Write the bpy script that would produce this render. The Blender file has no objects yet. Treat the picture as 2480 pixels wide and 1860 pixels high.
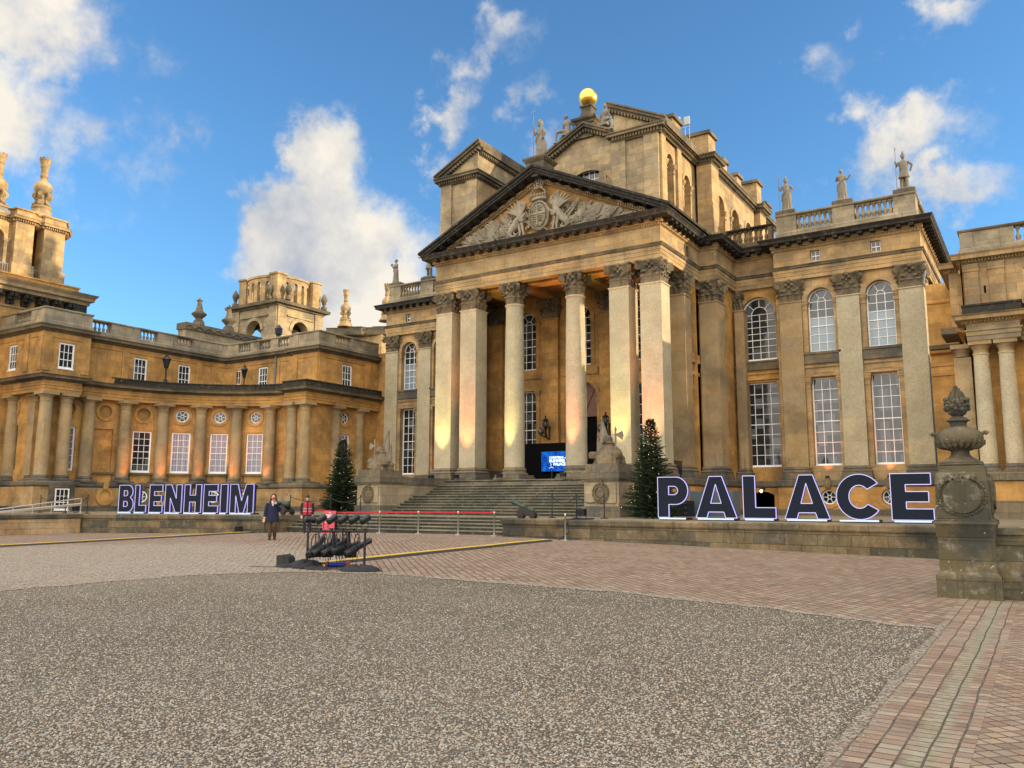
import bpy, bmesh, math, random
from math import sin, cos, pi, sqrt, atan2, radians, exp
from mathutils import Vector, Matrix
S = bpy.context.scene
COL = S.collection
random.seed(7)

# ------------------------------------------------------------------ camera
YAW, PITCH, ROLL = radians(32.821), radians(8.2245), radians(0.1436)
FOCAL = 1996.9
cam = bpy.data.cameras.new('camera')
camo = bpy.data.objects.new('camera', cam)
COL.objects.link(camo)
_f = Vector((-sin(YAW)*cos(PITCH), cos(YAW)*cos(PITCH), sin(PITCH)))
_r = Vector((cos(YAW), sin(YAW), 0)); _u = _r.cross(_f)
_r2 = _r*cos(ROLL)+_u*sin(ROLL); _u2 = -_r*sin(ROLL)+_u*cos(ROLL)
camo.matrix_world = Matrix(((_r2.x, _u2.x, -_f.x, 0), (_r2.y, _u2.y, -_f.y, 0), (_r2.z, _u2.z, -_f.z, 1.6), (0, 0, 0, 1)))
cam.sensor_width = 36; cam.lens = FOCAL/2480*36
cam.clip_end = 3000; cam.clip_start = .05
S.camera = camo

# ------------------------------------------------------------------ light
SUN_EL, SUN_AZ = radians(12.0), radians(24.0)       # azimuth measured from +X towards +Y
sd = Vector((cos(SUN_AZ)*cos(SUN_EL), sin(SUN_AZ)*cos(SUN_EL), sin(SUN_EL)))
sl = bpy.data.lights.new('sun', 'SUN'); sl.energy = 4.2; sl.angle = radians(.6); sl.color = (1, .78, .50)
so = bpy.data.objects.new('sun', sl); COL.objects.link(so)
so.rotation_euler = sd.to_track_quat('Z', 'Y').to_euler(); so.location = (30, 0, 60)

W = bpy.data.worlds.new('World'); S.world = W; W.use_nodes = True
nt = W.node_tree; nt.nodes.clear()
def nd(t, **k):
    n = nt.nodes.new(t)
    for a, b in k.items(): setattr(n, a, b)
    return n
def mth(op, a, b=None, c=None, clamp=False):
    n = nt.nodes.new('ShaderNodeMath'); n.operation = op; n.use_clamp = clamp
    for i, x in enumerate((a, b, c)):
        if x is None: continue
        if isinstance(x, (int, float)): n.inputs[i].default_value = x
        else: nt.links.new(x, n.inputs[i])
    return n.outputs[0]
def vm(op, a, b=None, out=0):
    n = nt.nodes.new('ShaderNodeVectorMath'); n.operation = op
    for i, x in enumerate((a, b)):
        if x is None: continue
        if isinstance(x, (tuple, list, Vector)): n.inputs[i].default_value = tuple(x)
        else: nt.links.new(x, n.inputs[i])
    return n.outputs[out]
sky = nd('ShaderNodeTexSky', sky_type='NISHITA', sun_disc=False)
sky.sun_elevation = SUN_EL; sky.sun_rotation = pi/2 - SUN_AZ   # nishita: 0 = +Y, clockwise
sky.altitude = 100; sky.air_density = 1.0; sky.dust_density = .25; sky.ozone_density = 3.5
tc = nd('ShaderNodeTexCoord')
dirv = tc.outputs['Generated']
nz = nd('ShaderNodeTexNoise'); nz.inputs['Scale'].default_value = 3.4; nz.inputs['Detail'].default_value = 9; nz.inputs['Roughness'].default_value = .58
nt.links.new(dirv, nz.inputs['Vector'])
nz2 = nd('ShaderNodeTexNoise'); nz2.inputs['Scale'].default_value = 11; nz2.inputs['Detail'].default_value = 7; nz2.inputs['Roughness'].default_value = .6
nt.links.new(dirv, nz2.inputs['Vector'])
def sdir(x, y):
    d = _r2*((x-1240)/FOCAL) - _u2*((y-930)/FOCAL) + _f
    return d.normalized()
wv = vm('SCALE', vm('SUBTRACT', nz.outputs['Color'], (.5, .5, .5))); wv.node.inputs['Scale'].default_value = .32
wv2 = vm('SCALE', vm('SUBTRACT', nz2.outputs['Color'], (.5, .5, .5))); wv2.node.inputs['Scale'].default_value = .11
wdir = vm('ADD', vm('ADD', dirv, wv), wv2)
# (direction given by a point of the view, half sizes in degrees, tilt, strength): the cumulus behind the wing, wisps and high cloud
CL = [(800, 600, 6.2, 6.8, -20, 1.35), (680, 560, 5.2, 4.8, 0, 1.25), (930, 600, 4.6, 5.6, -20, 1.2), (790, 410, 3.8, 4.2, -20, 1.15), (620, 640, 3.6, 3.0, 0, .9), (880, 480, 4.2, 4.2, 0, 1.1),
      (50, 50, 7.0, 5.2, 20, .9), (170, 120, 4.6, 4.6, 0, .72), (60, 290, 4.2, 4.8, -25, .62), (190, 440, 3.2, 3.4, 0, .4),
      (1180, 40, 4.6, 2.4, 12, .52), (1110, 180, 1.8, 4.4, -22, .55), (1260, 150, 2.6, 2.2, 0, .42), (420, 360, 3.4, 1.9, 35, .3), (560, 270, 1.8, 1.3, 0, .28),
      (2220, 370, 6.4, 2.6, 22, .72), (2290, 470, 3.8, 1.8, 10, .66), (2000, 250, 3.6, 2.0, -30, .34), (2370, 50, 1.3, 3.8, -35, .5), (2120, 150, 1.1, 2.4, -30, .28), (1320, 280, 2.2, 1.0, 10, .22)]
EXTRA = [((.9, -.3, .3), 14, 7), ((.75, .5, .5), 10, 7), ((-.75, -.2, .6), 14, 10)]
tot = None; shade = None
def blob(c, rx, ry, tilt, st, first):
    c = Vector(c).normalized(); rt = c.cross(Vector((0, 0, 1))).normalized(); up = rt.cross(c)
    t = radians(tilt); ax = rt*cos(t)+up*sin(t); ay = -rt*sin(t)+up*cos(t)
    a = mth('DIVIDE', vm('DOT_PRODUCT', wdir, ax, 1), radians(rx)*1.25)
    b = mth('DIVIDE', vm('DOT_PRODUCT', wdir, ay, 1), radians(ry)*1.25)
    q = mth('SQRT', mth('ADD', mth('MULTIPLY', a, a), mth('MULTIPLY', b, b)))
    fr = mth('GREATER_THAN', vm('DOT_PRODUCT', dirv, c, 1), .2)
    m = mth('MULTIPLY', mth('MULTIPLY', mth('SUBTRACT', 1.15, q, clamp=True), st), fr)
    m.node.use_clamp = False
    return m, b
for x, y, rx, ry, tl, st in CL:
    m, b = blob(sdir(x, y), rx, ry, tl, st, False)
    tot = m if tot is None else mth('MAXIMUM', tot, m)
for c, rx, ry in EXTRA:
    m, b = blob(c, rx, ry, 0, 1.0, False)
    tot = mth('MAXIMUM', tot, m)
dens = mth('MULTIPLY_ADD', mth('SUBTRACT', nz2.outputs['Fac'], .5), 1.5, tot)
mr = nd('ShaderNodeMapRange', interpolation_type='SMOOTHSTEP'); nt.links.new(dens, mr.inputs['Value'])
mr.inputs['From Min'].default_value = .2; mr.inputs['From Max'].default_value = .72
gate = nd('ShaderNodeMapRange', interpolation_type='SMOOTHSTEP'); nt.links.new(tot, gate.inputs['Value'])
gate.inputs['From Min'].default_value = 0.0; gate.inputs['From Max'].default_value = .25
cmask = mth('MULTIPLY', mr.outputs[0], gate.outputs[0])
cr = nd('ShaderNodeValToRGB'); nt.links.new(mth('MULTIPLY_ADD', mth('SUBTRACT', nz2.outputs['Fac'], .5), .55, nz.outputs['Fac']), cr.inputs['Fac'])
cr.color_ramp.elements[0].position = .36; cr.color_ramp.elements[0].color = (1.9, 2.1, 2.5, 1)
cr.color_ramp.elements[1].position = .60; cr.color_ramp.elements[1].color = (4.0, 3.75, 3.3, 1)
CLOUD_K = 1.0; SKY_TINT = (.80, 1.06, 1.16)
tint = nd('ShaderNodeMix', data_type='RGBA', blend_type='MULTIPLY'); tint.inputs['Factor'].default_value = 1
nt.links.new(sky.outputs[0], tint.inputs['A']); tint.inputs['B'].default_value = (*SKY_TINT, 1)
mixc = nd('ShaderNodeMix', data_type='RGBA'); nt.links.new(cmask, mixc.inputs['Factor'])
nt.links.new(tint.outputs['Result'], mixc.inputs['A']); nt.links.new(cr.outputs[0], mixc.inputs['B'])
# bright unseen sky added behind the viewer to light the shaded facades
FILL_SKY = 11.5
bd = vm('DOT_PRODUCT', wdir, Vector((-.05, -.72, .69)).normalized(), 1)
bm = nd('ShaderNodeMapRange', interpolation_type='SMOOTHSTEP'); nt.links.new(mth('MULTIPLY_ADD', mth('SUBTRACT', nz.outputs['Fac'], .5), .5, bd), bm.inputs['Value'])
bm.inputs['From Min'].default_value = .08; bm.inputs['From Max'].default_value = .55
fillc = nd('ShaderNodeMix', data_type='RGBA'); nt.links.new(nz2.outputs['Fac'], fillc.inputs['Factor']); fillc.inputs['A'].default_value = (FILL_SKY*.8, FILL_SKY*.77, FILL_SKY*.72, 1); fillc.inputs['B'].default_value = (FILL_SKY*1.25, FILL_SKY*1.12, FILL_SKY*.95, 1)
mixb = nd('ShaderNodeMix', data_type='RGBA'); nt.links.new(bm.outputs[0], mixb.inputs['Factor']); nt.links.new(mixc.outputs['Result'], mixb.inputs['A']); nt.links.new(fillc.outputs['Result'], mixb.inputs['B'])
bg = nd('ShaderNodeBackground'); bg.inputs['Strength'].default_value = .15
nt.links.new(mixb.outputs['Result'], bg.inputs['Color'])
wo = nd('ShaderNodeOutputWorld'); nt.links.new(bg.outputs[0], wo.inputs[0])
S.view_settings.view_transform = 'Standard'; S.view_settings.look = 'None'; S.view_settings.exposure = 0.68; S.view_settings.gamma = 1
S.cycles.max_bounces = 6; S.cycles.diffuse_bounces = 2; S.cycles.glossy_bounces = 3; S.cycles.transparent_max_bounces = 6
S.cycles.use_denoising = True

# ------------------------------------------------------------------ helpers
ORG = {}
class MB:
    def __init__(s): s.v = []; s.f = []; s.m = []; s.s = []; s.cm = 0; s.T = None
    def V(s, p):
        if s.T is not None: p = s.T @ Vector(p)
        s.v.append((p[0], p[1], p[2])); return len(s.v)-1
    def F(s, idx, sm=False, m=None): s.f.append(tuple(idx)); s.m.append(s.cm if m is None else m); s.s.append(sm)
    def poly(s, pts, m=None): s.F([s.V(p) for p in pts], False, m)
    def box(s, x0, y0, z0, x1, y1, z1, m=None):
        if x0 > x1: x0, x1 = x1, x0
        if y0 > y1: y0, y1 = y1, y0
        if z0 > z1: z0, z1 = z1, z0
        i = [s.V(p) for p in ((x0,y0,z0),(x1,y0,z0),(x1,y1,z0),(x0,y1,z0),(x0,y0,z1),(x1,y0,z1),(x1,y1,z1),(x0,y1,z1))]
        for q in ((3,2,1,0),(4,5,6,7),(0,1,5,4),(1,2,6,5),(2,3,7,6),(3,0,4,7)): s.F([i[k] for k in q], False, m)
    def cbox(s, c, sx, sy, sz, m=None): s.box(c[0]-sx/2, c[1]-sy/2, c[2]-sz/2, c[0]+sx/2, c[1]+sy/2, c[2]+sz/2, m)
    def prism(s, pts, z0, z1, m=None, mt=None):
        a = [s.V((p[0], p[1], z0)) for p in pts]; b = [s.V((p[0], p[1], z1)) for p in pts]; n = len(pts)
        for k in range(n): s.F([a[k], a[(k+1) % n], b[(k+1) % n], b[k]], False, m)
        s.F(b, False, mt if mt is not None else m); s.F(a[::-1], False, m)
    def ext(s, pts, d, m=None):      # planar polygon extruded along d
        d = Vector(d); a = [s.V(p) for p in pts]; b = [s.V(Vector(p)+d) for p in pts]; n = len(pts)
        for k in range(n): s.F([a[k], a[(k+1) % n], b[(k+1) % n], b[k]], False, m)
        s.F(b, False, m); s.F(a[::-1], False, m)
    def lathe(s, c, prof, n=24, sm=True, m=None, a0=0, cap=True, sx=1, sy=1):
        rows = []
        for r, z in prof:
            rows.append([s.V((c[0]+r*sx*cos(a0+2*pi*k/n), c[1]+r*sy*sin(a0+2*pi*k/n), c[2]+z)) for k in range(n)])
        for a, b in zip(rows[:-1], rows[1:]):
            for k in range(n): s.F([a[k], a[(k+1) % n], b[(k+1) % n], b[k]], sm, m)
        if cap: s.F(rows[0][::-1], False, m); s.F(rows[-1], False, m)
    def rings(s, rings, sm=True, m=None, cap=True, closed=True):   # list of point rings
        R = [[s.V(p) for p in r] for r in rings]; n = len(R[0])
        for a, b in zip(R[:-1], R[1:]):
            for k in range(n if closed else n-1): s.F([a[k], a[(k+1) % n], b[(k+1) % n], b[k]], sm, m)
        if cap: s.F(R[0][::-1], sm, m); s.F(R[-1], sm, m)
    def tube(s, pts, r, n=8, sm=True, m=None, cap=True):
        P = [Vector(p) for p in pts]; R = r if isinstance(r, (list, tuple)) else [r]*len(P)
        rr = []; prev = None
        for i, p in enumerate(P):
            t = (P[min(i+1, len(P)-1)]-P[max(i-1, 0)])
            if t.length < 1e-9: t = Vector((0, 0, 1))
            t.normalize()
            if prev is None: u = t.orthogonal().normalized()
            else:
                u = prev - t*prev.dot(t)
                u = u.normalized() if u.length > 1e-6 else t.orthogonal().normalized()
            prev = u; w = t.cross(u)
            rr.append([p+(u*cos(2*pi*k/n)+w*sin(2*pi*k/n))*R[i] for k in range(n)])
        s.rings(rr, sm, m, cap)
    def ball(s, c, r, n=12, m=None, sc=(1, 1, 1)):
        h = max(4, n//2)
        s.rings([[(c[0]+r*sc[0]*sin(pi*j/h)*cos(2*pi*k/n), c[1]+r*sc[1]*sin(pi*j/h)*sin(2*pi*k/n), c[2]-r*sc[2]*cos(pi*j/h)) for k in range(n)] for j in [.04]+list(range(1, h))+[h-.04]], True, m)
    def sweep(s, path, prof, closed=False, m=None, caps=True, mats=None):
        P = [Vector((p[0], p[1])) for p in path]; n = len(P); L = []
        for i in range(n):
            if closed or 0 < i < n-1:
                d1 = (P[i]-P[i-1]).normalized(); d2 = (P[(i+1) % n]-P[i]).normalized()
            elif i == 0: d1 = d2 = (P[1]-P[0]).normalized()
            else: d1 = d2 = (P[-1]-P[-2]).normalized()
            n1 = Vector((d1.y, -d1.x)); n2 = Vector((d2.y, -d2.x))
            L.append((n1+n2)/(1+max(-.8, n1.dot(n2))))
        rows = [[s.V((P[i].x+L[i].x*o, P[i].y+L[i].y*o, z)) for (o, z) in prof] for i in range(n)]
        for i in range(n if closed else n-1):
            a, b = rows[i], rows[(i+1) % n]
            for k in range(len(prof)-1): s.F([a[k], b[k], b[k+1], a[k+1]], False, mats[k] if mats else m)
        if caps and not closed: s.F(rows[0], False, m); s.F(rows[-1][::-1], False, m)
    def leaf(s, base, out, up, w, h, curl, sm=True, m=None, n=6):
        out = Vector(out); up = Vector(up); side = out.cross(up).normalized(); b = Vector(base); R = []
        for j in range(n+1):
            t = j/n; a = t*t*1.0
            o = curl*(.25*t+.9*t**4); zz = h*(t if t < .82 else .82+(.82-t)*.9)
            ww = w*(.8+.5*sin(pi*min(t, .9)))*(1 if t < .85 else .75)
            if j == n: o = curl*1.0; ww = w*.55
            c = b+up*zz+out*o
            R.append([c-side*ww*.5-out*curl*.18, c-side*ww*.25+out*.0, c+out*curl*.22, c+side*ww*.25+out*.0, c+side*ww*.5-out*curl*.18])
        s.rings(R, sm, m, False, False)

def along(path, step, fn, off=0, closed=False, margin=0.2):
    """call fn(point, direction, outward normal) at even spacing along a plan path"""
    P = [Vector((p[0], p[1])) for p in path]; n = len(P)
    for i in range(n if closed else n-1):
        a = P[i]; b = P[(i+1) % n]; d = b-a; l = d.length
        if l < .15: continue
        d.normalize(); nr = Vector((d.y, -d.x)); k = max(1, round(l/step))
        for j in range(k): 
            t = (j+.5)*l/k
            fn(a+d*t, d, nr)

def finish(me, mb, mats):
    me.from_pydata(mb.v, [], mb.f)
    for m in mats: me.materials.append(m)
    if mb.f:
        me.polygons.foreach_set('material_index', mb.m); me.polygons.foreach_set('use_smooth', mb.s)
        if any(mb.s):
            me.set_sharp_from_angle(angle=radians(50))
    me.update()
def wpos(o):
    p = Vector((0, 0, 0))
    while o is not None: p += Vector(o.location); o = o.parent
    return p
def part(name, mb, mats, parent=None, loc=None, label=None):
    """one mesh object; mb holds world coordinates unless loc is given (then local to loc)"""
    if not isinstance(mats, (list, tuple)): mats = [mats]
    me = bpy.data.meshes.new(name)
    o = bpy.data.objects.new(name, me); COL.objects.link(o)
    if parent is not None: o.parent = parent
    if loc is None:
        w = wpos(parent) if parent is not None else Vector((0, 0, 0))
        if w.length > 0: mb.v = [(a-w.x, b-w.y, c-w.z) for a, b, c in mb.v]
    else:
        w = wpos(parent) if parent is not None else Vector((0, 0, 0))
        o.location = Vector(loc)-w
    finish(me, mb, mats)
    if label: o['label'] = label
    return o
def inst(src, parent, loc, rz=0, label=None):
    o = src.copy(); COL.objects.link(o); o.parent = parent
    w = wpos(parent) if parent is not None else Vector((0, 0, 0))
    o.location = Vector(loc)-w; o.rotation_euler = (0, 0, rz)
    if label: o['label'] = label
    return o
def instx(src, parent, loc, rz=0):      # copy with its children
    o = inst(src, parent, loc, rz)
    for ch in list(src.children):
        c = ch.copy(); COL.objects.link(c); c.parent = o
        for g_ in ch.children:
            d = g_.copy(); COL.objects.link(d); d.parent = c
    return o
def thing(name, label, cat, loc=(0, 0, 0), group=None, rz=0):
    o = bpy.data.objects.new(name, None); COL.objects.link(o); o.location = loc; o.rotation_euler = (0, 0, rz); o.empty_display_size = .2
    o['label'] = label; o['category'] = cat
    if group: o['group'] = group
    return o
def tag(o, label, cat, group=None):
    o['label'] = label; o['category'] = cat
    if group: o['group'] = group
    return o
def struct(name, mb, mats):
    o = part(name, mb, mats); o['kind'] = 'structure'; return o

# ------------------------------------------------------------------ materials
def lin(c): return tuple((x/12.92 if x <= .04045 else ((x+.055)/1.055)**2.4) for x in c)
class NT:
    def __init__(s, name):
        s.m = bpy.data.materials.new(name); s.m.use_nodes = True; s.t = s.m.node_tree; s.t.nodes.clear()
        s.out = s.t.nodes.new('ShaderNodeOutputMaterial'); s.b = s.t.nodes.new('ShaderNodeBsdfPrincipled')
        s.t.links.new(s.b.outputs[0], s.out.inputs[0]); s.b.inputs['Roughness'].default_value = .85
        s.b.inputs['Specular IOR Level'].default_value = .25
    def n(s, t, **k):
        x = s.t.nodes.new(t)
        for a, b in k.items(): setattr(x, a, b)
        return x
    def l(s, a, b):
        if hasattr(a, 'links'): s.t.links.new(a, b)
        elif isinstance(a, (int, float)): b.default_value = a
        else: b.default_value = (*a, 1) if len(a) == 3 and len(b.default_value) == 4 else a
    def math(s, op, a, b=0, c=None, clamp=False):
        x = s.n('ShaderNodeMath', operation=op, use_clamp=clamp); s.l(a, x.inputs[0]); s.l(b, x.inputs[1])
        if c is not None: s.l(c, x.inputs[2])
        return x.outputs[0]
    def mix(s, f, a, b, bt='MIX'):
        x = s.n('ShaderNodeMix', data_type='RGBA', blend_type=bt); s.l(f, x.inputs['Factor']); s.l(a, x.inputs['A']); s.l(b, x.inputs['B']); return x.outputs['Result']
    def noise(s, vec, sc, det=5, ro=.55, w=None):
        x = s.n('ShaderNodeTexNoise'); x.inputs['Scale'].default_value = sc; x.inputs['Detail'].default_value = det; x.inputs['Roughness'].default_value = ro
        if vec is not None: s.l(vec, x.inputs['Vector'])
        return x.outputs['Fac']
    def ramp(s, f, a, b):
        x = s.n('ShaderNodeMapRange', interpolation_type='SMOOTHSTEP'); s.l(f, x.inputs['Value']); x.inputs['From Min'].default_value = a; x.inputs['From Max'].default_value = b; return x.outputs[0]
    def scale(s, vec, sc):
        x = s.n('ShaderNodeVectorMath', operation='MULTIPLY'); s.l(vec, x.inputs[0]); x.inputs[1].default_value = sc; return x.outputs[0]
    def bump(s, h, st, d=.02):
        x = s.n('ShaderNodeBump'); x.inputs['Strength'].default_value = st; x.inputs['Distance'].default_value = d; s.l(h, x.inputs['Height']); s.t.links.new(x.outputs[0], s.b.inputs['Normal'])
    def uvz(s):
        """ashlar coordinates: along the wall, height"""
        g = s.n('ShaderNodeNewGeometry'); sp = s.n('ShaderNodeSeparateXYZ'); s.l(g.outputs['Position'], sp.inputs[0])
        sn = s.n('ShaderNodeSeparateXYZ'); s.l(g.outputs['True Normal'], sn.inputs[0])
        k = s.math('GREATER_THAN', s.math('ABSOLUTE', sn.outputs[0]), .72)
        u = s.math('ADD', s.math('MULTIPLY', k, sp.outputs[1]), s.math('MULTIPLY', s.math('SUBTRACT', 1, k), sp.outputs[0]))
        c = s.n('ShaderNodeCombineXYZ'); s.l(u, c.inputs[0]); s.l(sp.outputs[2], c.inputs[1])
        return c.outputs[0], g, sp, sn
def stone(name, cols, dark=(.05, .048, .04), dk=.35, streak=.3, bw=.95, bh=.42, var=.5, mort=.009, bmp=.35, pale=0.0, joint=1.0, topdark=0.0, dscale=.35, con=.6, speck=0):
    s = NT(name); uv, g, sp, sn = s.uvz(); P = g.outputs['Position']
    br = s.n('ShaderNodeTexBrick'); s.l(uv, br.inputs['Vector']); br.inputs['Scale'].default_value = 1
    br.inputs['Color1'].default_value = (0, 0, 0, 1); br.inputs['Color2'].default_value = (1, 1, 1, 1); br.inputs['Mortar'].default_value = (.5, .5, .5, 1)
    br.inputs['Brick Width'].default_value = bw; br.inputs['Row Height'].default_value = bh; br.inputs['Mortar Size'].default_value = mort; br.inputs['Mortar Smooth'].default_value = .4
    n1 = s.noise(P, .55, 6, .6); n2 = s.noise(P, 4.5, 6, .65); n3 = s.noise(P, 26, 4, .7)
    st = s.noise(s.scale(P, (2.6, 2.6, .14)), 1.6, 7, .68)
    base = s.mix(s.ramp(n1, .35, .65), cols[0], cols[1])
    blk = s.mix(s.ramp(br.outputs['Color'], .0, 1.0), cols[2], cols[3] if len(cols) > 3 else cols[0])
    c = s.mix(var, base, blk)
    mo = s.ramp(s.noise(P, 1.1, 9, .68), .36, .66); c = s.mix(con, c, s.mix(mo, s.mix(1, c, (.62, .60, .58), 'MULTIPLY'), s.mix(1, c, (1.26, 1.26, 1.28), 'MULTIPLY')))
    if speck: c = s.mix(s.math('MULTIPLY', s.ramp(s.noise(P, 14, 9, .85), .46, .60), speck), c, s.mix(1, c, (.50, .49, .46), 'MULTIPLY'))
    c = s.mix(s.math('MULTIPLY', s.ramp(n3, .35, .7), .28), c, s.mix(1, c, (.55, .52, .46), 'MULTIPLY'))
    c = s.mix(s.math('MULTIPLY', s.ramp(n2, .5, .72), .35+pale), c, s.mix(.5, c, (.36, .34, .28)))
    dm = s.math('MAXIMUM', s.math('MULTIPLY', s.ramp(s.math('ADD', s.noise(P, dscale, 7, .66), s.math('MULTIPLY', n2, .18)), .54, .74), dk), s.math('MULTIPLY', s.ramp(st, .56, .70), streak))
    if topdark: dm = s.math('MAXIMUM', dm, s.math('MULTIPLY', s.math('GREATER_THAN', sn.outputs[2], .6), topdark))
    c = s.mix(dm, c, dark)
    c = s.mix(s.math('MULTIPLY', br.outputs['Fac'], .6*joint), c, s.mix(1, c, (.35, .3, .25), 'MULTIPLY'))
    lich = s.ramp(s.noise(P, 13, 3, .5), .68, .76)
    c = s.mix(s.math('MULTIPLY', lich, pale), c, (.42, .41, .36))
    s.l(c, s.b.inputs['Base Color'])
    h = s.math('ADD', s.math('MULTIPLY', n3, .5), s.math('MULTIPLY', n2, .8)); h = s.math('SUBTRACT', h, s.math('MULTIPLY', br.outputs['Fac'], .9*joint))
    s.bump(h, bmp, .02); s.b.inputs['Roughness'].default_value = .9
    return s.m
GOLD = stone('ochre_ashlar', [(.54, .285, .075), (.48, .27, .09), (.64, .35, .10), (.38, .225, .085)], dk=.5, streak=.4, dark=(.085, .065, .04), joint=.6)
GOLD2 = stone('pale_ochre_ashlar', [(.47, .31, .14), (.38, .275, .145), (.56, .37, .16), (.29, .225, .14)], dk=.5, streak=.42, dark=(.08, .068, .05))
TAN = stone('tan_ashlar', [(.40, .305, .175), (.32, .26, .165), (.48, .36, .195), (.23, .195, .14)], dk=.5, streak=.5, dark=(.09, .08, .06))
SHAFT = stone('grey_column_stone', [(.52, .455, .31), (.45, .405, .285), (.56, .455, .27), (.40, .365, .265)], dk=.22, streak=.2, dark=(.22, .20, .16), speck=.6, con=.35, bw=3, bh=1.25, var=.3, bmp=.6, joint=.35)
SHAFTG = stone('ochre_column_stone', [(.44, .30, .14), (.36, .275, .165), (.50, .34, .155), (.28, .23, .155)], dk=.55, streak=.55, dark=(.10, .085, .06), speck=.4, con=.4, bw=3, bh=1.1, var=.3, bmp=.5, joint=.35)
CAPM = stone('weathered_capital_stone', [(.22, .175, .11), (.16, .13, .085), (.25, .195, .115), (.11, .095, .07)], dk=.75, dark=(.04, .037, .03), streak=.3, joint=0, var=.4, bmp=.5, dscale=1.4)
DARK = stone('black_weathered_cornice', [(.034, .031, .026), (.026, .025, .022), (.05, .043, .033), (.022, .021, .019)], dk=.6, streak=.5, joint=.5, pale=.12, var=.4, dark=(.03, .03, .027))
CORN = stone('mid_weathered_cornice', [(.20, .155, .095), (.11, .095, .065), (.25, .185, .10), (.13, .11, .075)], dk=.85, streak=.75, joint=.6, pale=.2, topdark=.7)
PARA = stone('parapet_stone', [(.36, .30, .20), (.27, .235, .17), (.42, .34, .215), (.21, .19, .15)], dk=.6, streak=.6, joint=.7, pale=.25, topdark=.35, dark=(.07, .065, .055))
BASE = stone('blackened_plinth_stone', [(.20, .165, .105), (.10, .098, .085), (.24, .18, .10), (.075, .078, .075)], dk=.85, streak=.55, pale=.25, dark=(.05, .055, .06))
LEDGE = stone('green_stained_retaining_wall', [(.15, .125, .07), (.085, .083, .06), (.22, .155, .08), (.055, .057, .046)], dk=.95, streak=.9, con=.9, dark=(.03, .032, .028), bw=1.0, bh=.34, mort=.009, var=.65, bmp=.8, pale=.3)
RLF = stone('carved_relief_stone', [(.38, .335, .25), (.30, .27, .21), (.40, .34, .24), (.24, .215, .17)], dk=.35, streak=.1, joint=0, var=.3, bmp=.3, dscale=1.5)
STAT = stone('statue_stone', [(.27, .24, .185), (.20, .18, .145), (.29, .25, .19), (.16, .15, .125)], dk=.6, streak=.5, joint=0, var=.3, bmp=.3, dscale=2.2, dark=(.12, .11, .09))
PIER = stone('lichened_pier_stone', [(.13, .112, .06), (.07, .067, .046), (.17, .13, .07), (.05, .052, .04)], dk=.9, streak=.7, pale=.8, joint=.45, bw=1.7, bh=.33, bmp=.9, var=.5, dark=(.04, .042, .038), dscale=1.3)
STEP = stone('green_stone_steps', [(.055, .056, .04), (.04, .044, .033), (.075, .07, .05), (.035, .038, .03)], dk=.4, streak=.1, pale=.3, bw=1.6, bh=5, var=.5)
NOSE = stone('worn_step_edge', [(.24, .225, .17), (.17, .165, .125), (.27, .245, .18), (.13, .13, .10)], dk=.3, streak=.1, bw=1.6, bh=5)
PALE = stone('pale_new_stone', [(.38, .31, .20), (.31, .265, .18), (.42, .33, .20), (.26, .22, .155)], dk=.6, streak=.6, dark=(.12, .115, .10), pale=.1, bw=.8, bh=.4)
def plain(name, col, ro=.6, met=0, em=None, es=0, spec=.4, nb=0, nsc=60):
    s = NT(name); g = s.n('ShaderNodeNewGeometry')
    c = s.mix(s.math('MULTIPLY', s.noise(g.outputs['Position'], 7, 5, .6), .35), col, s.mix(1, col, (.55, .55, .55), 'MULTIPLY'))
    s.l(c, s.b.inputs['Base Color']); s.b.inputs['Roughness'].default_value = ro; s.b.inputs['Metallic'].default_value = met; s.b.inputs['Specular IOR Level'].default_value = spec
    if em: s.b.inputs['Emission Color'].default_value = (*em, 1); s.b.inputs['Emission Strength'].default_value = es
    if nb: s.bump(s.noise(g.outputs['Position'], nsc, 4, .6), nb, .01)
    return s.m
WHITE = plain('white_window_paint', (.88, .88, .87), .45)
def glass(name, col, ro=.04, curtain=None, coat=.55):
    s = NT(name); g = s.n('ShaderNodeNewGeometry'); P = g.outputs['Position']
    if curtain:
        w = s.n('ShaderNodeTexWave', wave_type='BANDS', bands_direction='X'); s.l(s.scale(P, (1, 1, .02)), w.inputs['Vector']); w.inputs['Scale'].default_value = 3.2; w.inputs['Distortion'].default_value = 3; w.inputs['Detail'].default_value = 3
        s.l(s.mix(w.outputs['Fac'], curtain, s.mix(1, curtain, (.45, .45, .5), 'MULTIPLY')), s.b.inputs['Base Color'])
    else: s.l(s.mix(s.noise(P, .9, 2), col, s.mix(1, col, (.4, .4, .4), 'MULTIPLY')), s.b.inputs['Base Color'])
    if name.startswith('half'):
        sp = s.n('ShaderNodeSeparateXYZ'); s.l(P, sp.inputs[0]); k = s.math('LESS_THAN', sp.outputs[2], 12.15)
        s.l(s.mix(k, (.02, .03, .045), (.20, .27, .33)), s.b.inputs['Base Color'])
    if not curtain and not name.startswith('half'):
        sn = s.n('ShaderNodeVectorMath', operation='SNAP'); s.l(P, sn.inputs[0]); sn.inputs[1].default_value = (.46, .46, .6); wn = s.n('ShaderNodeTexWhiteNoise'); s.l(sn.outputs[0], wn.inputs['Vector'])
        s.l(s.mix(s.ramp(wn.outputs['Value'], .55, 1.0), col, (.10, .115, .135)), s.b.inputs['Base Color'])  # random panes painted paler, standing in for varied reflections
    s.b.inputs['Roughness'].default_value = ro; s.b.inputs['Specular IOR Level'].default_value = coat
    s.bump(s.noise(P, 1.7, 2), .12, .02)
    return s.m
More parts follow.
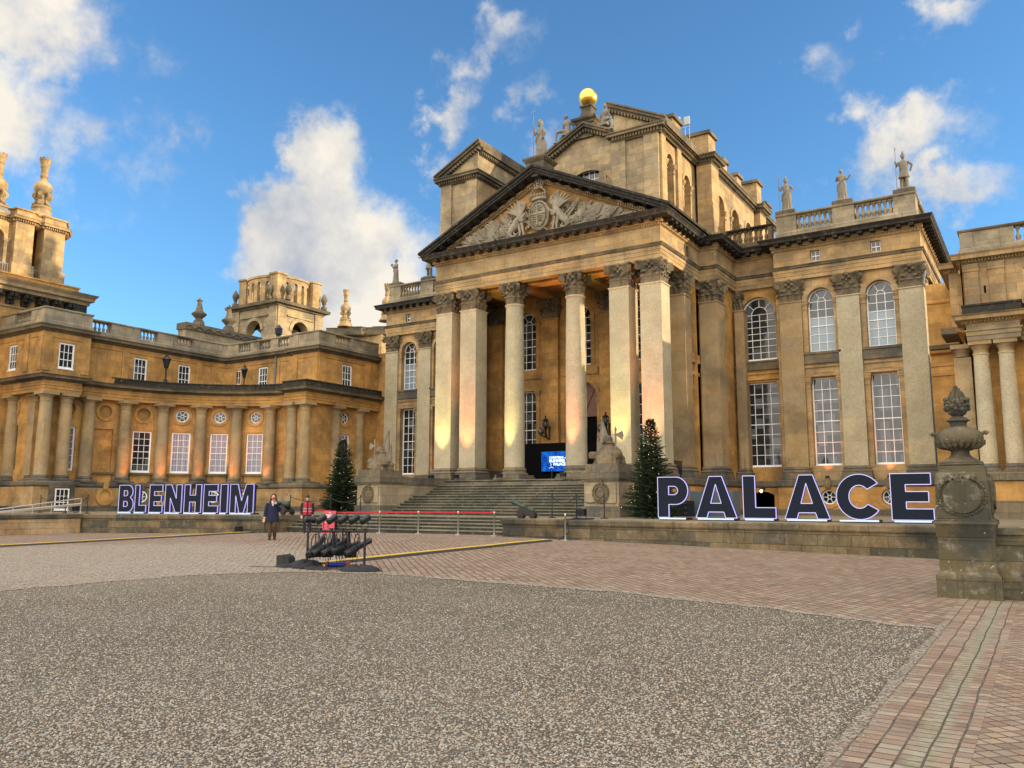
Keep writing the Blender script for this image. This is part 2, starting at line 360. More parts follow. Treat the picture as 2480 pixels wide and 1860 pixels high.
GLASS = glass('dark_window_glass', (.018, .02, .024)); GLASSB = glass('sky_window_glass', (.02, .026, .036), .05, coat=.8)
HALFB = glass('half_blind_window_glass', (.02, .03, .04), .06, coat=.8)
BLIND = glass('blind_behind_glass', (.2, .24, .3), .1, curtain=(.30, .36, .42)); CURT = glass('lilac_curtain_glass', (.2, .2, .2), .12, curtain=(.32, .29, .36))
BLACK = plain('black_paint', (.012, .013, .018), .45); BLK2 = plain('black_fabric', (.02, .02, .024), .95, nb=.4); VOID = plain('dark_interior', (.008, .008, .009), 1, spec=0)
STEEL = plain('brushed_steel', (.5, .49, .47), .3, .9); GOLDL = plain('gilded_copper', (.95, .60, .13), .32, 1, nb=.25, nsc=9)
LEAD = plain('grey_lead', (.16, .165, .17), .6); BRONZE = plain('verdigris_bronze', (.045, .075, .06), .55, .3); CARR = plain('dark_gun_carriage', (.035, .03, .026), .8)
# ------------------------------------------------------------------ architecture helpers
def pm(ox, oy, dx, dy):
    l = sqrt(dx*dx+dy*dy); dx /= l; dy /= l
    return lambda u, z, d: (ox+dx*u-dy*d, oy+dy*u+dx*d, z)
def am(cx, cy, r, a0=pi):
    return lambda u, z, d: (cx+(r+d)*cos(a0-u/r), cy+(r+d)*sin(a0-u/r), z)
def outline(op, n=14):
    u, z0, w, h, k = op[:5]; a, b = u-w/2, u+w/2
    if k == 'r': return [(a, z0), (b, z0), (b, z0+h), (a, z0+h)]
    if k == 'a':
        r = w/2; s = z0+h-r
        return [(a, z0), (b, z0)]+[(u+r*cos(pi*i/n), s+r*sin(pi*i/n)) for i in range(n+1)]
    if k == 's':      # segmental head
        rise = w*.16; s = z0+h-rise; R = (w*w/4+rise*rise)/(2*rise); t = math.asin(w/2/R)
        return [(a, z0), (b, z0)]+[(u+R*sin(t-2*t*i/n), z0+h-R+R*cos(t-2*t*i/n)) for i in range(n+1)]
    return [(u+w/2*cos(2*pi*i/(2*n)), z0+h/2+h/2*sin(2*pi*i/(2*n))) for i in range(2*n)]
def wall(mb, f, u0, u1, z0, z1, ops=(), depth=.4, m=None, step=None, back=False):
    us = {u0, u1}; zs = {z0, z1}
    for o in ops: us |= {o[0]-o[2]/2, o[0]+o[2]/2}; zs |= {o[1], o[1]+o[3]}
    us = sorted(us); zs = sorted(zs)
    if step:
        r = []
        for a, b in zip(us[:-1], us[1:]):
            k = max(1, math.ceil((b-a)/step)); r += [a+(b-a)*i/k for i in range(k)]
        us = r+[us[-1]]
    for a, b in zip(us[:-1], us[1:]):
        for c, d in zip(zs[:-1], zs[1:]):
            cu, cz = (a+b)/2, (c+d)/2
            if any(abs(cu-o[0]) < o[2]/2 and o[1] < cz < o[1]+o[3] for o in ops): continue
            mb.poly([f(a, c, 0), f(b, c, 0), f(b, d, 0), f(a, d, 0)], m)
    for o in ops:
        P = outline(o); k = o[4]; dd = o[5] if len(o) > 5 else depth; n = len(P)
        for i in range(n):
            p, q = P[i], P[(i+1) % n]
            mb.poly([f(p[0], p[1], 0), f(p[0], p[1], dd), f(q[0], q[1], dd), f(q[0], q[1], 0)], m)
        if k in 'as':
            zt = o[1]+o[3]
            for p, q in zip(P[2:-1], P[3:]): mb.poly([f(q[0], q[1], 0), f(p[0], p[1], 0), f(p[0], zt, 0), f(q[0], zt, 0)], m)
        if k == 'c':
            zt, zb = o[1]+o[3], o[1]; h = n//2
            for i in range(n):
                p, q = P[i], P[(i+1) % n]; zz = zt if i < h else zb
                mb.poly([f(q[0], q[1], 0), f(p[0], p[1], 0), f(p[0], zz, 0), f(q[0], zz, 0)], m)
        if len(o) > 6 and o[6] == 'blind':
            mb.poly([f(p[0], p[1], dd) for p in P], m)
def ubox(mb, f, u0, u1, z0, z1, d0, d1, m=None, n=1):
    for i in range(n):
        a = u0+(u1-u0)*i/n; b = u0+(u1-u0)*(i+1)/n
        c = [f(*p) for p in ((a, z0, d0), (b, z0, d0), (b, z0, d1), (a, z0, d1), (a, z1, d0), (b, z1, d0), (b, z1, d1), (a, z1, d1))]
        for q in ((0, 1, 5, 4), (1, 2, 6, 5), (2, 3, 7, 6), (3, 0, 4, 7), (4, 5, 6, 7), (3, 2, 1, 0)): mb.poly([c[k] for k in q], m)
def ubar(mb, f, p, q, w, d0, d1):
    dx, dz = q[0]-p[0], q[1]-p[1]; l = sqrt(dx*dx+dz*dz) or 1; nx, nz = -dz/l*w/2, dx/l*w/2
    c = [(p[0]+nx, p[1]+nz), (p[0]-nx, p[1]-nz), (q[0]-nx, q[1]-nz), (q[0]+nx, q[1]+nz)]
    a = [f(x, z, d0) for x, z in c]; b = [f(x, z, d1) for x, z in c]
    mb.poly(a)
    for i in range(4): mb.poly([a[i], a[(i+1) % 4], b[(i+1) % 4], b[i]])
def uring(mb, f, u, zc, r0, r1, d0, d1, a0=0, a1=2*pi, n=28, m=None, sz=1):
    for i in range(n):
        s, t = a0+(a1-a0)*i/n, a0+(a1-a0)*(i+1)/n
        P = [(u+r*cos(q), zc+r*sz*sin(q)) for r, q in ((r0, s), (r1, s), (r1, t), (r0, t))]
        a = [f(x, z, d0) for x, z in P]; b = [f(x, z, d1) for x, z in P]
        mb.poly(a, m); mb.poly([a[1], a[2], b[2], b[1]], m); mb.poly([a[0], a[3], b[3], b[0]], m)
def window(parent, f, u, z0, w, h, kind, nx, nz, d, pane=None, fr=.07, label=None):
    mb = MB(); d0, d1 = d, d+.07; a, b, zt = u-w/2, u+w/2, z0+h; bw = .032
    if kind == 'c':
        r = w/2; zc = z0+r
        uring(mb, f, u, zc, r-fr, r, d0, d1); uring(mb, f, u, zc, r*.26-.02, r*.26+.02, d0+.01, d1, n=14)
        for i in range(6):
            t = pi/6+i*pi/3+pi/6; ubar(mb, f, (u+r*.26*cos(t), zc+r*.26*sin(t)), (u+(r-.03)*cos(t), zc+(r-.03)*sin(t)), bw, d0+.01, d1)
    else:
        r = w/2 if kind == 'a' else 0; zs = zt-r
        ubox(mb, f, a, a+fr, z0, zs, d0, d1); ubox(mb, f, b-fr, b, z0, zs, d0, d1); ubox(mb, f, a+fr, b-fr, z0, z0+fr*1.3, d0, d1)
        ubox(mb, f, a-.03, b+.03, z0-.05, z0, d0-.09, d1)
        if kind != 'a': ubox(mb, f, a+fr, b-fr, zt-fr, zt, d0, d1)
        for i in range(1, nx): x = a+fr+(w-2*fr)*i/nx; ubox(mb, f, x-bw/2, x+bw/2, z0+fr, zs-(0 if r else fr), d0+.015, d1-.01)
        for j in range(1, nz+(1 if r else 0)):
            z = z0+fr+(zs-z0-fr*(1 if r else 2))*j/nz; k = bw*(1.6 if j == nz//2 else 1)
            ubox(mb, f, a+fr, b-fr, z-k/2, z+k/2, d0+.012-(.02 if j == nz//2 else 0), d1-.012)
        if r:
            uring(mb, f, u, zs, r-fr, r, d0, d1, 0, pi, 18)
            ri = (w-2*fr)/nx*(nx/2 if nx % 2 == 0 else .5)*(.5 if nx % 2 == 0 else 1)
            uring(mb, f, u, zs, ri-.02, ri+.012, d0+.01, d1, 0, pi, 12)
            for t in ((.33, .67) if nx <= 3 else (.25, .5, .75)):
                t *= pi; ubar(mb, f, (u+ri*cos(t), zs+ri*sin(t)), (u+(r-.03)*cos(t), zs+(r-.03)*sin(t)), bw, d0+.012, d1)
    o = part('window', mb, WHITE, parent, label=label)
    pb = MB(); pb.poly([f(p[0], p[1], d+.045) for p in outline((u, z0+.002, w-.004, h-.004, kind))])
    part('pane', pb, pane or GLASS, o)
    return o
def arcsur(mb, f, u, z0, w, h, ring=.3, out=.06, imp=True, m=None, ztop=None):
    """archivolt, impost mouldings and jamb strips round an arched opening"""
    r = w/2; zs = z0+h-r
    uring(mb, f, u, zs, r, r+ring, -out, .02, 0, pi, 22, m)
    for s in (-1, 1):
        a, b = u+s*r, u+s*(r+ring)
        a, b = min(a, b), max(a, b)
        ubox(mb, f, a, b, z0, zs-.25, -out+.01, .02, m)
        if imp:
            ubox(mb, f, a-.03, b+.03, zs-.25, zs-.17, -out-.03, .35, m); ubox(mb, f, a-.05, b+.05, zs-.17, zs-.06, -out-.07, .35, m); ubox(mb, f, a-.07, b+.07, zs-.06, zs, -out-.1, .35, m)
            ubox(mb, f, a-.02, b+.02, zs-.5, zs-.45, -out-.03, .3, m)
def rectsur(mb, f, u, z0, w, h, ring=.3, out=.06, m=None):
    zt = z0+h
    for s in (-1, 1):
        a, b = sorted((u+s*w/2, u+s*(w/2+ring)))
        ubox(mb, f, a, b, z0-.1, zt-.35, -out, .02, m)
        ubox(mb, f, a-.03, b+.03, zt-.35, zt-.27, -out-.03, .3, m); ubox(mb, f, a-.05, b+.05, zt-.27, zt-.12, -out-.07, .3, m); ubox(mb, f, a-.07, b+.07, zt-.12, zt, -out-.1, .3, m)
        ubox(mb, f, a-.02, b+.02, zt-.6, zt-.55, -out-.03, .3, m)

_caps = {}
def capital_mesh(hw, rnd, H=1.25):
    key = (round(hw, 2), rnd, H)
    if key in _caps: return _caps[key]
    mb = MB(); rd = random.Random(5)
    A = hw*1.32
    if rnd: mb.lathe((0, 0, 0), [(hw*.96, 0), (hw*.95, .1), (hw*.93, .5*H), (hw*1.0, .75*H), (hw*1.18, .86*H)], 20)
    else:
        def sq(w, z): return [(-w, -w, z), (w, -w, z), (w, w, z), (-w, w, z)]
        mb.rings([sq(hw*.97, 0), sq(hw*.95, .5*H), sq(hw*1.02, .78*H), sq(hw*1.15, .87*H)], False)
    # abacus with hollow sides
    for z0, z1, k in ((.87*H, .93*H, .96), (.93*H, H, 1.03)):
        pts = []
        for s in range(4):
            a = s*pi/2
            for t in (-1, -.94, -.5, 0, .5, .94):
                x = A*k*t; y = A*k*(-1+.20*(1-t*t)) if abs(t) < .94 else -A*k*(1 if t == -.94 or t == .94 else .94)
                pts.append((x*cos(a)-y*sin(a), x*sin(a)+y*cos(a)))
        mb.prism(pts, z0, z1)
    for s in range(4):
        a = s*pi/2; ca, sa = cos(a), sin(a)
        def R(x, y, z): return (x*ca-y*sa, x*sa+y*ca, z)
        out = Vector((sa, -ca, 0))
        def bell(t): return -hw*(.97 if not rnd else .95)
        for row, (n, h, w, cu) in enumerate(((3, .42*H, .52*hw, .17), (2, .68*H, .62*hw, .22), (3, .72*H, .40*hw, .2))):
            for i in range(n):
                x = (i-(n-1)/2)*(2*hw/n)*(1.0 if row != 1 else 1.05)
                if rnd:
                    an = a-pi/2+(i-(n-1)/2)*(pi/2/n); base = (hw*.95*cos(an), hw*.95*sin(an), 0); o = Vector((cos(an), sin(an), 0))
                else: base = R(x, -hw*.95, 0); o = out
                if row == 2 and i == 1: continue
                mb.leaf(base, o, (0, 0, 1), w*rd.uniform(.92, 1.05), h*rd.uniform(.95, 1.04), cu*rd.uniform(.9, 1.15))
        # corner volutes and helices
        for q in (-1, 1):
            dg = Vector((q, -1, 0)).normalized(); dg = Vector(R(dg.x, dg.y, 0))
            c = Vector(R(q*A*.86, -A*.86, .76*H)); 
            if q == 1:
                sd_ = Vector((-dg.y, dg.x, 0)); rr = .16*H
                mb.rings([[c+dg*(rr*cos(t)*.9)+Vector((0, 0, rr*sin(t)))+sd_*k for t in [2*pi*j/10 for j in range(10)]] for k in (-.07, .07)], False)
                mb.tube([Vector(R(hw*.75, -hw*.75, .45*H)), Vector(R(hw*.95, -hw*.95, .72*H)), c+Vector((0, 0, rr*.8)), c+dg*rr*.8, c+Vector((0, 0, -rr*.7))], .055, 5)
            hx = Vector(R(q*hw*.24, -hw*1.08, .77*H))
            mb.ball(hx, .085*H, 7)
            mb.tube([R(q*hw*.55, -hw*.98, .48*H), R(q*hw*.5, -hw*1.05, .68*H), R(q*hw*.3, -hw*1.1, .84*H), hx], .045, 5)
        mb.ball(R(0, -A*.86, .92*H), .12*H, 8, None, (1, 1, 1)); mb.ball(R(0, -hw*1.1, .66*H), .07*H, 6)
    o = part('capital', mb, CAPM, None, loc=(0, 0, 0)); _caps[key] = o; return o
def put_capital(parent, x, y, z, hw, rnd=False, H=1.25):
    key = (round(hw, 2), rnd, H); src = capital_mesh(hw, rnd, H)
    if src.parent is None and 'used' not in _caps.setdefault(('u',)+key, {}):
        _caps[('u',)+key]['used'] = 1; src.parent = parent; src.location = Vector((x, y, z))-wpos(parent); return src
    o = src.copy(); COL.objects.link(o); o.parent = parent; o.location = Vector((x, y, z))-wpos(parent); return o
def sqpath(x0, y0, x1, y1): return [(x0, y0), (x1, y0), (x1, y1), (x0, y1)]   # outward normals to the right when run clockwise...
def rectsweep(mb, x0, y0, x1, y1, prof, m=None):
    mb.sweep([(x0, y0), (x1, y0), (x1, y1), (x0, y1)], prof, closed=True, m=m)
BASEP = [(.22, 2.9), (.22, 3.12), (.17, 3.14), (.17, 3.3), (.14, 3.3), (.17, 3.36), (.13, 3.42), (.07, 3.45), (.07, 3.49), (.1, 3.53), (.08, 3.58), (.02, 3.62), (.0, 3.66)]
def pier(parent, name, x0, x1, y0, y1, mat, cap=True, zb=2.9, zn=13.13, plinth=True, capoff=None, H=1.25, label=None):
    mb = MB(); mb.prism(sqpath(x0, y0, x1, y1), zb+.7, zn-.03)
    rectsweep(mb, x0, y0, x1, y1, [(0, zn-.1), (.05, zn-.07), (.05, zn-.01), (0, zn)])
    o = part(name, mb, mat, parent, label=label)
    bb = MB(); rectsweep(bb, x0, y0, x1, y1, [(a, z-2.9+zb) for a, z in BASEP])
    part('base', bb, BASE, o)
    if cap:
        hw = min((x1-x0), (y1-y0) if not capoff else 9)/2
        cx, cy = (x0+x1)/2, (y0+y1)/2
        if capoff: cx, cy = capoff; 
        put_capital(o, cx, cy, zn, hw if hw < .7 else .62, False, H)
    return o
def bcol(mb, c, z0, r, h=.72):     # attic base
    mb.lathe((c[0], c[1], z0), [(r*1.32, 0), (r*1.36, h*.1), (r*1.32, h*.24), (r*1.18, h*.3), (r*1.12, h*.44), (r*1.2, h*.6), (r*1.16, h*.78), (r*1.05, h*.82), (r*1.03, h*.96), (r, h)], 28)
_bal = [None]
def baluster(parent, x, y, z, h=.62):
    if _bal[0] is None:
        mb = MB(); mb.cbox((0, 0, .04), .17, .17, .08); mb.cbox((0, 0, .59), .17, .17, .07)
        mb.lathe((0, 0, 0), [(.06, .08), (.075, .12), (.095, .2), (.085, .27), (.05, .34), (.045, .42), (.06, .48), (.05, .5), (.075, .53), (.075, .56)], 8)
        _bal[0] = mb
def bal_row(parent, a, b, z, h, mat, m_top=None, step=.3):
    """row of turned balusters from plan point a to plan point b"""
    a = Vector(a); b = Vector(b); d = b-a; n = max(1, int(round(d.length/step))); mb = MB(); d.normalize()
    ang = atan2(d.y, d.x); L = (b-a).length; k = h/.63
    for i in range(n):
        p = a+d*(L*(i+.5)/n)
        T = Matrix.Translation((p.x, p.y, z)) @ Matrix.Rotation(ang, 4, 'Z') @ Matrix.Diagonal((k, k, k, 1)); mb.T = T
        mb.cbox((0, 0, .035), .17, .17, .07); mb.cbox((0, 0, .595), .17, .17, .07)
        mb.lathe((0, 0, 0), [(.055, .07), (.07, .11), (.098, .19), (.088, .26), (.05, .33), (.042, .4), (.06, .455), (.045, .475), (.07, .52), (.075, .56)], 8)
    mb.T = None
    return part('balustrade', mb, mat, parent)
def parapet(parent, path, z0, zr, z1, gaps, th=.42, mat=None, capm=None, balm=None, ped=()):
    """plinth course z0-zr, solid dies and panels with baluster gaps zr-z1, moulded cap.  gaps: (segment, from, to)"""
    mb = MB(); hz = z1-.14
    mb.sweep(path, [(.03, z0), (.06, z0+.04), (.06, zr-.06), (.02, zr), (-th, zr), (-th, z0)])
    cb = MB(); cb.sweep(path, [(-th-.03, hz), (.0, hz), (.06, hz+.04), (.08, z1-.03), (.06, z1), (-th-.06, z1), (-th-.06, hz+.04), (-th-.03, hz)])
    for i in range(len(path)-1):
        a = Vector(path[i]); b = Vector(path[i+1]); d = (b-a); L = d.length
        if L < 1e-3: continue
        d.normalize(); n = Vector((d.y, -d.x)); g = sorted([(x, y) for s, x, y in gaps if s == i]); cur = 0
        for x, y in g+[(L, L)]:
            if x-cur > .05:
                p = a+d*(cur+(.006 if cur == 0 else 0)); q = a+d*(x-(.006 if x == L else 0))
                # die or panel
                e = .0
                P = [p+n*e, q+n*e, q-n*th, p-n*th]
                mb.prism([(v.x, v.y) for v in P], zr, hz)
                if x-cur < 1.4 or True:
                    inset = .18
                    if x-cur > 1.6:
                        for (s0, s1) in ((cur, cur+.55), (x-.55, x)):
                            p2 = a+d*(s0+.01); q2 = a+d*(s1-.01); P = [p2+n*.035, q2+n*.035, q2-n*.02, p2-n*.02]; mb.prism([(v.x, v.y) for v in P], zr+.002, hz-.002)
            if y > x: bal_row(parent, a+d*x-n*th*.5, a+d*y-n*th*.5, zr, hz-zr, balm or mat)
            cur = y
    part('parapet', mb, mat, parent); part('coping', cb, capm or mat, parent)

def dentils(mb, path, z0, z1, out, w=.09, step=.17, off=.0):
    def fn(p, d, n):
        a = p-d*w/2+n*off; b = p+d*w/2+n*off
        P = [a, b, b+n*out, a+n*out]; mb.prism([(v.x, v.y) for v in P], z0, z1)
    along(path, step, fn)
def modillions(mb, path, z0, z1, out, w=.26, step=.66, off=.1):
    def fn(p, d, n):
        a = p-d*w/2+n*off; b = p+d*w/2+n*off
        for (o0, o1, za) in ((0, out*.35, z0), (out*.35, out*.75, z0+(z1-z0)*.25), (out*.75, out, z0+(z1-z0)*.1)):
            P = [a+n*o0, b+n*o0, b+n*o1, a+n*o1]; mb.prism([(v.x, v.y) for v in P], za, z1)
    along(path, step, fn)

# ------------------------------------------------------------------ ground height
def g(X, Y):
    s = min(max((Y-8)/18, 0), 1); s = s*s*(3-2*s)
    return .3*exp(-((X+20)/15)**2)*s
TZ = 1.0            # terrace level
# ------------------------------------------------------------------ the palace: main block
PAL = thing('palace', 'ochre stone baroque palace main block with giant pedimented portico and golden ball', 'palace', (-23.55, 44, 0))
def mx(x): return -47.1-x
MP = [(-42.37, 58), (-42.37, 47.6), (-34.6, 47.6), (-34.6, 48.4), (-32.03, 48.4), (-32.03, 45), (-31.0, 45), (-31.0, 39.3),
      (-16.1, 39.3), (-16.1, 45), (-15.07, 45), (-15.07, 48.4), (-12.5, 48.4), (-12.5, 47.6), (-4.73, 47.6), (-4.73, 58)]
# entablature
mb = MB(); mb.sweep(MP, [(-.5, 14.38), (0, 14.38), (0, 14.60), (.03, 14.61), (.03, 14.82), (.055, 14.83), (.055, 15.0)])
part('architrave', mb, GOLD2, PAL)
mb = MB(); mb.sweep(MP, [(.05, 15.0), (.1, 15.05), (.1, 15.12), (.15, 15.17), (.16, 15.2), (.0, 15.21)], mats=None); dentils(mb, MP, 15.03, 15.13, .13, .05, .11)
part('egg_moulding', mb, CAPM, PAL)
ZF = MB(); wall(ZF, pm(-42.37, 47.6, 1, 0), 0, 7.77, 15.2, 16.12, [(mx(-6.95)+42.37, 15.32, .52, .62, 'r'), (mx(-10.15)+42.37, 15.32, .52, .62, 'r')], .3)
wall(ZF, pm(-12.5, 47.6, 1, 0), 0, 7.77, 15.2, 16.12, [(2.35, 15.32, .52, .62, 'r'), (5.55, 15.32, .52, .62, 'r')], .3)
for a, b in zip(MP[:-1], MP[1:]):
    if a[1] == b[1] == 47.6: continue
    L = Vector((b[0]-a[0], b[1]-a[1])).length
    ops = [(3.9, 15.3, .45, .7, 'r', .3, 'blind')] if a == (-16.1, 39.3) else []
    wall(ZF, pm(a[0], a[1], b[0]-a[0], b[1]-a[1]), 0, L, 15.2, 16.12, ops, .3)
part('frieze', ZF, GOLD2, PAL)
for ox, xs in ((-42.37, (mx(-6.95)+42.37, mx(-10.15)+42.37)), (-12.5, (2.35, 5.55))):
    for u in xs: window(PAL, pm(ox, 47.6, 1, 0), u, 15.34, .48, .58, 'r', 2, 2, .16, GLASSB, .035)
mb = MB(); mb.sweep(MP, [(0, 16.1), (.04, 16.12), (.05, 16.15), (.05, 16.28), (.14, 16.3), (.16, 16.36), (.16, 16.5)]); dentils(mb, MP, 16.15, 16.27, .13, .075, .13)
part('dentil_course', mb, GOLD2, PAL)
mb = MB(); mb.sweep(MP, [(.14, 16.5), (.62, 16.5), (.64, 16.52), (.64, 16.64), (.66, 16.66), (.72, 16.76), (.74, 16.8), (.4, 16.84), (-.5, 16.86)]); modillions(mb, MP, 16.34, 16.5, .44, .24, .64, .14)
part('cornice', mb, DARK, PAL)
# roof / core that closes the body
mb = MB(); core = [(-42.2, 60), (-42.2, 47.9), (-34.8, 47.9), (-34.8, 48.6), (-32.3, 48.6), (-32.3, 45.3), (-31.0+.3, 45.3), (-30.7, 39.6), (-16.4, 39.6), (-16.4, 45.3), (-15.3, 45.3), (-15.3, 48.6), (-12.3, 48.6), (-12.3, 47.9), (-4.9, 47.9), (-4.9, 60)]
mb.prism(core, 16.3, 16.82); part('roof', mb, LEAD, PAL)
mb = MB(); mb.prism([(-31.0+.5, 40.6), (-16.6, 40.6), (-16.6, 44.3), (-30.5, 44.3)], 14.7, 14.8)
for x in (-27.95, -25.57, -21.52, -19.1): mb.box(x-.45, 40.5, 14.38, x+.45, 44.3, 14.7)
mb.box(-30.6, 39.3+.95, 14.38, -16.5, 39.3+1.2, 14.7)
part('portico_ceiling', mb, GOLD, PAL)
mb = MB(); mb.sweep([(-30.5, 40.3), (-16.6, 40.3)], [(-.0, 14.39), (-.95, 14.39)]); part('soffit', mb, GOLD, PAL)
# podium of main block
PODP = [(-42.6, 58), (-42.6, 47.3), (-34.4, 47.3), (-34.4, 48.1), (-32.4, 48.1), (-32.4, 44.7), (-31.6, 44.7), (-31.6, 38.9), (-15.5, 38.9), (-15.5, 44.7), (-14.8, 44.7), (-14.8, 48.1), (-12.7, 48.1), (-12.7, 47.3), (-4.5, 47.3), (-4.5, 58)]
mb = MB(); OC = [(-10.02, 1.97), (-6.95, 1.97)]
for a, b in zip(PODP[:-1], PODP[1:]):
    L = Vector((b[0]-a[0], b[1]-a[1])).length; ops = []
    if a[1] == b[1] == 47.3:
        ops = [(x-a[0], 1.97-.42, .84, .84, 'c') for x in ([-10.02, -6.95] if a[0] > -20 else [mx(-10.02), mx(-6.95)])]
    if a == (-14.8, 48.1): ops = [(1.0, 1.0, 1.3, 1.3, 's', .5)]
    wall(mb, pm(a[0], a[1], b[0]-a[0], b[1]-a[1]), 0, L, .8, 2.55, ops, .35)
    f = pm(a[0], a[1], b[0]-a[0], b[1]-a[1])
    for o in ops:
        if o[4] == 'c': uring(mb, f, o[0], 1.97, .42, .62, -.05, .02)
part('podium', mb, GOLD, PAL)
for ox, xs in ((-12.7, (-10.02, -6.95)), (-42.6, (mx(-10.02), mx(-6.95)))):
    for x in xs: window(PAL, pm(ox, 47.3, 1, 0), x-ox, 1.57, .8, .8, 'c', 0, 0, .18)
mb = MB(); mb.sweep(PODP, [(0, 2.5), (.06, 2.55), (.1, 2.6), (.1, 2.86), (.04, 2.9), (-1.2, 2.9)]); mb.sweep(PODP, [(.12, .8), (.12, 1.25), (.04, 1.32), (0, 1.32)]); part('podium_band', mb, BASE, PAL)
for X in (-10.02, -6.95, mx(-10.02), mx(-6.95)):
    mb = MB(); mb.ext([(X-.1, 47.2, 2.45), (X-.16, 47.2, 2.56), (X-.17, 47.2, 2.95), (X+.17, 47.2, 2.95), (X+.16, 47.2, 2.56), (X+.1, 47.2, 2.45)], (0, -.1, 0)); part('keystone', mb, CORN, PAL)
mb = MB(); mb.prism([(-31.6, 38.9), (-15.5, 38.9), (-15.5, 44.6), (-31.6, 44.6)], 2.7, 2.9); part('portico_floor', mb, BASE, PAL)
mb = MB(); mb.prism([(-42.2, 60), (-42.2, 52.0), (-4.9, 52.0), (-4.9, 60)], 1, 16.3); mb.box(-30.9, 46.3, 1, -16.2, 47, 16.3); part('inner_wall', mb, VOID, PAL)
# wing walls (three bays each side of the portico)
def wing(ox, flip):
    f = pm(ox, 47.8, 1, 0); X = [(-10.05, 1.45), (-6.93, 1.45)]
    if flip: X = [(mx(x), w) for x, w in X]
    ops = []
    for x, w in X: ops += [(x-ox, 10.1, w, 3.68, 'a', .5), (x-ox, 3.7, w, 4.95, 'r', .5)]
    mb = MB(); wall(mb, f, 0, 7.77, 2.9, 14.5, ops, .5)
    for x, w in X:
        u = x-ox
        arcsur(mb, f, u, 10.1, w, 3.68, .26, .05); rectsur(mb, f, u, 3.7, w, 4.95, .26, .05)
        ubox(mb, f, u-1.0, u+1.0, 8.68, 8.8, -.1, .02); ubox(mb, f, u-1.0, u+1.0, 9.2, 9.3, -.08, .02)
        ubox(mb, f, u-.55, u+.55, 8.9, 9.12, -.03, .02)
    part('wall', mb, GOLD2, PAL)
    for x, w in X:
        mb = MB(); ubox(mb, f, x-ox-.98, x-ox+.98, 9.42, 9.95, -.14, .02); ubox(mb, f, x-ox-1.0, x-ox+1.0, 9.95, 10.08, -.2, .4); part('sill_band', mb, BASE, PAL)
    for i, (x, w) in enumerate(X):
        window(PAL, f, x-ox, 10.1, w, 3.68, 'a', 3, 6, .33, HALFB, .075)
        window(PAL, f, x-ox, 3.72, w, 4.93, 'r', 3, 8, .33, (GLASSB if not flip else GLASS), .075)
    xs = [(-12.3, -11.05), (-9.15, -7.95), (-5.95, -4.73)]
    for a, b in xs:
        if flip: a, b = mx(b), mx(a)
        pier(PAL, 'pilaster', a, b, 47.6, 48.3, SHAFTG if (not flip and a < -12) else SHAFT, capoff=((a+b)/2, 47.6+.62-.02))
wing(-12.5, False); wing(-42.37, True)
# recessed bays beside the portico
for fl in (0, 1):
    ox = -15.3 if not fl else mx(-12.3); f = pm(ox, 48.6, 1, 0); xc = (-13.8 if not fl else mx(-13.8))-ox
    mb = MB(); wall(mb, f, 0, 3.0, 2.9, 14.5, [(xc, 10.04, 2.05, 3.85, 'a', .4), (xc, 3.72, 2.05, 5.0, 'r', .4)], .4)
    arcsur(mb, f, xc, 10.04, 2.05, 3.85, .22, .05); rectsur(mb, f, xc, 3.72, 2.05, 5.0, .22, .05)
    ubox(mb, f, 0, 3.0, 8.85, 8.97, -.12, .02); ubox(mb, f, 0, 3.0, 9.2, 9.3, -.08, .02)
    part('wall', mb, GOLD, PAL)
    mb = MB(); ubox(mb, f, 0, 3.0, 9.45, 9.9, -.16, .02); ubox(mb, f, 0, 3.0, 9.9, 10.0, -.22, .3); part('sill_band', mb, CORN, PAL)
    window(PAL, f, xc, 10.06, 2.05, 3.83, 'a', 4, 7, .24, GLASS, .08); window(PAL, f, xc, 3.74, 2.05, 4.98, 'r', 4, 8, .24, GLASS, .08)
# side walls of wings, jogs and flank of the portico
def plainwall(pts, z0=2.9, z1=14.5, mat=GOLD, name='wall', ops=(), depth=.4):
    mb = MB()
    for a, b in zip(pts[:-1], pts[1:]):
        L = Vector((b[0]-a[0], b[1]-a[1])).length; wall(mb, pm(a[0], a[1], b[0]-a[0], b[1]-a[1]), 0, L, z0, z1, [o for o in ops], depth)
    part(name, mb, mat, PAL)
plainwall([(-4.9, 47.8), (-4.9, 58)], mat=GOLD2); plainwall([(-42.2, 58), (-42.2, 47.8)]); plainwall([(-12.4, 48.6), (-12.4, 47.8)]); plainwall([(-34.7, 47.8), (-34.7, 48.6)])
plainwall([(-15.3, 45.2), (-15.3, 48.6)]); plainwall([(-31.8, 48.6), (-31.8, 45.2)])
plainwall([(-16.3, 45.25), (-15.2, 45.25)]); plainwall([(-31.9, 45.25), (-30.8, 45.25)])
f = pm(-16.4, 42.7, 0, 1); mb = MB(); wall(mb, f, 0, 2.5, 2.9, 14.5, [(1.55, 10.3, .6, 3.2, 'a', .3), (1.55, 3.8, .6, 2.9, 'r', .3), (1.55, 7.2, .7, .9, 'c', .3)], .3)
arcsur(mb, f, 1.55, 10.3, .6, 3.2, .22, .06); ubox(mb, f, .8, 2.5, 9.5, 10.0, -.2, .02); ubox(mb, f, .8, 2.5, 8.8, 9.0, -.14, .02); uring(mb, f, 1.55, 7.65, .35, .5, -.05, .02)
part('wall', mb, GOLD, PAL)
window(PAL, f, 1.55, 10.32, .6, 3.1, 'a', 2, 6, .2); window(PAL, f, 1.55, 3.82, .6, 2.85, 'r', 2, 6, .2); window(PAL, f, 1.55, 7.32, .66, .66, 'c', 0, 0, .2)
plainwall([(-30.7, 45.2), (-30.7, 42.7)])
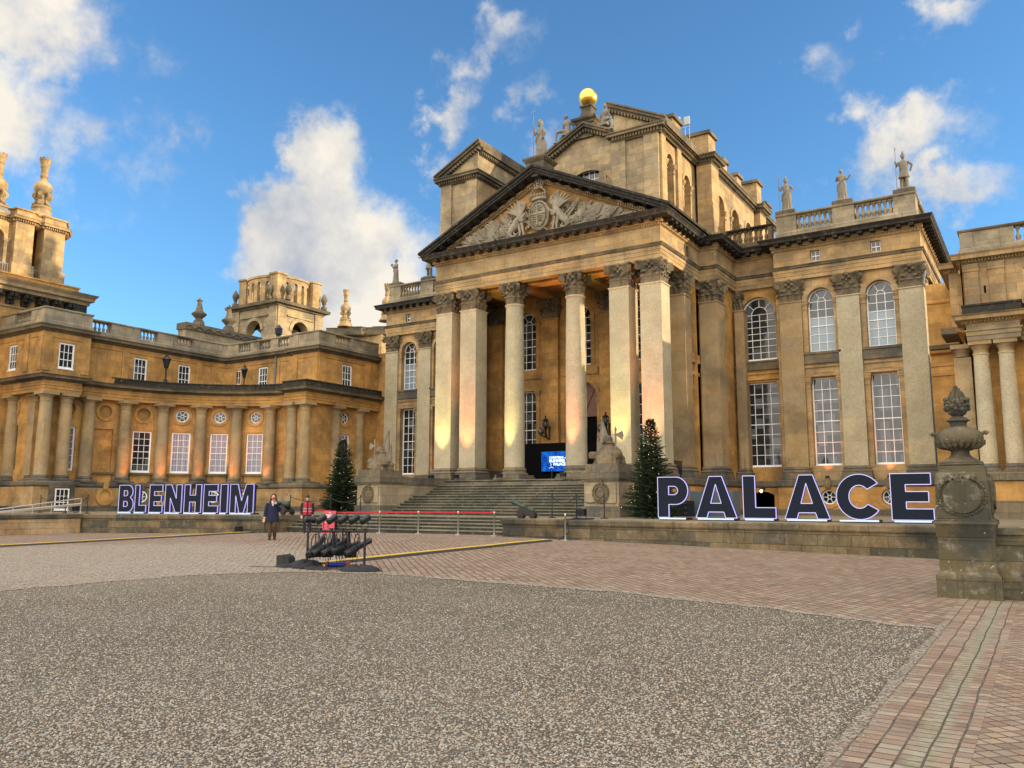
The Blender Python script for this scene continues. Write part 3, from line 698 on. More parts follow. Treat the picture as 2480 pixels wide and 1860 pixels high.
# portico back wall with door
f = pm(-31, 44.3, 1, 0); B = [(-27.45, 'w'), (-23.55, 'd'), (-19.65, 'w')]
mb = MB(); ops = []
for x, k in B:
    u = x+31; ops.append((u, 10.0, 1.45, 3.75, 'a', .5)); ops.append((u, 3.7, 1.45, 4.95, 'r', .5) if k == 'w' else (u, 2.92, 2.2, 6.1, 'a', .7))
wall(mb, f, 0, 14.9, 2.9, 14.7, ops, .5)
for x, k in B:
    u = x+31; arcsur(mb, f, u, 10.0, 1.45, 3.75, .26, .05)
    if k == 'w': rectsur(mb, f, u, 3.7, 1.45, 4.95, .26, .05)
    else: arcsur(mb, f, u, 2.92, 2.2, 6.1, .26, .06)
    ubox(mb, f, u-1.2, u+1.2, 9.4, 9.85, -.1, .02)
part('wall', mb, GOLD, PAL)
for x, k in B:
    window(PAL, f, x+31, 10.02, 1.45, 3.73, 'a', 3, 6, .3)
    if k == 'w': window(PAL, f, x+31, 3.72, 1.45, 4.93, 'r', 3, 8, .3)
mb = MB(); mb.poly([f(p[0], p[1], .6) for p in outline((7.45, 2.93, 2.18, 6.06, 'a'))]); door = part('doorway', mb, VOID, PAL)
ROSE = plain('rose_painted_wood', (.20, .095, .075), .6)
mb = MB(); uring(mb, f, 7.45, 7.9, 0.0, 1.08, .5, .58, 0, pi, 16); ubox(mb, f, 6.37, 8.53, 6.95, 7.9, .5, .58)
for t in (.25, .5, .75): ubar(mb, f, (7.45, 7.1), (7.45+1.0*cos(t*pi), 7.9+1.0*sin(t*pi)), .06, .44, .52)
uring(mb, f, 7.45, 7.9, .95, 1.08, .44, .52, 0, pi, 16); ubox(mb, f, 6.37, 8.53, 6.85, 7.0, .42, .58); part('fanlight_panel', mb, ROSE, PAL)
for a, b in ((-26.2, -25.0), (-22.1, -20.9), (-30.35, -29.15), (-17.95, -16.75)): pier(PAL, 'pilaster', a, b, 44.0, 44.6, GOLD, capoff=((a+b)/2, 44.6))
# portico supports
for a, b in ((-30.95, -29.75), (-29.1, -27.95), (-19.15, -18.0), (-17.35, -16.15)):
    pier(PAL, 'square_pier', a, b, 39.35, 40.5, SHAFT)
for x in (-25.57, -21.53):
    mb = MB(); r0, r1 = .59, .51
    mb.lathe((x, 39.93, 0), [(r0, 3.62), (r0, 4.5), (r0*.995, 6.5), (r0*.965, 9), (r0*.92, 11.2), (r1*1.0, 12.95), (r1*1.02, 13.0), (r1*1.12, 13.02), (r1*1.12, 13.1), (r1, 13.13)], 40)
    o = part('column', mb, SHAFT, PAL); bb = MB(); bcol(bb, (x, 39.93), 3.18, r0, .46); bb.cbox((x, 39.93, 3.1), 1.62, 1.62, .16); bb.cbox((x, 39.93, 2.96), 1.75, 1.75, .14); part('base', bb, BASE, o)
    put_capital(o, x, 39.93, 13.13, .5, True)
for x0 in (-17.1, mx(-16.1)):
    pier(PAL, 'square_pier', x0, x0+1.0, 42.5, 43.5, SHAFTG)
for a, b in ((-16.15, -15.07), (-32.03, -30.95)): pier(PAL, 'pilaster', a, b, 45.0, 46.2, SHAFTG)
pier(PAL, 'pilaster', -15.1, -14.55, 48.15, 48.9, SHAFTG, capoff=(-15.0, 48.75))
# pediment
PA = (-23.55, 20.0); SL = .475
def zl(x): return 16.86+ (8.2-abs(x+23.55))*SL
mb = MB()
f = pm(-31.6, 39.62, 1, 0)
mb.ext([(-30.9, 39.62, 16.8), (-16.2, 39.62, 16.8), (-23.55, 39.62, 16.8+7.35*SL)], (0, .4, 0)); part('tympanum', mb, GOLD, PAL)
def rake(mb, y0, y1, dz0, dz1, x0=8.3):
    for s in (-1, 1):
        e = (-23.55+s*x0); zb = 16.86+(8.3-x0)*SL
        q = [(e, 16.86+(8.3-x0)*SL+dz0), (-23.55, 16.86+8.3*SL+dz0), (-23.55, 16.86+8.3*SL+dz1), (e, zb+dz1)]
        a = [(x, y0, z) for x, z in q]; mb.ext(a, (0, y1-y0, 0))
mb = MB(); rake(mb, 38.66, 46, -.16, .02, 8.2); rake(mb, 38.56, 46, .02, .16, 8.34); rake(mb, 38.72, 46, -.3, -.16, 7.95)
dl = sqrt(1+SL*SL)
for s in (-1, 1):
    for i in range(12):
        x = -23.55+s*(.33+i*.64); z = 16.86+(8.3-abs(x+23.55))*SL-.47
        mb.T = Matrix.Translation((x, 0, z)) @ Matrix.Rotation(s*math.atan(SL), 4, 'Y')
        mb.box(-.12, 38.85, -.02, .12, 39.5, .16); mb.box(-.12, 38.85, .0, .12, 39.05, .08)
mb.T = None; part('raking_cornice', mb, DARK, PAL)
mb = MB(); rake(mb, 39.3, 39.7, -.5, -.42, 7.4); rake(mb, 39.42, 39.7, -.68, -.5, 7.2)
for s in (-1, 1):
    for i in range(52):
        x = -23.55+s*(.07+i*.135); z = 16.86+(8.3-abs(x+23.55))*SL-.62
        mb.T = Matrix.Translation((x, 0, z)) @ Matrix.Rotation(s*math.atan(SL), 4, 'Y'); mb.box(-.035, 39.28, 0, .035, 39.5, .13)
mb.T = None; part('raking_dentils', mb, GOLD2, PAL)
# pedestal on the apex
mb = MB(); mb.box(-24.15, 38.85, 20.3, -22.95, 40.1, 21.35); rectsweep(mb, -24.15, 38.85, -22.95, 40.1, [(0, 21.15), (.06, 21.22), (.14, 21.34), (.16, 21.42), (.1, 21.48), (-.6, 21.5)])
part('apex_pedestal', mb, CORN, PAL)
# parapets with balusters
MPs = [(-12.5+.2, 48.4), (-12.3, 47.75), (-4.85, 47.75), (-4.85, 58)]
parapet(PAL, [(-12.26, 49.5), (-12.26, 47.75), (-4.85, 47.75), (-4.85, 58)], 16.84, 17.35, 18.42, [(1, 1.12, 3.12), (1, 4.3, 6.3), (2, 1.2, 3.4)], .45, PARA, PARA, TAN)
parapet(PAL, [(-42.25, 58), (-42.25, 47.75), (-34.84, 47.75), (-34.84, 49.5)], 16.84, 17.35, 18.42, [(1, 1.12, 3.12), (1, 4.3, 6.3), (0, 1, 8)], .45, PARA, PARA, TAN)
parapet(PAL, [(-16.4, 48.55), (-12.75, 48.55)], 16.84, 17.35, 18.3, [(0, .9, 3.4)], .4, CORN, DARK, CORN)
parapet(PAL, [(mx(-12.75), 48.55), (mx(-16.4), 48.55)], 16.84, 17.35, 18.3, [(0, .2, 2.7)], .4, CORN, DARK, CORN)
for a in (-12.3, -9.13, -5.93, mx(-11.15), mx(-8.0), mx(-4.78)): mb = MB(); mb.box(a, 47.7, 18.425, a+1.12, 48.35, 18.66); part('statue_plinth', mb, CORN, PAL)
# upper block: two half-pedimented pavilions, central gable, clerestory with arched bays
def pav(s):
    X = lambda x: x if s == 1 else mx(x)
    # walls
    def W_(a, b, z0, z1, ops=(), d=.5):
        a = (X(a[0]), a[1]); b = (X(b[0]), b[1])
        if s == -1: a, b = b, a
        L = Vector((b[0]-a[0], b[1]-a[1])).length
        if s == -1: ops = [(L-o[0],)+tuple(o[1:]) for o in ops]
        mb = MB(); wall(mb, pm(a[0], a[1], b[0]-a[0], b[1]-a[1]), 0, L, z0, z1, ops, d); return mb, pm(a[0], a[1], b[0]-a[0], b[1]-a[1]), L
    mb, f, L = W_((-18.9, 39.75), (-16.24, 39.75), 16.8, 21.6)
    for u in (.3, L-.42): ubox(mb, f, u-.42, u+.42, 16.8, 21.5, -.12, .02)
    part('pavilion_wall', mb, TAN, PAL)
    ev = [(1.45, 16.8, .95, 3.95, 'a', .8, 'blind'), (4.0, 16.8, 1.0, 3.6, 'a', .5, 'blind')]
    mb, f, L = W_((-16.24, 39.75), (-16.24, 45.1), 16.8, 21.6, ev)
    if s == -1: ev = [(L-o[0],)+tuple(o[1:]) for o in ev]
    for o in ev: arcsur(mb, f, o[0], o[1], o[2], o[3], .2, .05)
    for u in ((.36, 2.65) if s == 1 else (L-.36, L-2.65)): ubox(mb, f, u-.3, u+.3, 16.8, 21.5, -.14, .02)
    part('pavilion_wall', mb, GOLD2, PAL)
    mb, f, L = W_((-18.9, 45.6), (-18.9, 39.75), 16.8, 21.6, [(3.6, 17.2, 1.5, 3.2, 'a', .6, 'blind')])
    arcsur(mb, f, 3.6 if s == 1 else L-3.6, 17.2, 1.5, 3.2, .25, .05); part('pavilion_wall', mb, GOLD2, PAL)
    path = [(-18.9, 45.5), (-18.9, 39.63), (-16.1, 39.63), (-16.1, 45.1)]
    if s == -1: path = [(X(x), y) for x, y in path][::-1]
    mb = MB(); mb.sweep(path, [(0, 21.45), (.04, 21.5), (.1, 21.55), (.1, 21.7), (.3, 21.72), (.3, 21.84), (.36, 21.9), (.36, 21.94), (-.4, 21.98)]); dentils(mb, path, 21.54, 21.7, .2, .08, .17)
    part('pavilion_cornice', mb, CORN, PAL)
    # half pediment: high at the inner edge, falling outwards
    x0, x1, z0, z1 = X(-19.2), X(-15.7), 21.96, 23.7
    tri = MB(); tri.ext([(X(-18.9), 39.75, 21.95), (X(-16.4), 39.75, 21.95), (X(-18.9), 39.75, 23.35)], (0, 5.6, 0)); part('half_pediment', tri, TAN, PAL)
    mb = MB(); sl = (z1-z0)/abs(x1-x0)
    for (ya, dz0, dz1, e) in ((39.45, -.02, .14, 0), (39.35, .14, .24, .08), (39.6, -.2, -.02, .15)):
        q = [(x0, ya, z1+dz0), (x1, ya, z0+dz0), (x1, ya, z0+dz1), (x0, ya, z1+dz1)]; mb.ext(q, (0, 45.4-ya, 0))
    n = 18
    for i in range(n):
        t = (i+.8)/(n+.5); x = x0+(x1-x0)*t; z = z1+(z0-z1)*t-.32; mb.box(x-.045, 39.5, z, x+.045, 39.8, z+.16)
    path = [(X(-18.9), 45.4), (X(-18.9), 39.9)] if s == 1 else [(X(-18.9), 39.9), (X(-18.9), 45.4)]
    mb.sweep(path, [(0, 23.05), (.1, 23.1), (.12, 23.3), (.3, 23.34), (.32, 23.8), (0, 23.84)]); dentils(mb, path, 23.12, 23.3, .2, .1, .2)
    part('raking_cornice', mb, CORN, PAL)
for s in (1, -1): pav(s)
# central gable
mb = MB(); f = pm(-28.3, 45.5, 1, 0); wall(mb, f, 0, 9.5, 16.8, 23.4, [(4.75, 21.3, 2.2, 1.75, 's', .3)], .3); 
mb.ext([(-28.3, 45.5, 23.4), (-18.8, 45.5, 23.4), (-23.55, 45.5, 25.75)], (0, .5, 0))
uring(mb, f, 4.75, 21.0, 1.95, 2.45, -.08, .02, 0, pi, 26); ubox(mb, f, 5.6, 6.1, 20.6, 23.0, -.05, .02); part('gable_wall', mb, TAN, PAL)
for a_ in (5.55, 3.5): mb = MB(); ubox(mb, f, a_, a_+.45, 21.0, 23.0, .1, .3); part('mullion', mb, TAN, PAL)
window(PAL, f, 4.75, 21.3, 1.7, 1.7, 's' if False else 'r', 4, 3, .22, GLASSB, .05)
mb = MB(); sl = .5
for s in (-1, 1):
    for (ya, d0, d1) in ((45.0, 0, .16), (44.9, .16, .3), (45.2, -.2, 0)):
        q = [(-23.55+s*5.2, ya, 25.85-5.2*sl+d0), (-23.55, ya, 25.85+d0), (-23.55, ya, 25.85+d1), (-23.55+s*5.2, ya, 25.85-5.2*sl+d1)]; mb.ext(q, (0, 58-ya, 0))
    for i in range(24):
        x = -23.55+s*(.1+i*.21); z = 25.85-abs(x+23.55)*sl-.3; mb.box(x-.055, 45.1, z, x+.055, 45.4, z+.2)
part('gable_cornice', mb, CORN, PAL)
mb = MB(); mb.box(-28.2, 46.2, 16.8, -18.9, 60, 23); mb.box(-30.8, 45, 16.8, -16.3, 60, 21.8); part('clerestory_core', mb, TAN, PAL)
# clerestory flank, receding
def flank(s):
    X = lambda x: x if s == 1 else mx(x)
    path = [(-16.1, 45.1), (-15.2, 45.1), (-15.2, 46.4), (-15.6, 46.4), (-15.6, 55.0), (-15.2, 55.0), (-15.2, 56.4), (-15.6, 56.4), (-15.6, 60)]
    if s == -1: path = [(X(x), y) for x, y in path][::-1]
    mb = MB()
    for a, b in zip(path[:-1], path[1:]):
        L = Vector((b[0]-a[0], b[1]-a[1])).length
        ops = [(u, 16.8, 1.5, 3.5, 'a', .5, 'blind') for u in (1.3, 4.2, 7.1)] if L > 8 else []
        f = pm(a[0], a[1], b[0]-a[0], b[1]-a[1]); wall(mb, f, 0, L, 16.8, 21.6, ops, .5)
        for o in ops: arcsur(mb, f, o[0], o[1], o[2], o[3], .25, .05)
    part('clerestory_wall', mb, GOLD2, PAL)
    mb = MB(); mb.sweep(path, [(0, 21.4), (.05, 21.5), (.1, 21.6), (.1, 21.7), (.34, 21.72), (.34, 21.84), (.4, 21.9), (.4, 21.96), (-.6, 22)]); dentils(mb, path, 21.54, 21.7, .2, .08, .17)
    part('clerestory_cornice', mb, CORN, PAL)
    # attic parapet with panels and dies
    mb = MB(); cb = MB(); P2 = [(-16.45, 40.6), (-16.45, 45.3), (-15.9, 45.3), (-15.9, 60)]
    for (x0, x1, y0, y1, z1) in ((-17.6, -16.45, 40.4, 60, 22.7), (-17.6, -15.95, 45.5, 60, 22.75)): mb.box(X(x0), y0, 21.9, X(x1), y1, z1); cb.box(X(x0)-.1*s, y0-.1, z1, X(x1)+.12*s, y1, z1+.16)
    for (x0, x1, y0, y1, z1) in ((-17.7, -16.3, 39.9, 40.5, 22.4), (-17.9, -16.3, 41.9, 43.2, 23.25), (-17.1, -15.35, 45.2, 46.4, 23.35), (-16.6, -15.75, 48.9, 49.8, 23.1), (-16.6, -15.75, 51.8, 52.7, 23.1), (-16.9, -15.4, 55.1, 56.2, 23.7), (-17.4, -16.0, 59.4, 60.6, 23.6)):
        mb.box(X(x0), y0, 21.95 if z1 < 23.8 else 17, X(x1), y1, z1); cb.box(X(x0)-.1*s, y0-.12, z1, X(x1)+.14*s, y1+.12, z1+.2)
    for y0, y1, xx in ((43.5, 44.9, -16.45), (46.7, 48.6, -15.95), (50.1, 51.5, -15.95), (53, 54.8, -15.95)):
        for (a, b, c, d) in ((y0, y1, 22.1, 22.16), (y0, y1, 22.5, 22.56), (y0, y0+.06, 22.16, 22.5), (y1-.06, y1, 22.16, 22.5)): mb.box(X(xx), a, c, X(xx+.04), b, d)
    part('attic_parapet', mb, GOLD2, PAL); part('attic_coping', cb, CORN, PAL)
for s in (1, -1): flank(s)
# ball and its pedestal
mb = MB(); mb.box(-24.25, 45.3, 25.2, -23.05, 46.5, 26.35); rectsweep(mb, -24.25, 45.3, -23.05, 46.5, [(0, 26.1), (.1, 26.2), (.1, 26.3), (.26, 26.42), (.28, 26.56), (0, 26.62)])
def sq4(w, z): return [(-23.65-w, 45.9-w, z), (-23.65+w, 45.9-w, z), (-23.65+w, 45.9+w, z), (-23.65-w, 45.9+w, z)]
mb.rings([sq4(.6, 26.6), sq4(.42, 26.85), sq4(.34, 27.15), sq4(.36, 27.4), sq4(.44, 27.45), sq4(.44, 27.55), sq4(.3, 27.62)], False); part('ball_pedestal', mb, CORN, PAL)
mb = MB(); mb.ball((-23.65, 45.9, 28.2), .62, 40); part('golden_ball', mb, GOLDL, PAL)
# downpipe at the wing end
mb = MB(); mb.tube([(-4.62, 47.6, 14.2), (-4.62, 47.55, 13.75), (-4.72, 47.5, 13.2), (-4.55, 47.5, 12.9), (-4.55, 47.5, 3.4), (-4.3, 47.3, 3.0)], .06, 8)
for z in (12, 10, 8, 6, 4): mb.tube([(-4.55, 47.5, z), (-4.55, 47.5, z+.12)], .08, 8)
part('downpipe', mb, LEAD, PAL)

mb = MB(); mb.box(-50, 48.05, .9, -42.25, 60, 13.2); part('link_block', mb, GOLD, PAL)
# ------------------------------------------------------------------ quadrant colonnade wing on the left
WNG = thing('colonnade_wing', 'curved two storey ochre wing with Doric colonnade, round windows and balustraded roof', 'wing', (-50, 38, 0))
CX, CY = -44.3, 31.4
def arcpts(r, a0, a1, n): return [(CX+r*cos(radians(a0+(a1-a0)*i/n)), CY+r*sin(radians(a0+(a1-a0)*i/n))) for i in range(n+1)]
def lowpath(o):      # face of the lower entablature, moved back by o
    r = 9.9+o
    return [(-64, 27.55+o), (-53.25-o, 27.55+o), (-53.25-o, 30.0+o), (-54.2-o, 30.0+o)]+arcpts(r, 180, 97, 26)+[(-45.4-o, 40.3+o), (-43.15-o, 40.3+o), (-43.15-o, 48)]
LP = lowpath(0)
mb = MB(); mb.sweep(LP, [(-.5, 8.62), (0, 8.62), (0, 8.82), (.03, 8.83), (.03, 9.0), (.08, 9.03), (.08, 9.09), (0, 9.1), (0, 9.36)]); part('entablature', mb, GOLD, WNG)
mb = MB(); mb.sweep(LP, [(0, 9.34), (.06, 9.37), (.1, 9.46), (.38, 9.5), (.4, 9.64), (.46, 9.72), (.2, 9.76), (-.8, 9.78)]); dentils(mb, LP, 9.4, 9.48, .16, .06, .13); part('cornice', mb, CORN, WNG)
mb = MB(); mb.sweep(LP, [(.12, 9.74), (.1, 10.1), (.14, 10.12), (.14, 10.2), (-.35, 10.22), (-.35, 9.8)]); part('blocking_course', mb, DARK, WNG)
# flat roof between the storeys
mb = MB(); mb.prism(lowpath(.2)+[(-64, 48)], 9.5, 9.72); part('lead_roof', mb, LEAD, WNG)
# lower wall
BAYS = [173.5, 159.2, 144.8, 130.4, 115.9]
RW = 10.38
AF = am(CX, CY, RW); mb = MB(); ops = []
for i, a in enumerate(BAYS):
    u = RW*radians(180-a); ops.append((u, 7.82-.45, .9, .9, 'c', .25, 'blind' if i < 2 else ''))
    ops.append((u, 3.68, 1.28, 2.95, 'r', .16 if i == 0 else .3, 'blind' if i == 0 else ''))
wall(mb, AF, 0, RW*radians(180-97), 2.9, 8.7, ops, .3, step=.5)
for i, a in enumerate(BAYS):
    u = RW*radians(180-a); uring(mb, AF, u, 7.82, .45, .66, -.07, .02)
part('wall', mb, GOLD, WNG)
wf = [(pm(-54.68, 27.9, 0, 1), 3.5, [2.15]), (pm(-45.0, 40.9, 1, 0), 1.5, []), (pm(-43.55, 40.9, 0, 1), 7.2, [3.7]), (pm(-64, 28.1, 1, 0), 9.4, [6.3])]
for f, L, us in wf:
    mb = MB(); ops = []
    for u in us: ops += [(u, 7.37, .9, .9, 'c', .25, 'blind' if L < 4 else ''), (u, 3.68, 1.2, 2.95, 'r', .3)]
    wall(mb, f, 0, L, 2.9, 8.7, ops, .3)
    for u in us: uring(mb, f, u, 7.82, .45, .66, -.07, .02)
    part('wall', mb, GOLD, WNG)
    for u in us:
        window(WNG, f, u, 3.68, 1.2, 2.93, 'r', 3, 6, .12, CURT if L < 8 else GLASS, .1)
        if L > 4: window(WNG, f, u, 7.39, .86, .86, 'c', 0, 0, .14, GLASS, .06)
for i, a in enumerate(BAYS):
    u = RW*radians(180-a)
    if i: window(WNG, AF, u, 3.7, 1.26, 2.92, 'r', 3, 6, .1, GLASS if i == 1 else CURT, .1)
    if i > 1: window(WNG, AF, u, 7.39, .86, .86, 'c', 0, 0, .12, GLASSB if i > 2 else GLASS, .07)
for i, a in enumerate(BAYS):
    mb = MB(); u = RW*radians(180-a); ubox(mb, AF, u-.82, u+.82, 3.52, 3.66, -.16, .1); ubox(mb, AF, u-.78, u-.66, 2.95, 3.52, -.06, .02); ubox(mb, AF, u+.66, u+.78, 2.95, 3.52, -.06, .02); part('window_sill', mb, CORN, WNG)
# Doric columns
def dcol(x, y, r=.42, sq=False, mat=None):
    mb = MB()
    if sq: mb.prism(sqpath(x-r, y-r, x+r, y+r), 3.3, 8.05)
    else: mb.lathe((x, y, 0), [(r, 3.3), (r, 4.4), (r*.97, 5.8), (r*.9, 7.2), (r*.85, 8.02), (r*.93, 8.03), (r*.93, 8.09), (r*.85, 8.1)], 30)
    o = part('column', mb, mat or SHAFTG, WNG)
    bb = MB(); bcol(bb, (x, y), 3.0, r, .32); bb.cbox((x, y, 2.96), r*2.75, r*2.75, .13); part('base', bb, BASE, o)
    cb = MB(); cb.lathe((x, y, 0), [(r*.86, 8.1), (r*.86, 8.26), (r*.92, 8.28), (r*.95, 8.3), (r*1.15, 8.42), (r*1.18, 8.44)], 24); cb.cbox((x, y, 8.535), r*2.6, r*2.6, .19); part('capital', cb, SHAFTG, o)
ca = [181.0, 166.5, 152.2, 137.5, 122.9, 108.0]
for a in ca: dcol(CX+9.98*cos(radians(a)), CY+9.98*sin(radians(a)))
for x, y in ((-57.7, 28.0), (-53.68, 28.0), (-53.68, 29.3), (-44.95, 40.75), (-43.62, 40.75), (-43.62, 43.7), (-43.62, 46.2)): dcol(x, y)
for x, y in ((-55.3, 28.35), (-44.0, 41.6)): dcol(x, y, .42, True)
mb = MB(); mb.box(-44.6, 41.0, 2.9, -43.5, 43.1, 8.62); part('pier_wall', mb, GOLD, WNG)
# podium with round windows
PP = lowpath(-.3); mb = MB(); mb.sweep(PP, [(0, .9), (0, 2.6)])
part('podium', mb, stone('patchy_podium_stone', [(.42, .235, .08), (.40, .28, .14), (.45, .25, .09), (.42, .33, .2)], dk=.45, streak=.2, bw=1.4, bh=.6, dscale=.6, var=.6), WNG)
mb = MB(); mb.sweep(PP, [(0, 2.56), (.08, 2.62), (.12, 2.68), (.12, 2.86), (.05, 2.92), (-.9, 2.93)]); mb.sweep(PP, [(.1, .9), (.1, 1.3), (0, 1.36)]); part('podium_band', mb, BASE, WNG)
for i, a in enumerate([173.5, 159.2, 144.8, 130.4, 115.9]):
    f = am(CX, CY, 9.6); u = 9.6*radians(180-a)
    mb = MB(); uring(mb, f, u, 1.98, .4, .62, -.09, .02); mb.poly([f(u+.41*cos(t), 1.98+.41*sin(t), -.01) for t in [2*pi*j/24 for j in range(24)]])
    ubox(mb, f, u-.17, u+.17, 2.45, 2.95, -.16, .02); part('round_surround', mb, CORN if i else GOLD, WNG)
    if i: window(WNG, f, u, 1.58, .8, .8, 'c', 0, 0, -.09)
f = pm(-54.0, 27.25, 0, 1)
window(WNG, pm(-52.9, 27.25, 0, 1), 1.8, 1.1, .9, 1.35, 's' if False else 'r', 3, 3, -.06)
mb = MB(); fq = pm(-52.95, 27.25, 0, 1); ubox(mb, fq, .95, 1.3, 1.1, 2.5, -.1, .02); ubox(mb, fq, 2.3, 2.6, 1.1, 2.5, -.1, .02); ubox(mb, fq, .95, 2.6, 2.5, 2.7, -.1, .02); part('window_surround', mb, CORN, WNG)
# upper storey
UP = [(-64, 27.1), (-52.9, 27.1), (-52.9, 30.2), (-54.0, 30.2), (-54.0, 41.1), (-53.77, 41.67), (-53.2, 41.9), (-46.2, 41.9), (-46.2, 41.7), (-43.5, 41.7), (-43.5, 48)]
UW = {0: [7.4], 1: [1.55], 3: [4.4, 8.0], 6: [.5, 3.55, 6.9], 9: [2.95]}
mb = MB(); wl = []
for i, (a, b) in enumerate(zip(UP[:-1], UP[1:])):
    L = Vector((b[0]-a[0], b[1]-a[1])).length; f = pm(a[0], a[1], b[0]-a[0], b[1]-a[1])
    ops = [(u, 10.12, 1.04, 1.72, 'r', .22) for u in UW.get(i, [])]; wall(mb, f, 0, L, 9.7, 12.5, ops, .28); wl += [(f, o[0]) for o in ops]
    # shallow pilaster strips
    if L > 2:
        for k in ([.3, L-.3] + ([1.2+2.0*j for j in range(1, int(L/2)) if all(abs(1.2+2.0*j-u) > 1 for u in UW.get(i, []))] if L > 4 else [])): ubox(mb, f, k-.26, k+.26, 9.9, 12.3, -.07, .01)
part('upper_wall', mb, GOLD, WNG)
for f, u in wl: window(WNG, f, u, 10.14, 1.02, 1.68, 'r', 3, 3, .06, GLASS, .1)
mb = MB()
mb.sweep(UP, [(0, 12.05), (.05, 12.08), (.05, 12.14), (0, 12.16)]); part('string_course', mb, GOLD, WNG)
mb = MB(); mb.sweep(UP, [(0, 12.42), (.07, 12.46), (.1, 12.56), (.34, 12.6), (.36, 12.74), (.44, 12.84), (-.5, 12.88)]); dentils(mb, UP, 12.48, 12.58, .17, .06, .13); part('upper_cornice', mb, CORN, WNG)
parapet(WNG, UP, 12.86, 13.2, 14.02, [(0, 7.4, 9.4), (1, .0, .0), (3, .5, 2.0), (3, 4.2, 5.6), (3, 7.2, 8.6), (6, .6, 2.0), (6, 3.0, 4.3), (6, 5.1, 6.3), (9, 1.6, 3.2)], .4, PARA, PARA, PARA)
mb = MB(); mb.prism([(x-.3 if y < 41 else x, y+.3) for x, y in UP[:2]]+[(-53.3, 30.4), (-54.4, 30.4), (-54.4, 42.2), (-43.9, 42.2), (-43.9, 48), (-64, 48)], 12.6, 12.8); part('roof', mb, LEAD, WNG)
mb = MB(); mb.tube([(-48.1, 41.75, 12.5), (-48.1, 41.75, 12.1), (-48.12, 41.78, 10.0)], .07, 8); part('downpipe', mb, LEAD, WNG)
# ------------------------------------------------------------------ right hand colonnade wing (its near end stands at the frame edge)
WR = thing('colonnade_wing', 'ochre wing end at the right edge with paired columns and balustrade', 'wing', (1, 42, 0))
RP = [(-2.45, 41.9), (-2.45, 40.3), (-.45, 40.3), (-.45, 41.2), (5, 41.2)]+[(4.0+9.9*cos(radians(a)), 31.4+9.9*sin(radians(a))) for a in range(78, -1, -6)]+[(13.9, 27.5), (12.9, 27.5), (12.9, 20), (40, 20)]
mb = MB(); mb.sweep(RP, [(-.5, 8.62), (0, 8.62), (0, 8.82), (.03, 8.83), (.03, 9.0), (.08, 9.03), (.08, 9.09), (0, 9.1), (0, 9.36)]); part('entablature', mb, TAN, WR)
mb = MB(); mb.sweep(RP, [(0, 9.34), (.06, 9.37), (.1, 9.46), (.4, 9.5), (.42, 9.64), (.5, 9.72), (.2, 9.76), (-.8, 9.78)]); dentils(mb, RP, 9.4, 9.48, .2, .06, .13); part('cornice', mb, GOLD2, WR)
mb = MB(); mb.sweep(RP, [(.12, 9.74), (.1, 10.1), (.14, 10.12), (.14, 10.2), (-.35, 10.22)]); part('blocking_course', mb, DARK, WR)
mb = MB(); mb.prism([(-2.2, 41.6), (5, 41.6), (14.4, 30), (40, 20.4), (40, 52), (-2.2, 52)], .9, 10.0); part('wall', mb, GOLD, WR)
WNG_, WNG = WNG, WR
for x, y in ((-2.0, 40.78), (-1.05, 40.78)): dcol(x, y, .34, mat=SHAFT)
for x, y in ((-2.75, 41.5), ): dcol(x, y, .34, True)
WNG = WNG_
mb = MB(); mb.sweep([(-4.6, 47.2), (-2.6, 47.2), (-2.6, 41.4)], [(0, 1), (0, 8.1), (.08, 8.14), (.1, 8.28), (0, 8.3), (0, 8.6), (.06, 8.64), (.06, 8.74), (0, 8.76), (0, 9.2), (.3, 9.3), (.34, 9.42), (0, 9.46), (0, 11.9), (.06, 11.95), (.06, 12.05), (0, 12.1), (0, 13.0)]); part('link_wall', mb, GOLD, WR)
mb = MB(); mb.sweep([(-4.6, 47.2), (-3.2, 47.2)], [(0, 9.4), (.3, 9.5), (.35, 9.7), (0, 9.75)]); part('string_course', mb, CORN, WR)
mb = MB(); mb.cbox((-3.1, 43.9, 9.6), 1.1, 2.4, .3); part('bracket_cornice', mb, CORN, WR)
U2 = [(-3.2, 48), (-3.2, 43.2), (-2.55, 43.2), (-2.55, 41.85), (8, 41.85)]+[(4.0+9.9*cos(radians(a)), 31.9+9.9*sin(radians(a))) for a in range(60, -1, -6)]+[(13.9, 27.0), (12.9, 27.0), (12.9, 20), (40, 20)]
mb = MB()
for i, (a, b) in enumerate(zip(U2[:-1], U2[1:])):
    L = Vector((b[0]-a[0], b[1]-a[1])).length; f = pm(a[0], a[1], b[0]-a[0], b[1]-a[1])
    ops = [(2.85, 10.3, .95, 1.65, 'r', .28)] if i == 3 else []; wall(mb, f, 0, L, 9.7, 12.5, ops, .28)
    if i == 3:
        fu = f
        for x in (.35, 1.35): ubox(mb, f, x-.3, x+.3, 10, 12.1, -.08, .01); ubox(mb, f, x-.33, x+.33, 12.05, 12.4, -.11, .01)
part('upper_wall', mb, GOLD2, WR); window(WR, fu, 2.85, 10.32, .93, 1.61, 'r', 3, 3, .1, GLASSB, .085)
mb = MB(); ubox(mb, fu, .82, .9, 11.0, 11.35, -.005, .0); part('slit_vent', mb, VOID, WR)
mb = MB(); mb.sweep(U2, [(0, 12.42), (.07, 12.46), (.1, 12.56), (.36, 12.6), (.38, 12.76), (.46, 12.86), (-.5, 12.9)]); dentils(mb, U2, 12.48, 12.58, .19, .06, .13); part('upper_cornice', mb, GOLD2, WR)
parapet(WR, U2[2:5], 12.88, 13.2, 14.05, [(1, 2.15, 4.6)], .4, PARA, CORN, PARA)
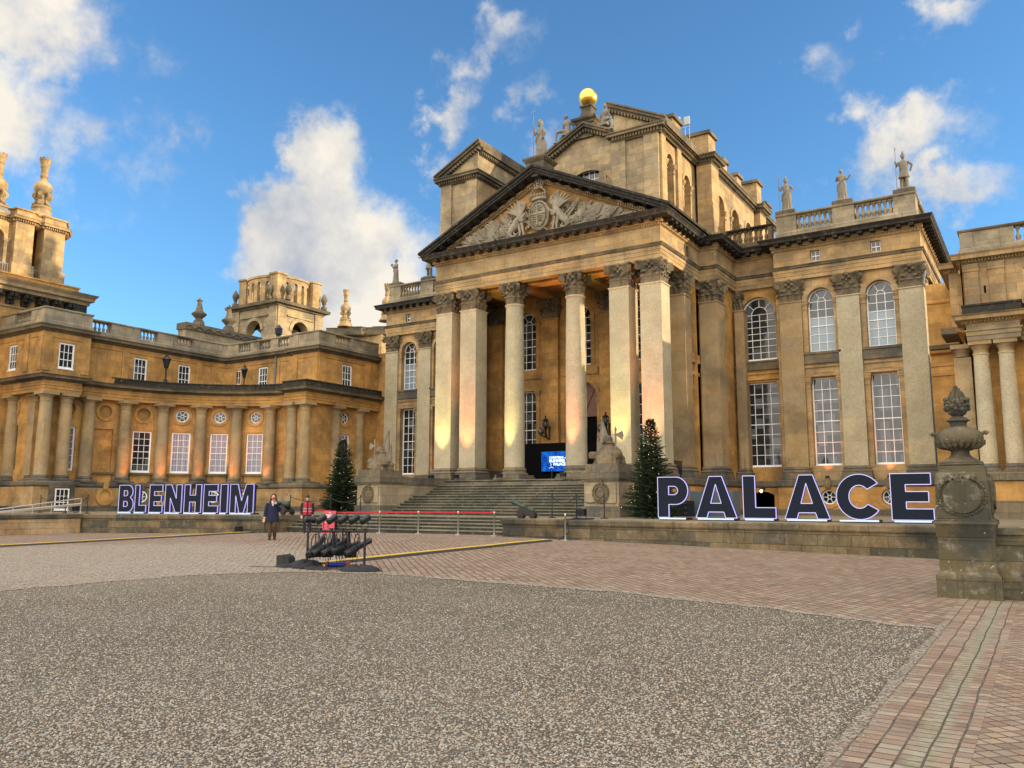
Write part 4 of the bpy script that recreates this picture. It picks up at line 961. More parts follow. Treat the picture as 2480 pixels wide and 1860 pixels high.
mb = MB(); mb.prism([(5, 42.2), (14.4, 30), (40, 20.4), (40, 50), (5, 50)], 9.5, 14.0); part('rear_block', mb, GOLD, WR)
mb = MB(); mb.sweep([(-2.9, 40.0), (-.2, 40.0), (-.2, 40.9), (9, 40.9)], [(0, .9), (0, 2.6), (.1, 2.66), (.12, 2.9), (-1.2, 2.93)]); part('podium', mb, GOLD, WR)
mb = MB(); mb.sweep([(-2.9, 40.0), (-.2, 40.0), (-.2, 40.9), (9, 40.9)], [(.03, .9), (.12, 1.0), (.1, 1.7), (.02, 1.75)]); mb.sweep([(-2.9, 40.0), (-.2, 40.0), (-.2, 40.9), (9, 40.9)], [(.0, 2.55), (.14, 2.6), (.16, 2.88), (.0, 2.94)]); part('podium_band', mb, BASE, WR)
# the stable court tower beyond that wing
TR = thing('court_tower', 'ochre stone court tower rising beyond the right hand wing', 'tower', (22, 30, 0))
mb = MB(); mb.box(16.5, 22, 0, 27, 38, 17); mb.box(17.5, 24, 17, 26, 36, 21.5); part('body', mb, GOLD2, TR)
mb = MB(); rectsweep(mb, 16.5, 22, 27, 38, [(0, 15.6), (.9, 16), (1, 16.6), (0, 16.8)]); rectsweep(mb, 17.5, 24, 26, 36, [(0, 21.2), (.6, 21.5), (0, 21.9)]); part('cornice', mb, CORN, TR)

# ------------------------------------------------------------------ tower at the left edge
TL = thing('court_tower', 'massive ochre tower at left edge with bracketed cornice and open belfry', 'tower', (-64, 27, 0))
TX = -58.5; TY0, TY1 = 18.0, 31.9
mb = MB(); mb.prism([(TX-13, TY0), (TX, TY0), (TX, TY1), (TX-13, TY1)], 0, 16.0)
f = pm(TX, TY0, 0, 1); L = TY1-TY0
mb.box(TX-12.5, TY0+.3, 16.3, TX+.35, TY1+.1, 16.98); rectsweep(mb, TX-12.5, TY0+.3, TX+.35, TY1+.1, [(0, 16.9), (.08, 16.93), (.08, 17.02), (-.3, 17.04)])
part('body', mb, GOLD, TL)
sp = [(TX-13, TY0), (TX, TY0), (TX, TY1), (TX-13, TY1)]
mb = MB(); mb.sweep(sp, [(0, 14.7), (.1, 14.75), (.1, 14.85), (0, 14.9)]); mb.sweep(sp, [(0, 15.72), (.75, 15.74), (.78, 16.0), (.98, 16.02), (1.0, 16.22), (1.15, 16.42), (1.2, 16.5), (-.5, 16.56)]); part('cornice', mb, GOLD2, TL)
def bk(p, d, n):
    mb = MB()
    for (o0, o1, z0, z1) in ((0, .28, 14.95, 15.74), (.28, .52, 15.2, 15.74), (.52, .74, 15.42, 15.74)):
        for q in (-.14, .14):
            a = p+d*(q-.1); b = p+d*(q+.1); mb.prism([(v.x, v.y) for v in (a+n*o0, b+n*o0, b+n*o1, a+n*o1)], z0, z1)
    part('bracket', mb, DARK, TL)
along([(TX, TY0), (TX, TY1)], 1.02, bk); along([(TX, TY1), (TX-13, TY1)], 1.02, bk)
mb = MB(); mb.box(TX-.1, TY1-.35, 14.95, TX+.7, TY1+.6, 15.74); part('bracket', mb, DARK, TL)
mb = MB(); along([(TX, TY0+.5), (TX, TY1+.5)], 1.02, lambda p, d, n: [mb.ball((p.x+.08, p.y+k, 15.45), .07, 6) for k in (-.15, -.05, .05, .15)]); part('carved_drops', mb, CORN, TL)
# belfry stage: curved front between projecting piers
bx = TX-.6
for (y0, y1, xo) in ((20.6, 22.2, 0), (24.0, 25.6, 0), (27.75, 29.0, 0), (29.75, 31.25, -.1)):
    mb = MB(); mb.prism([(bx-1.1, y0), (bx+xo, y0), (bx+xo, y1), (bx-1.1, y1)], 17, 21.05); mb.prism([(bx-1.2, y0-.12), (bx+xo+.14, y0-.12), (bx+xo+.14, y1+.12), (bx-1.2, y1+.12)], 17, 18.05); part('belfry_pier', mb, GOLD2, TL)
mb = MB(); mb.prism([(bx-9, 31.15), (bx-.9, 31.15), (bx-.9, 31.25), (bx-9, 31.25)], 17, 21); part('belfry_side', mb, GOLD2, TL)
mb = MB(); wall(mb, pm(bx-.5, 22.2, 0, 1), 0, 5.6, 17, 21.1, [(.9, 17, 1.1, 3.2, 'a', .5), (4.45, 17, 1.25, 3.35, 'a', .5)], .5); arcsur(mb, pm(bx-.5, 22.2, 0, 1), 4.45, 17, 1.25, 3.35, .2, .08); part('belfry_wall', mb, GOLD2, TL)
mb = MB(); wall(mb, pm(bx-2.6, 27, 0, 1), 0, 5, 17, 21.1, [(2.3, 17, 1.2, 3.0, 'a', .5)], .5); arcsur(mb, pm(bx-2.6, 27, 0, 1), 2.3, 17, 1.2, 3, .2, .08); mb.box(bx-7, 27.3, 17, bx-3, 30.6, 21); part('inner_arch', mb, GOLD, TL)
cp = [(bx-9, 20.4), (bx, 20.4), (bx, 22.2), (bx-.5, 22.2), (bx-.5, 27.75), (bx, 27.75), (bx, 29.0), (bx-.35, 29.3), (bx-.35, 29.6), (bx-.1, 29.75), (bx-.1, 31.25), (bx-1.1, 31.9), (bx-9, 31.9)]
mb = MB(); mb.sweep(cp, [(-.9, 21.0), (0, 21.02), (.06, 21.05), (.06, 21.2), (.28, 21.22), (.3, 21.34), (.36, 21.42), (.0, 21.46), (0, 21.9), (.1, 21.92), (.12, 22.02), (-.9, 22.04)]); dentils(mb, cp, 21.06, 21.18, .18, .07, .15); part('belfry_cornice', mb, GOLD2, TL)
mb = MB(); mb.prism([(bx-9, 20.5), (bx-.3, 20.5), (bx-.6, 31.2), (bx-9, 31.8)], 21.2, 21.95); part('belfry_roof', mb, LEAD, TL)
mb = MB()
for y0, y1, x in ((26.0, 27.5, bx-.15), (29.0, 29.8, bx-.25)):
    mb.box(x, y0, 17.85, x+.05, y1, 17.92)
    k = int((y1-y0)/.16)
    for i in range(k+1): y = y0+(y1-y0)*i/k; mb.box(x+.01, y-.02, 17.0, x+.04, y+.02, 17.86)
part('iron_railing', mb, LEAD, TL)
def finial(parent, x, y, z, k=1.0, mat=GOLD2, name='finial'):
    mb = MB(); mb.T = Matrix.Translation((x, y, z)) @ Matrix.Diagonal((k, k, k, 1))
    mb.lathe((0, 0, 0), [(.95, 0), (.95, .12), (.85, .2), (.72, .45), (.62, .75), (.68, .8), (.7, .9), (.62, .98), (.5, 1.0)], 20)
    for i in range(6):      # scrolled supports
        a = i*pi/3+.3; c = Vector((cos(a), sin(a), 0)); sd_ = Vector((-sin(a), cos(a), 0)); prf = [(.34, 1.0), (.62, 1.02), (.66, 1.12), (.5, 1.25), (.44, 1.45), (.66, 1.68), (.68, 1.85), (.55, 2.02), (.38, 2.08)]
        mb.rings([[c*r+Vector((0, 0, zz))+sd_*q for q in (-.13, .13)]+[c*(r-.16)+Vector((0, 0, zz))+sd_*q for q in (.13, -.13)] for r, zz in prf], True)
    mb.lathe((0, 0, 0), [(.4, 1.0), (.36, 1.9)], 12)
    mb.ball((0, 0, 2.38), .62, 22)
    mb.lathe((0, 0, 0), [(.34, 2.86), (.24, 3.05), (.2, 3.12), (.28, 3.3), (.3, 3.36), (.24, 3.4), (.24, 3.95), (.3, 4.0), (.32, 4.08), (.3, 4.2), (.36, 4.4), (.4, 4.6), (.3, 4.6)], 16)
    for i in range(8): a = i*pi/4; mb.leaf((.36*cos(a), .36*sin(a), 4.45), (cos(a), sin(a), 0), (0, 0, 1), .17, .34, .06)
    mb.T = None; return part(name, mb, mat, parent)
finial(TL, bx-1.2, 29.95, 21.95, 1.0); finial(TL, bx-1.2, 26.9, 21.2, 1.0)

# ------------------------------------------------------------------ open belvedere tower behind the wing
BV = thing('belvedere_tower', 'square stone belvedere tower with arched base and open lantern of slender arches', 'tower', (-62, 54, 0))
x0, x1, y0, y1 = -65.7, -59.4, 51.5, 57.2
mb = MB(); fF = pm(x0, y0, 1, 0); fR = pm(x1, y0, 0, 1); fB = pm(x1, y1, -1, 0); fL = pm(x0, y1, 0, -1)
for f, L in ((fF, x1-x0), (fR, y1-y0), (fB, x1-x0), (fL, y1-y0)):
    c = L/2
    wall(mb, f, 0, L, 15.0, 20.2, [(c, 14.9, 2.0, 3.9, 'a', .8)], .8)
    uring(mb, f, c, 17.8, 1.0, 1.35, -.1, .02, 0, pi, 16); ubox(mb, f, 0, 1.0, 15, 20, -.12, .02); ubox(mb, f, L-1.0, L, 15, 20, -.12, .02); ubox(mb, f, 1.2, L-1.2, 19.1, 19.25, -.16, .02)
mb.box(x0, y0, 9, x1, y1, 15); part('lower_stage', mb, TAN, BV)
mb = MB(); rectsweep(mb, x0-.1, y0-.1, x1+.1, y1+.1, [(0, 19.9), (.08, 19.95), (.12, 20.1), (.45, 20.14), (.5, 20.4), (.3, 20.5), (-.4, 20.6)]); mb.prism(sqpath(x0, y0, x1, y1), 20.2, 20.62); part('cornice', mb, CORN, BV)
mb = MB()
for (a, b) in ((x0+.3, y0+.3), (x1-1.3, y0+.1), (x1-1.2, y1-1.2), (x0+.3, y1-1.2)): mb.box(a, b, 20.6, a+1.05, b+1.05, 23.1); mb.box(a-.1, b-.1, 23.1, a+1.15, b+1.15, 23.28)
bz = 20.62
for side in range(4):
    cx, cy = (x0+x1)/2, (y0+y1)/2
    def bf(u, z, d, side=side):
        # shallow outward bow between the piers
        t = u/1.9; o = 2.35+.55*(1-t*t)-d; p = (u, -o); a = side*pi/2
        return (cx+p[0]*cos(a)-p[1]*sin(a), cy+p[0]*sin(a)+p[1]*cos(a), z)
    wall(mb, bf, -1.9, 1.9, bz, 22.95, [(u, bz, .42, 1.95, 'a', .3) for u in (-1.35, -.45, .45, 1.35)], .3, step=.3)
    wall(mb, lambda u, z, d: bf(u, z, d+.3), -1.9, 1.9, bz, 22.95, [(u, bz, .42, 1.95, 'a', .01) for u in (-1.35, -.45, .45, 1.35)], .01, step=.3)
    for k in range(12): ubox(mb, bf, -1.9+k*3.8/12, -1.9+(k+1)*3.8/12, 22.95, 23.15, -.12, .4)
part('lantern', mb, GOLD2, BV)
for (a, b) in ((x0, y0), (x1-1.1, y0-.25), (x1+.2, y0+.9), (x1, y1)):
    mb = MB(); mb.lathe((a+.1, b+.1, 20.6), [(.3, 0), (.3, .25), (.16, .3), (.14, .5), (.2, .55), (.22, .75), (.3, .85), (.32, 1.05), (.25, 1.25), (.14, 1.45), (.04, 1.62)], 10); part('cone_finial', mb, CORN, BV)
mb = MB(); mb.box(-60.2, 51.2, 15.0, -58.9, 52.6, 16.3)
for i in range(60): a = random.random(); b = random.random(); mb.ball((-60.2+1.3*a, 51.2+.02, 15.2+b), .13, 6); mb.ball((-58.9, 51.2+1.4*a, 15.2+b), .13, 6)
part('carved_trophy', mb, CORN, BV)
# roof parapet with two obelisk urns
RU = thing('roof_parapet', 'stone roof parapet with two pointed urn finials behind the left balustrade', 'parapet', (-58, 43.5, 12))
mb = MB(); mb.box(-59, 40.9, 12.5, -58, 48.5, 15.6); part('wall', mb, TAN, RU)
mb = MB(); mb.box(-59.1, 40.8, 15.6, -57.85, 48.6, 16.15); 
for i in range(50): mb.ball((-57.85, 40.9+i*.15, 15.85+.1*sin(i)), .1, 6)
part('coping', mb, CORN, RU)
for y in (42.4, 45.4):
    mb = MB(); mb.lathe((-58.45, y, 16.15), [(.5, 0), (.45, .35), (.3, .5), (.26, .6), (.45, .8), (.6, .95), (.62, 1.02), (.5, 1.12), (.36, 1.2), (.28, 1.4), (.2, 1.8), (.15, 2.1), (.25, 2.12), (.26, 2.18), (.1, 2.24), (.07, 2.38), (.02, 2.42)], 16); part('urn_finial', mb, CORN, RU)
# far tower of the palace beyond
FT = thing('far_corner_tower', 'distant stone corner tower with stacked ball finials beyond the wing', 'tower', (-74, 76, 0))
mb = MB(); mb.prism([(-76, 74), (-70.2, 77), (-68.6, 77.6), (-67, 80), (-72, 84), (-79, 80)], 10, 22.6); part('body', mb, GOLD2, FT)
mb = MB(); fp = [(-76, 74), (-73.4, 75.4), (-73.0, 75.0), (-71.6, 75.7), (-71.4, 76.5), (-70.3, 77.0), (-70.2, 76.6), (-68.9, 77.2), (-67, 80)]
mb.sweep(fp, [(-.6, 22.4), (.1, 22.5), (.5, 22.6), (.55, 23.0), (.1, 23.1), (.1, 23.6), (.2, 23.7), (-.8, 23.8)]); mb.prism([(-76, 74.3), (-70.3, 77.3), (-68, 79), (-72, 84), (-79, 80)], 22.6, 23.5); part('cornice', mb, CORN, FT)
mb = MB(); mb.box(-70.6, 76.6, 16, -68.9, 78, 22.6); part('corner_pier', mb, GOLD2, FT)
finial(FT, -74.3, 75.6, 23.9, 1.05); finial(FT, -69.6, 78.2, 24.6, 1.05)
# ------------------------------------------------------------------ terrace, steps, ground
TER = [(-41.6, 4), (-41.6, 24), (-31.3, 26.9), (-31.3, 29.87), (-18.1, 29.87), (-18.1, 27.4), (-1.2, 26.1), (-1.2, 16.7), (48, 16.7)]
mb = MB(); mb.prism(TER+[(48, 75), (-80, 75), (-80, 4)], -.4, .78)
mb.sweep([(-41.6, 4), (-41.6, 24), (-31.3, 26.9), (-31.3, 28.35)], [(-.5, .78), (.05, .78), (.07, .82), (.07, .96), (.03, 1.0), (-.5, 1.0)]); mb.sweep([(-18.1, 28.35), (-18.1, 27.4), (-1.2, 26.1), (-1.2, 16.7), (48, 16.7)], [(-.5, .78), (.05, .78), (.07, .82), (.07, .96), (.03, 1.0), (-.5, 1.0)])
struct('terrace_wall', mb, LEDGE)
NEWB = stone('patched_ochre_wall_blocks', [(.42, .32, .18), (.50, .40, .26), (.52, .31, .13), (.36, .29, .18)], dk=.35, streak=.3, bw=1.1, bh=.3, mort=.012, var=.85, dscale=1.0)
mb = MB(); mb.box(-41.7, 4, -.3, -41.58, 23.9, .775); struct('patched_terrace_wall', mb, NEWB)
TFL = stone('terrace_paving_stone', [(.22, .18, .125), (.18, .155, .11), (.25, .20, .13), (.14, .125, .095)], dk=.3, streak=0, bw=1.2, bh=5, var=.4)
mb = MB(); mb.prism([(-42.1, 4), (-42.1, 24.3), (-31.8, 27.3), (-31.8, 29.85), (-17.6, 29.85), (-17.6, 27.85), (-.7, 26.5), (-.7, 17.2), (48, 17.2), (48, 75), (-80, 75), (-80, 4)], .7, .996)
struct('terrace', mb, TFL)
def flight(name, label, x0, x1, y0, run, zs, parent=None, xoff=0.0):
    o = thing(name, label, 'steps', ((x0+x1)/2, y0, zs[0]))
    b = MB(); nb = MB(); y = y0
    for i in range(1, len(zs)):
        z0, z1 = zs[0]-.1 if True else 0, zs[i]; r = run[i-1]
        xa = x0-xoff*(1-(i-1)/(len(zs)-1))
        b.box(xa, y, z0, x1, y+r+.05, z1-.035); nb.box(xa-.01, y-.035, z1-.045, x1+.01, y+r+.04, z1)
        y += r
    part('treads', b, STEP, o); part('nosing', nb, NOSE, o); return y
zl_ = [.12]+[.31+.1725*i for i in range(4)]+[1.0]
flight('lower_steps', 'five broad mossy stone steps behind the red belt barrier', -31.3, -18.12, 28.35, [.36, .36, .36, .36, .4], [.1, .46, .6, .74, .88, 1.012])
zs = [1.0]+[1.0+1.9*(i+1)/13 for i in range(13)]
flight('entrance_steps', 'wide flight of stone entrance steps rising to the portico between two pedestals', -29.55, -17.5, 33.6, [.36]*6+[1.15]+[.35]*6, zs)
mb = MB(); mb.box(-31.5, 38.0, .9, -15.6, 38.95, 2.75); struct('steps_core', mb, BASE)
# flanking pedestals with inner walls
def pedestal(x0, x1, lab, side):
    o = thing('pedestal', lab, 'pedestal', ((x0+x1)/2, 33.8, 1), group=None)
    mb = MB(); mb.box(x0, 33.05, 1.45, x1, 34.9, 2.62); mb.box(x0+.12, 33.0, 1.62, x1-.12, 33.06, 2.5)
    a = x1-.75 if side < 0 else x0; b = x1 if side < 0 else x0+.75
    mb.box(a+.08, 34.9, 1.0, b-.08, 39.0, 2.6); part('body', mb, PALE, o)
    mb = MB(); mb.box(x0-.1, 32.95, .95, x1+.1, 35, 1.47); mb.box(x0-.06, 32.92, 2.6, x1+.06, 35.0, 2.68); mb.box(x0-.1, 32.88, 2.68, x1+.1, 35.05, 2.98); mb.box(x0-.05, 32.95, 2.98, x1+.05, 34.95, 3.05); mb.box(x0+.05, 33.05, 3.05, x1-.05, 34.85, 3.34)
    mb.box(a, 35, 2.6, b, 39.0, 3.0); part('cap', mb, BASE, o)
    mb = MB(); c = (x0+x1)/2; f = pm(c, 32.99, 1, 0)
    uring(mb, f, 0, 2.06, .26, .34, -.06, .02, m=0)
    rr = random.Random(3)
    for i in range(26):
        t = 2*pi*i/26; mb.ball((c+.36*cos(t)*(1+.1*rr.random()), 32.97, 2.06+.42*sin(t)), .055, 6)
    for i in range(7): mb.ball((c+rr.uniform(-.12, .12), 32.97, 2.5+rr.uniform(-.08, .06)), .06, 6)
    mb.ball((c, 33.0, 2.06), .27, 14, None, (1, .25, 1.1)); part('carved_cartouche', mb, CORN, o)
    return o
pedestal(-17.45, -15.75, 'right stone pedestal of the entrance steps with round carved cartouche', 1)
pedestal(-31.2, -29.55, 'left stone pedestal of the entrance steps with oval carved cartouche', -1)
# black iron railing between portico piers
mb = MB()
for i in range(12): mb.box(-16.45, 40.75+i*.14, 2.9, -16.42, 40.78+i*.14, 3.8)
mb.box(-16.47, 40.7, 3.8, -16.4, 42.4, 3.85); tag(part('iron_railing', mb, BLACK), 'black iron railing between two piers on the portico flank', 'railing')

# ground sheets
def gravelmat(name, pav=False):
    s = NT(name); gm = s.n('ShaderNodeNewGeometry'); P = gm.outputs['Position']
    def vor(sc, feat='F1', out='Distance'):
        v = s.n('ShaderNodeTexVoronoi', feature=feat); v.inputs['Scale'].default_value = sc; s.l(P, v.inputs['Vector']); return v
    v1 = vor(62); v2 = vor(120)
    bw = s.n('ShaderNodeRGBToBW'); s.l(v1.outputs['Color'], bw.inputs[0]); bw2 = s.n('ShaderNodeRGBToBW'); s.l(v2.outputs['Color'], bw2.inputs[0])
    cr = s.n('ShaderNodeValToRGB'); s.l(bw.outputs[0], cr.inputs[0]); e = cr.color_ramp.elements
    e[0].position = .15; e[0].color = (.12, .10, .08, 1); e[1].position = .9; e[1].color = (.48, .43, .345, 1)
    for p, c in ((.35, (.225, .19, .14)), (.5, (.29, .25, .195)), (.62, (.19, .18, .155)), (.75, (.35, .30, .23)), (.82, (.27, .20, .15))): k = e.new(p); k.color = (*c, 1)
    c = cr.outputs[0]
    c = s.mix(s.math('MULTIPLY', s.ramp(bw2.outputs[0], .3, .7), .35), c, (.15, .13, .10))
    edge = s.ramp(v1.outputs['Distance'], .3, .6)
    c = s.mix(s.math('MULTIPLY', edge, .72), c, (.045, .038, .028))
    big = s.noise(P, .5, 5, .6); mud = s.ramp(s.noise(s.scale(P, (.5, 2.2, 1)), 1.1, 5, .6), .58, .72)
    c = s.mix(s.math('MULTIPLY', s.ramp(big, .38, .62), .5), c, s.mix(1, c, (.70, .66, .58), 'MULTIPLY'))
    trk = s.noise(s.scale(P, (.10, .9, 1)), 1.3, 5, .6); c = s.mix(s.math('MULTIPLY', s.ramp(trk, .5, .66), .4), c, s.mix(1, c, (1.3, 1.24, 1.14), 'MULTIPLY'))
    c = s.mix(s.math('MULTIPLY', mud, .4), c, (.17, .145, .10))
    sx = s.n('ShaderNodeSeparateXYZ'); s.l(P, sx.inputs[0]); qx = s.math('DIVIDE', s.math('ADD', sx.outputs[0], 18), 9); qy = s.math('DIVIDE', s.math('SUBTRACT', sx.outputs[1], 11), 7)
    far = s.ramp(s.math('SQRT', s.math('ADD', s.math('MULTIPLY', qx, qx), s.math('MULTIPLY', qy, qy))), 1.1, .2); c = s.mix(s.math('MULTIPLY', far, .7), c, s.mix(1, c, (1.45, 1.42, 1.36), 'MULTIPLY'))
    s.l(c, s.b.inputs['Base Color']); s.b.inputs['Roughness'].default_value = .85
    h = s.math('SUBTRACT', 1, s.math('POWER', v1.outputs['Distance'], 1.6)); s.bump(s.math('ADD', h, s.math('MULTIPLY', s.math('SUBTRACT', 1, v2.outputs['Distance']), .3)), 1.0, .02)
    return s.m
GRAV = gravelmat('pea_gravel')
def settmat(name, rot, bw, bh, cols, mort=.012, dusty=False, grey=False, off=.5):
    s = NT(name); gm = s.n('ShaderNodeNewGeometry'); P = gm.outputs['Position']
    wob = s.n('ShaderNodeTexNoise'); wob.inputs['Scale'].default_value = 1.1; wob.inputs['Detail'].default_value = 3; s.l(P, wob.inputs['Vector'])
    a = s.n('ShaderNodeVectorMath', operation='SCALE'); sb = s.n('ShaderNodeVectorMath', operation='SUBTRACT'); s.l(wob.outputs['Color'], sb.inputs[0]); sb.inputs[1].default_value = (.5, .5, .5); s.l(sb.outputs[0], a.inputs[0]); a.inputs['Scale'].default_value = .10 if not grey else .05
    ad = s.n('ShaderNodeVectorMath', operation='ADD'); s.l(P, ad.inputs[0]); s.l(a.outputs[0], ad.inputs[1])
    mp = s.n('ShaderNodeMapping'); s.l(ad.outputs[0], mp.inputs['Vector']); mp.inputs['Rotation'].default_value = (0, 0, rot); mp.inputs['Location'].default_value = (1.3 if not grey else 0, 0, 0)
    br = s.n('ShaderNodeTexBrick'); s.l(mp.outputs[0], br.inputs['Vector']); br.inputs['Scale'].default_value = 1; br.offset = off
    br.inputs['Color1'].default_value = (0, 0, 0, 1); br.inputs['Color2'].default_value = (1, 1, 1, 1); br.inputs['Mortar'].default_value = (.5, .5, .5, 1); br.inputs['Brick Width'].default_value = bw; br.inputs['Row Height'].default_value = bh; br.inputs['Mortar Size'].default_value = mort; br.inputs['Mortar Smooth'].default_value = .5
    cr = s.n('ShaderNodeValToRGB'); s.l(br.outputs['Color'], cr.inputs[0]); e = cr.color_ramp.elements; n = len(cols)
    e[0].color = (*cols[0], 1); e[1].color = (*cols[-1], 1)
    for i in range(1, n-1): k = e.new(i/(n-1)); k.color = (*cols[i], 1)
    n2 = s.noise(P, 9, 6, .65); n3 = s.noise(P, 60, 4, .6); big = s.noise(P, .6, 5, .6)
    c = s.mix(s.math('MULTIPLY', s.ramp(n2, .35, .7), .5), cr.outputs[0], s.mix(1, cr.outputs[0], (.62, .6, .56), 'MULTIPLY'))
    c = s.mix(s.math('MULTIPLY', s.ramp(big, .45, .68), .4), c, (.27, .225, .175))
    c = s.mix(s.math('MULTIPLY', s.ramp(n3, .5, .75), .25), c, (.14, .12, .1))
    joint = s.mix(s.ramp(n2, .4, .6), (.03, .026, .02), (.085, .072, .052))
    c = s.mix(s.math('MULTIPLY', br.outputs['Fac'], s.math('MULTIPLY_ADD', s.ramp(s.noise(P, 3.3, 4, .6), .35, .65), .3, .68)), c, joint)
    if grey:
        spx = s.n('ShaderNodeSeparateXYZ'); s.l(P, spx.inputs[0]); k = s.ramp(s.math('ABSOLUTE', s.math('ADD', spx.outputs[0], .80)), .13, .05); c = s.mix(s.math('MULTIPLY', k, .75), c, s.mix(br.outputs['Fac'], s.mix(s.ramp(n2, .35, .65), (.27, .25, .19), (.17, .16, .105)), (.075, .07, .045)))
    if not dusty and grey:
        at = s.n('ShaderNodeAttribute', attribute_name='dust'); d2 = s.ramp(s.math('MULTIPLY_ADD', s.math('SUBTRACT', s.noise(P, 9, 6, .7), .5), 1.6, at.outputs['Fac']), .45, .8)
        v = s.n('ShaderNodeTexVoronoi'); v.inputs['Scale'].default_value = 62; s.l(P, v.inputs['Vector']); b2 = s.n('ShaderNodeRGBToBW'); s.l(v.outputs['Color'], b2.inputs[0]); c = s.mix(s.math('MULTIPLY', d2, .9), c, s.mix(s.ramp(b2.outputs[0], .25, .8), (.07, .06, .045), (.32, .28, .225)))
    if dusty:
        sp = s.n('ShaderNodeSeparateXYZ'); s.l(P, sp.inputs[0])
        dx = s.math('DIVIDE', s.math('SUBTRACT', sp.outputs[0], -22.5), 8.5); dy = s.math('DIVIDE', s.math('SUBTRACT', sp.outputs[1], 12.5), 6.5)
        q = s.math('SQRT', s.math('ADD', s.math('MULTIPLY', dx, dx), s.math('MULTIPLY', dy, dy)))
        fac = s.math('SUBTRACT', s.math('MULTIPLY_ADD', s.noise(P, 2.2, 7, .65), 1.3, .55), q, clamp=True)
        fac = s.ramp(fac, .05, .4)
        at = s.n('ShaderNodeAttribute', attribute_name='dust'); d2 = s.ramp(s.math('MULTIPLY_ADD', s.math('SUBTRACT', s.noise(P, 7, 6, .7), .5), 1.6, at.outputs['Fac']), .45, .8); fac = s.math('MAXIMUM', fac, d2)
        v = s.n('ShaderNodeTexVoronoi'); v.inputs['Scale'].default_value = 40; s.l(P, v.inputs['Vector']); b2 = s.n('ShaderNodeRGBToBW'); s.l(v.outputs['Color'], b2.inputs[0])
        gr = s.mix(s.ramp(b2.outputs[0], .25, .8), (.10, .085, .065), (.40, .35, .28)); c = s.mix(s.math('MULTIPLY', fac, .8), c, gr)
    s.l(c, s.b.inputs['Base Color']); s.b.inputs['Roughness'].default_value = .8
    h = s.math('SUBTRACT', s.math('ADD', s.math('MULTIPLY', n2, .35), s.math('MULTIPLY', n3, .12)), s.math('MULTIPLY', br.outputs['Fac'], 1.0)); s.bump(h, .9, .022)
    return s.m
PINK = [(.20, .135, .098), (.28, .19, .135), (.16, .115, .09), (.31, .235, .175), (.22, .145, .105), (.25, .195, .15)]
PAV = settmat('pink_brick_paving', radians(45), .25, .165, PINK, .017, dusty=True)
BAND = settmat('sett_row_paving', radians(90), .125, .155, PINK+[(.30, .26, .20)], .0085, grey=True)
DIA = settmat('diamond_sett_paving', radians(45), .125, .125, PINK+[(.33, .24, .15)], .009, grey=True, off=0)
def sheet(mb, xs, ys, dz, keep=None):
    idx = {}
    def V(i, j):
        if (i, j) not in idx: x, y = xs[i], ys(i, j) if callable(ys) else ys[j]; idx[(i, j)] = mb.V((x, y, g(x, y)+dz))
        return idx[(i, j)]
    n = len(ys) if not callable(ys) else 40
    for i in range(len(xs)-1):
        for j in range(n-1): mb.F([V(i, j), V(i+1, j), V(i+1, j+1), V(i, j+1)], True)
def frange(a, b, s): n = max(1, int(round((b-a)/s))); return [a+(b-a)*i/n for i in range(n+1)]
mb = MB(); xs = [-900, -300, -120, -80]+frange(-70, 40, 1)+[60, 120, 300, 900]; ys = [-900, -300, -80, -30]+frange(-12, 36, 1)+[60, 120, 300, 900]
sheet(mb, xs, ys, 0); struct('ground', mb, GRAV)
EB = [(-16.2, -6), (-16.1, 7.8), (-16.06, 9.4), (-15.8, 11.5), (-14.5, 13.25), (-12.4, 13.95), (-9.45, 13.8), (-6.5, 13.6), (-3.57, 12.9), (-2.2, 12.3), (-1.3, 12.1)]
def eb(x):
    for (a, b), (c, d) in zip(EB[3:-1], EB[4:]):
        if a <= x <= c: return b+(d-b)*(x-a)/(c-a)
    return 12.1
rr = random.Random(11)
mb = MB(); xs = frange(-15.8, -1.3, .25); jit = [rr.uniform(-.09, .09) for _ in xs]
sheet(mb, xs, lambda i, j: (eb(xs[i])+jit[i])+(30.5-eb(xs[i])-jit[i])*(j/39)**1.8, .008)
ysl = frange(-6, 30.5, .5)
def lx(y):
    for (a, b), (c, d) in zip(EB[:3], EB[1:4]):
        if b <= y <= d: return a+(c-a)*(y-b)/(d-b)
    return -15.8
jy = [rr.uniform(-.12, .12) if y < 11.4 else 0 for y in ysl]
xx = [0, .02, .05, .1, .2, .35, .5, .65, .8, 1]; idx = {}
for i in range(len(ysl)):
    for j, t in enumerate(xx):
        xr = lx(ysl[i])+jy[i]; x = xr+(-41.7-xr)*t; idx[i, j] = mb.V((x, ysl[i], g(x, ysl[i])+.0075))
for i in range(len(ysl)-1):
    for j in range(len(xx)-1): mb.F([idx[i, j+1], idx[i, j], idx[i+1, j], idx[i+1, j+1]], True)
o_ = struct('brick_paving', mb, PAV)
def dust(o, fn):
    me = o.data; at = me.attributes.new('dust', 'FLOAT', 'POINT'); at.data.foreach_set('value', [fn(v.co.x, v.co.y) for v in me.vertices])
def pd(x, y):
    d = 9
    if x > -16.2: d = min(d, abs(y-eb(x)))
    if y < 11.6: d = min(d, abs(lx(y)-x))
    return exp(-max(d, 0)/.55)
dust(o_, pd)
mb = MB(); ys = frange(-8, 27, .5); jj = [rr.uniform(-.03, .03) for _ in ys]; idx = {}
for i, y in enumerate(ys):
    for j, x in enumerate((-1.34+jj[i], -1.1, -.8, -.53)): idx[i, j] = mb.V((x, y, g(x, y)+.012-(.004 if j == 2 else 0)))
for i in range(len(ys)-1):
    for j in range(3): mb.F([idx[i, j], idx[i, j+1], idx[i+1, j+1], idx[i+1, j]], True)
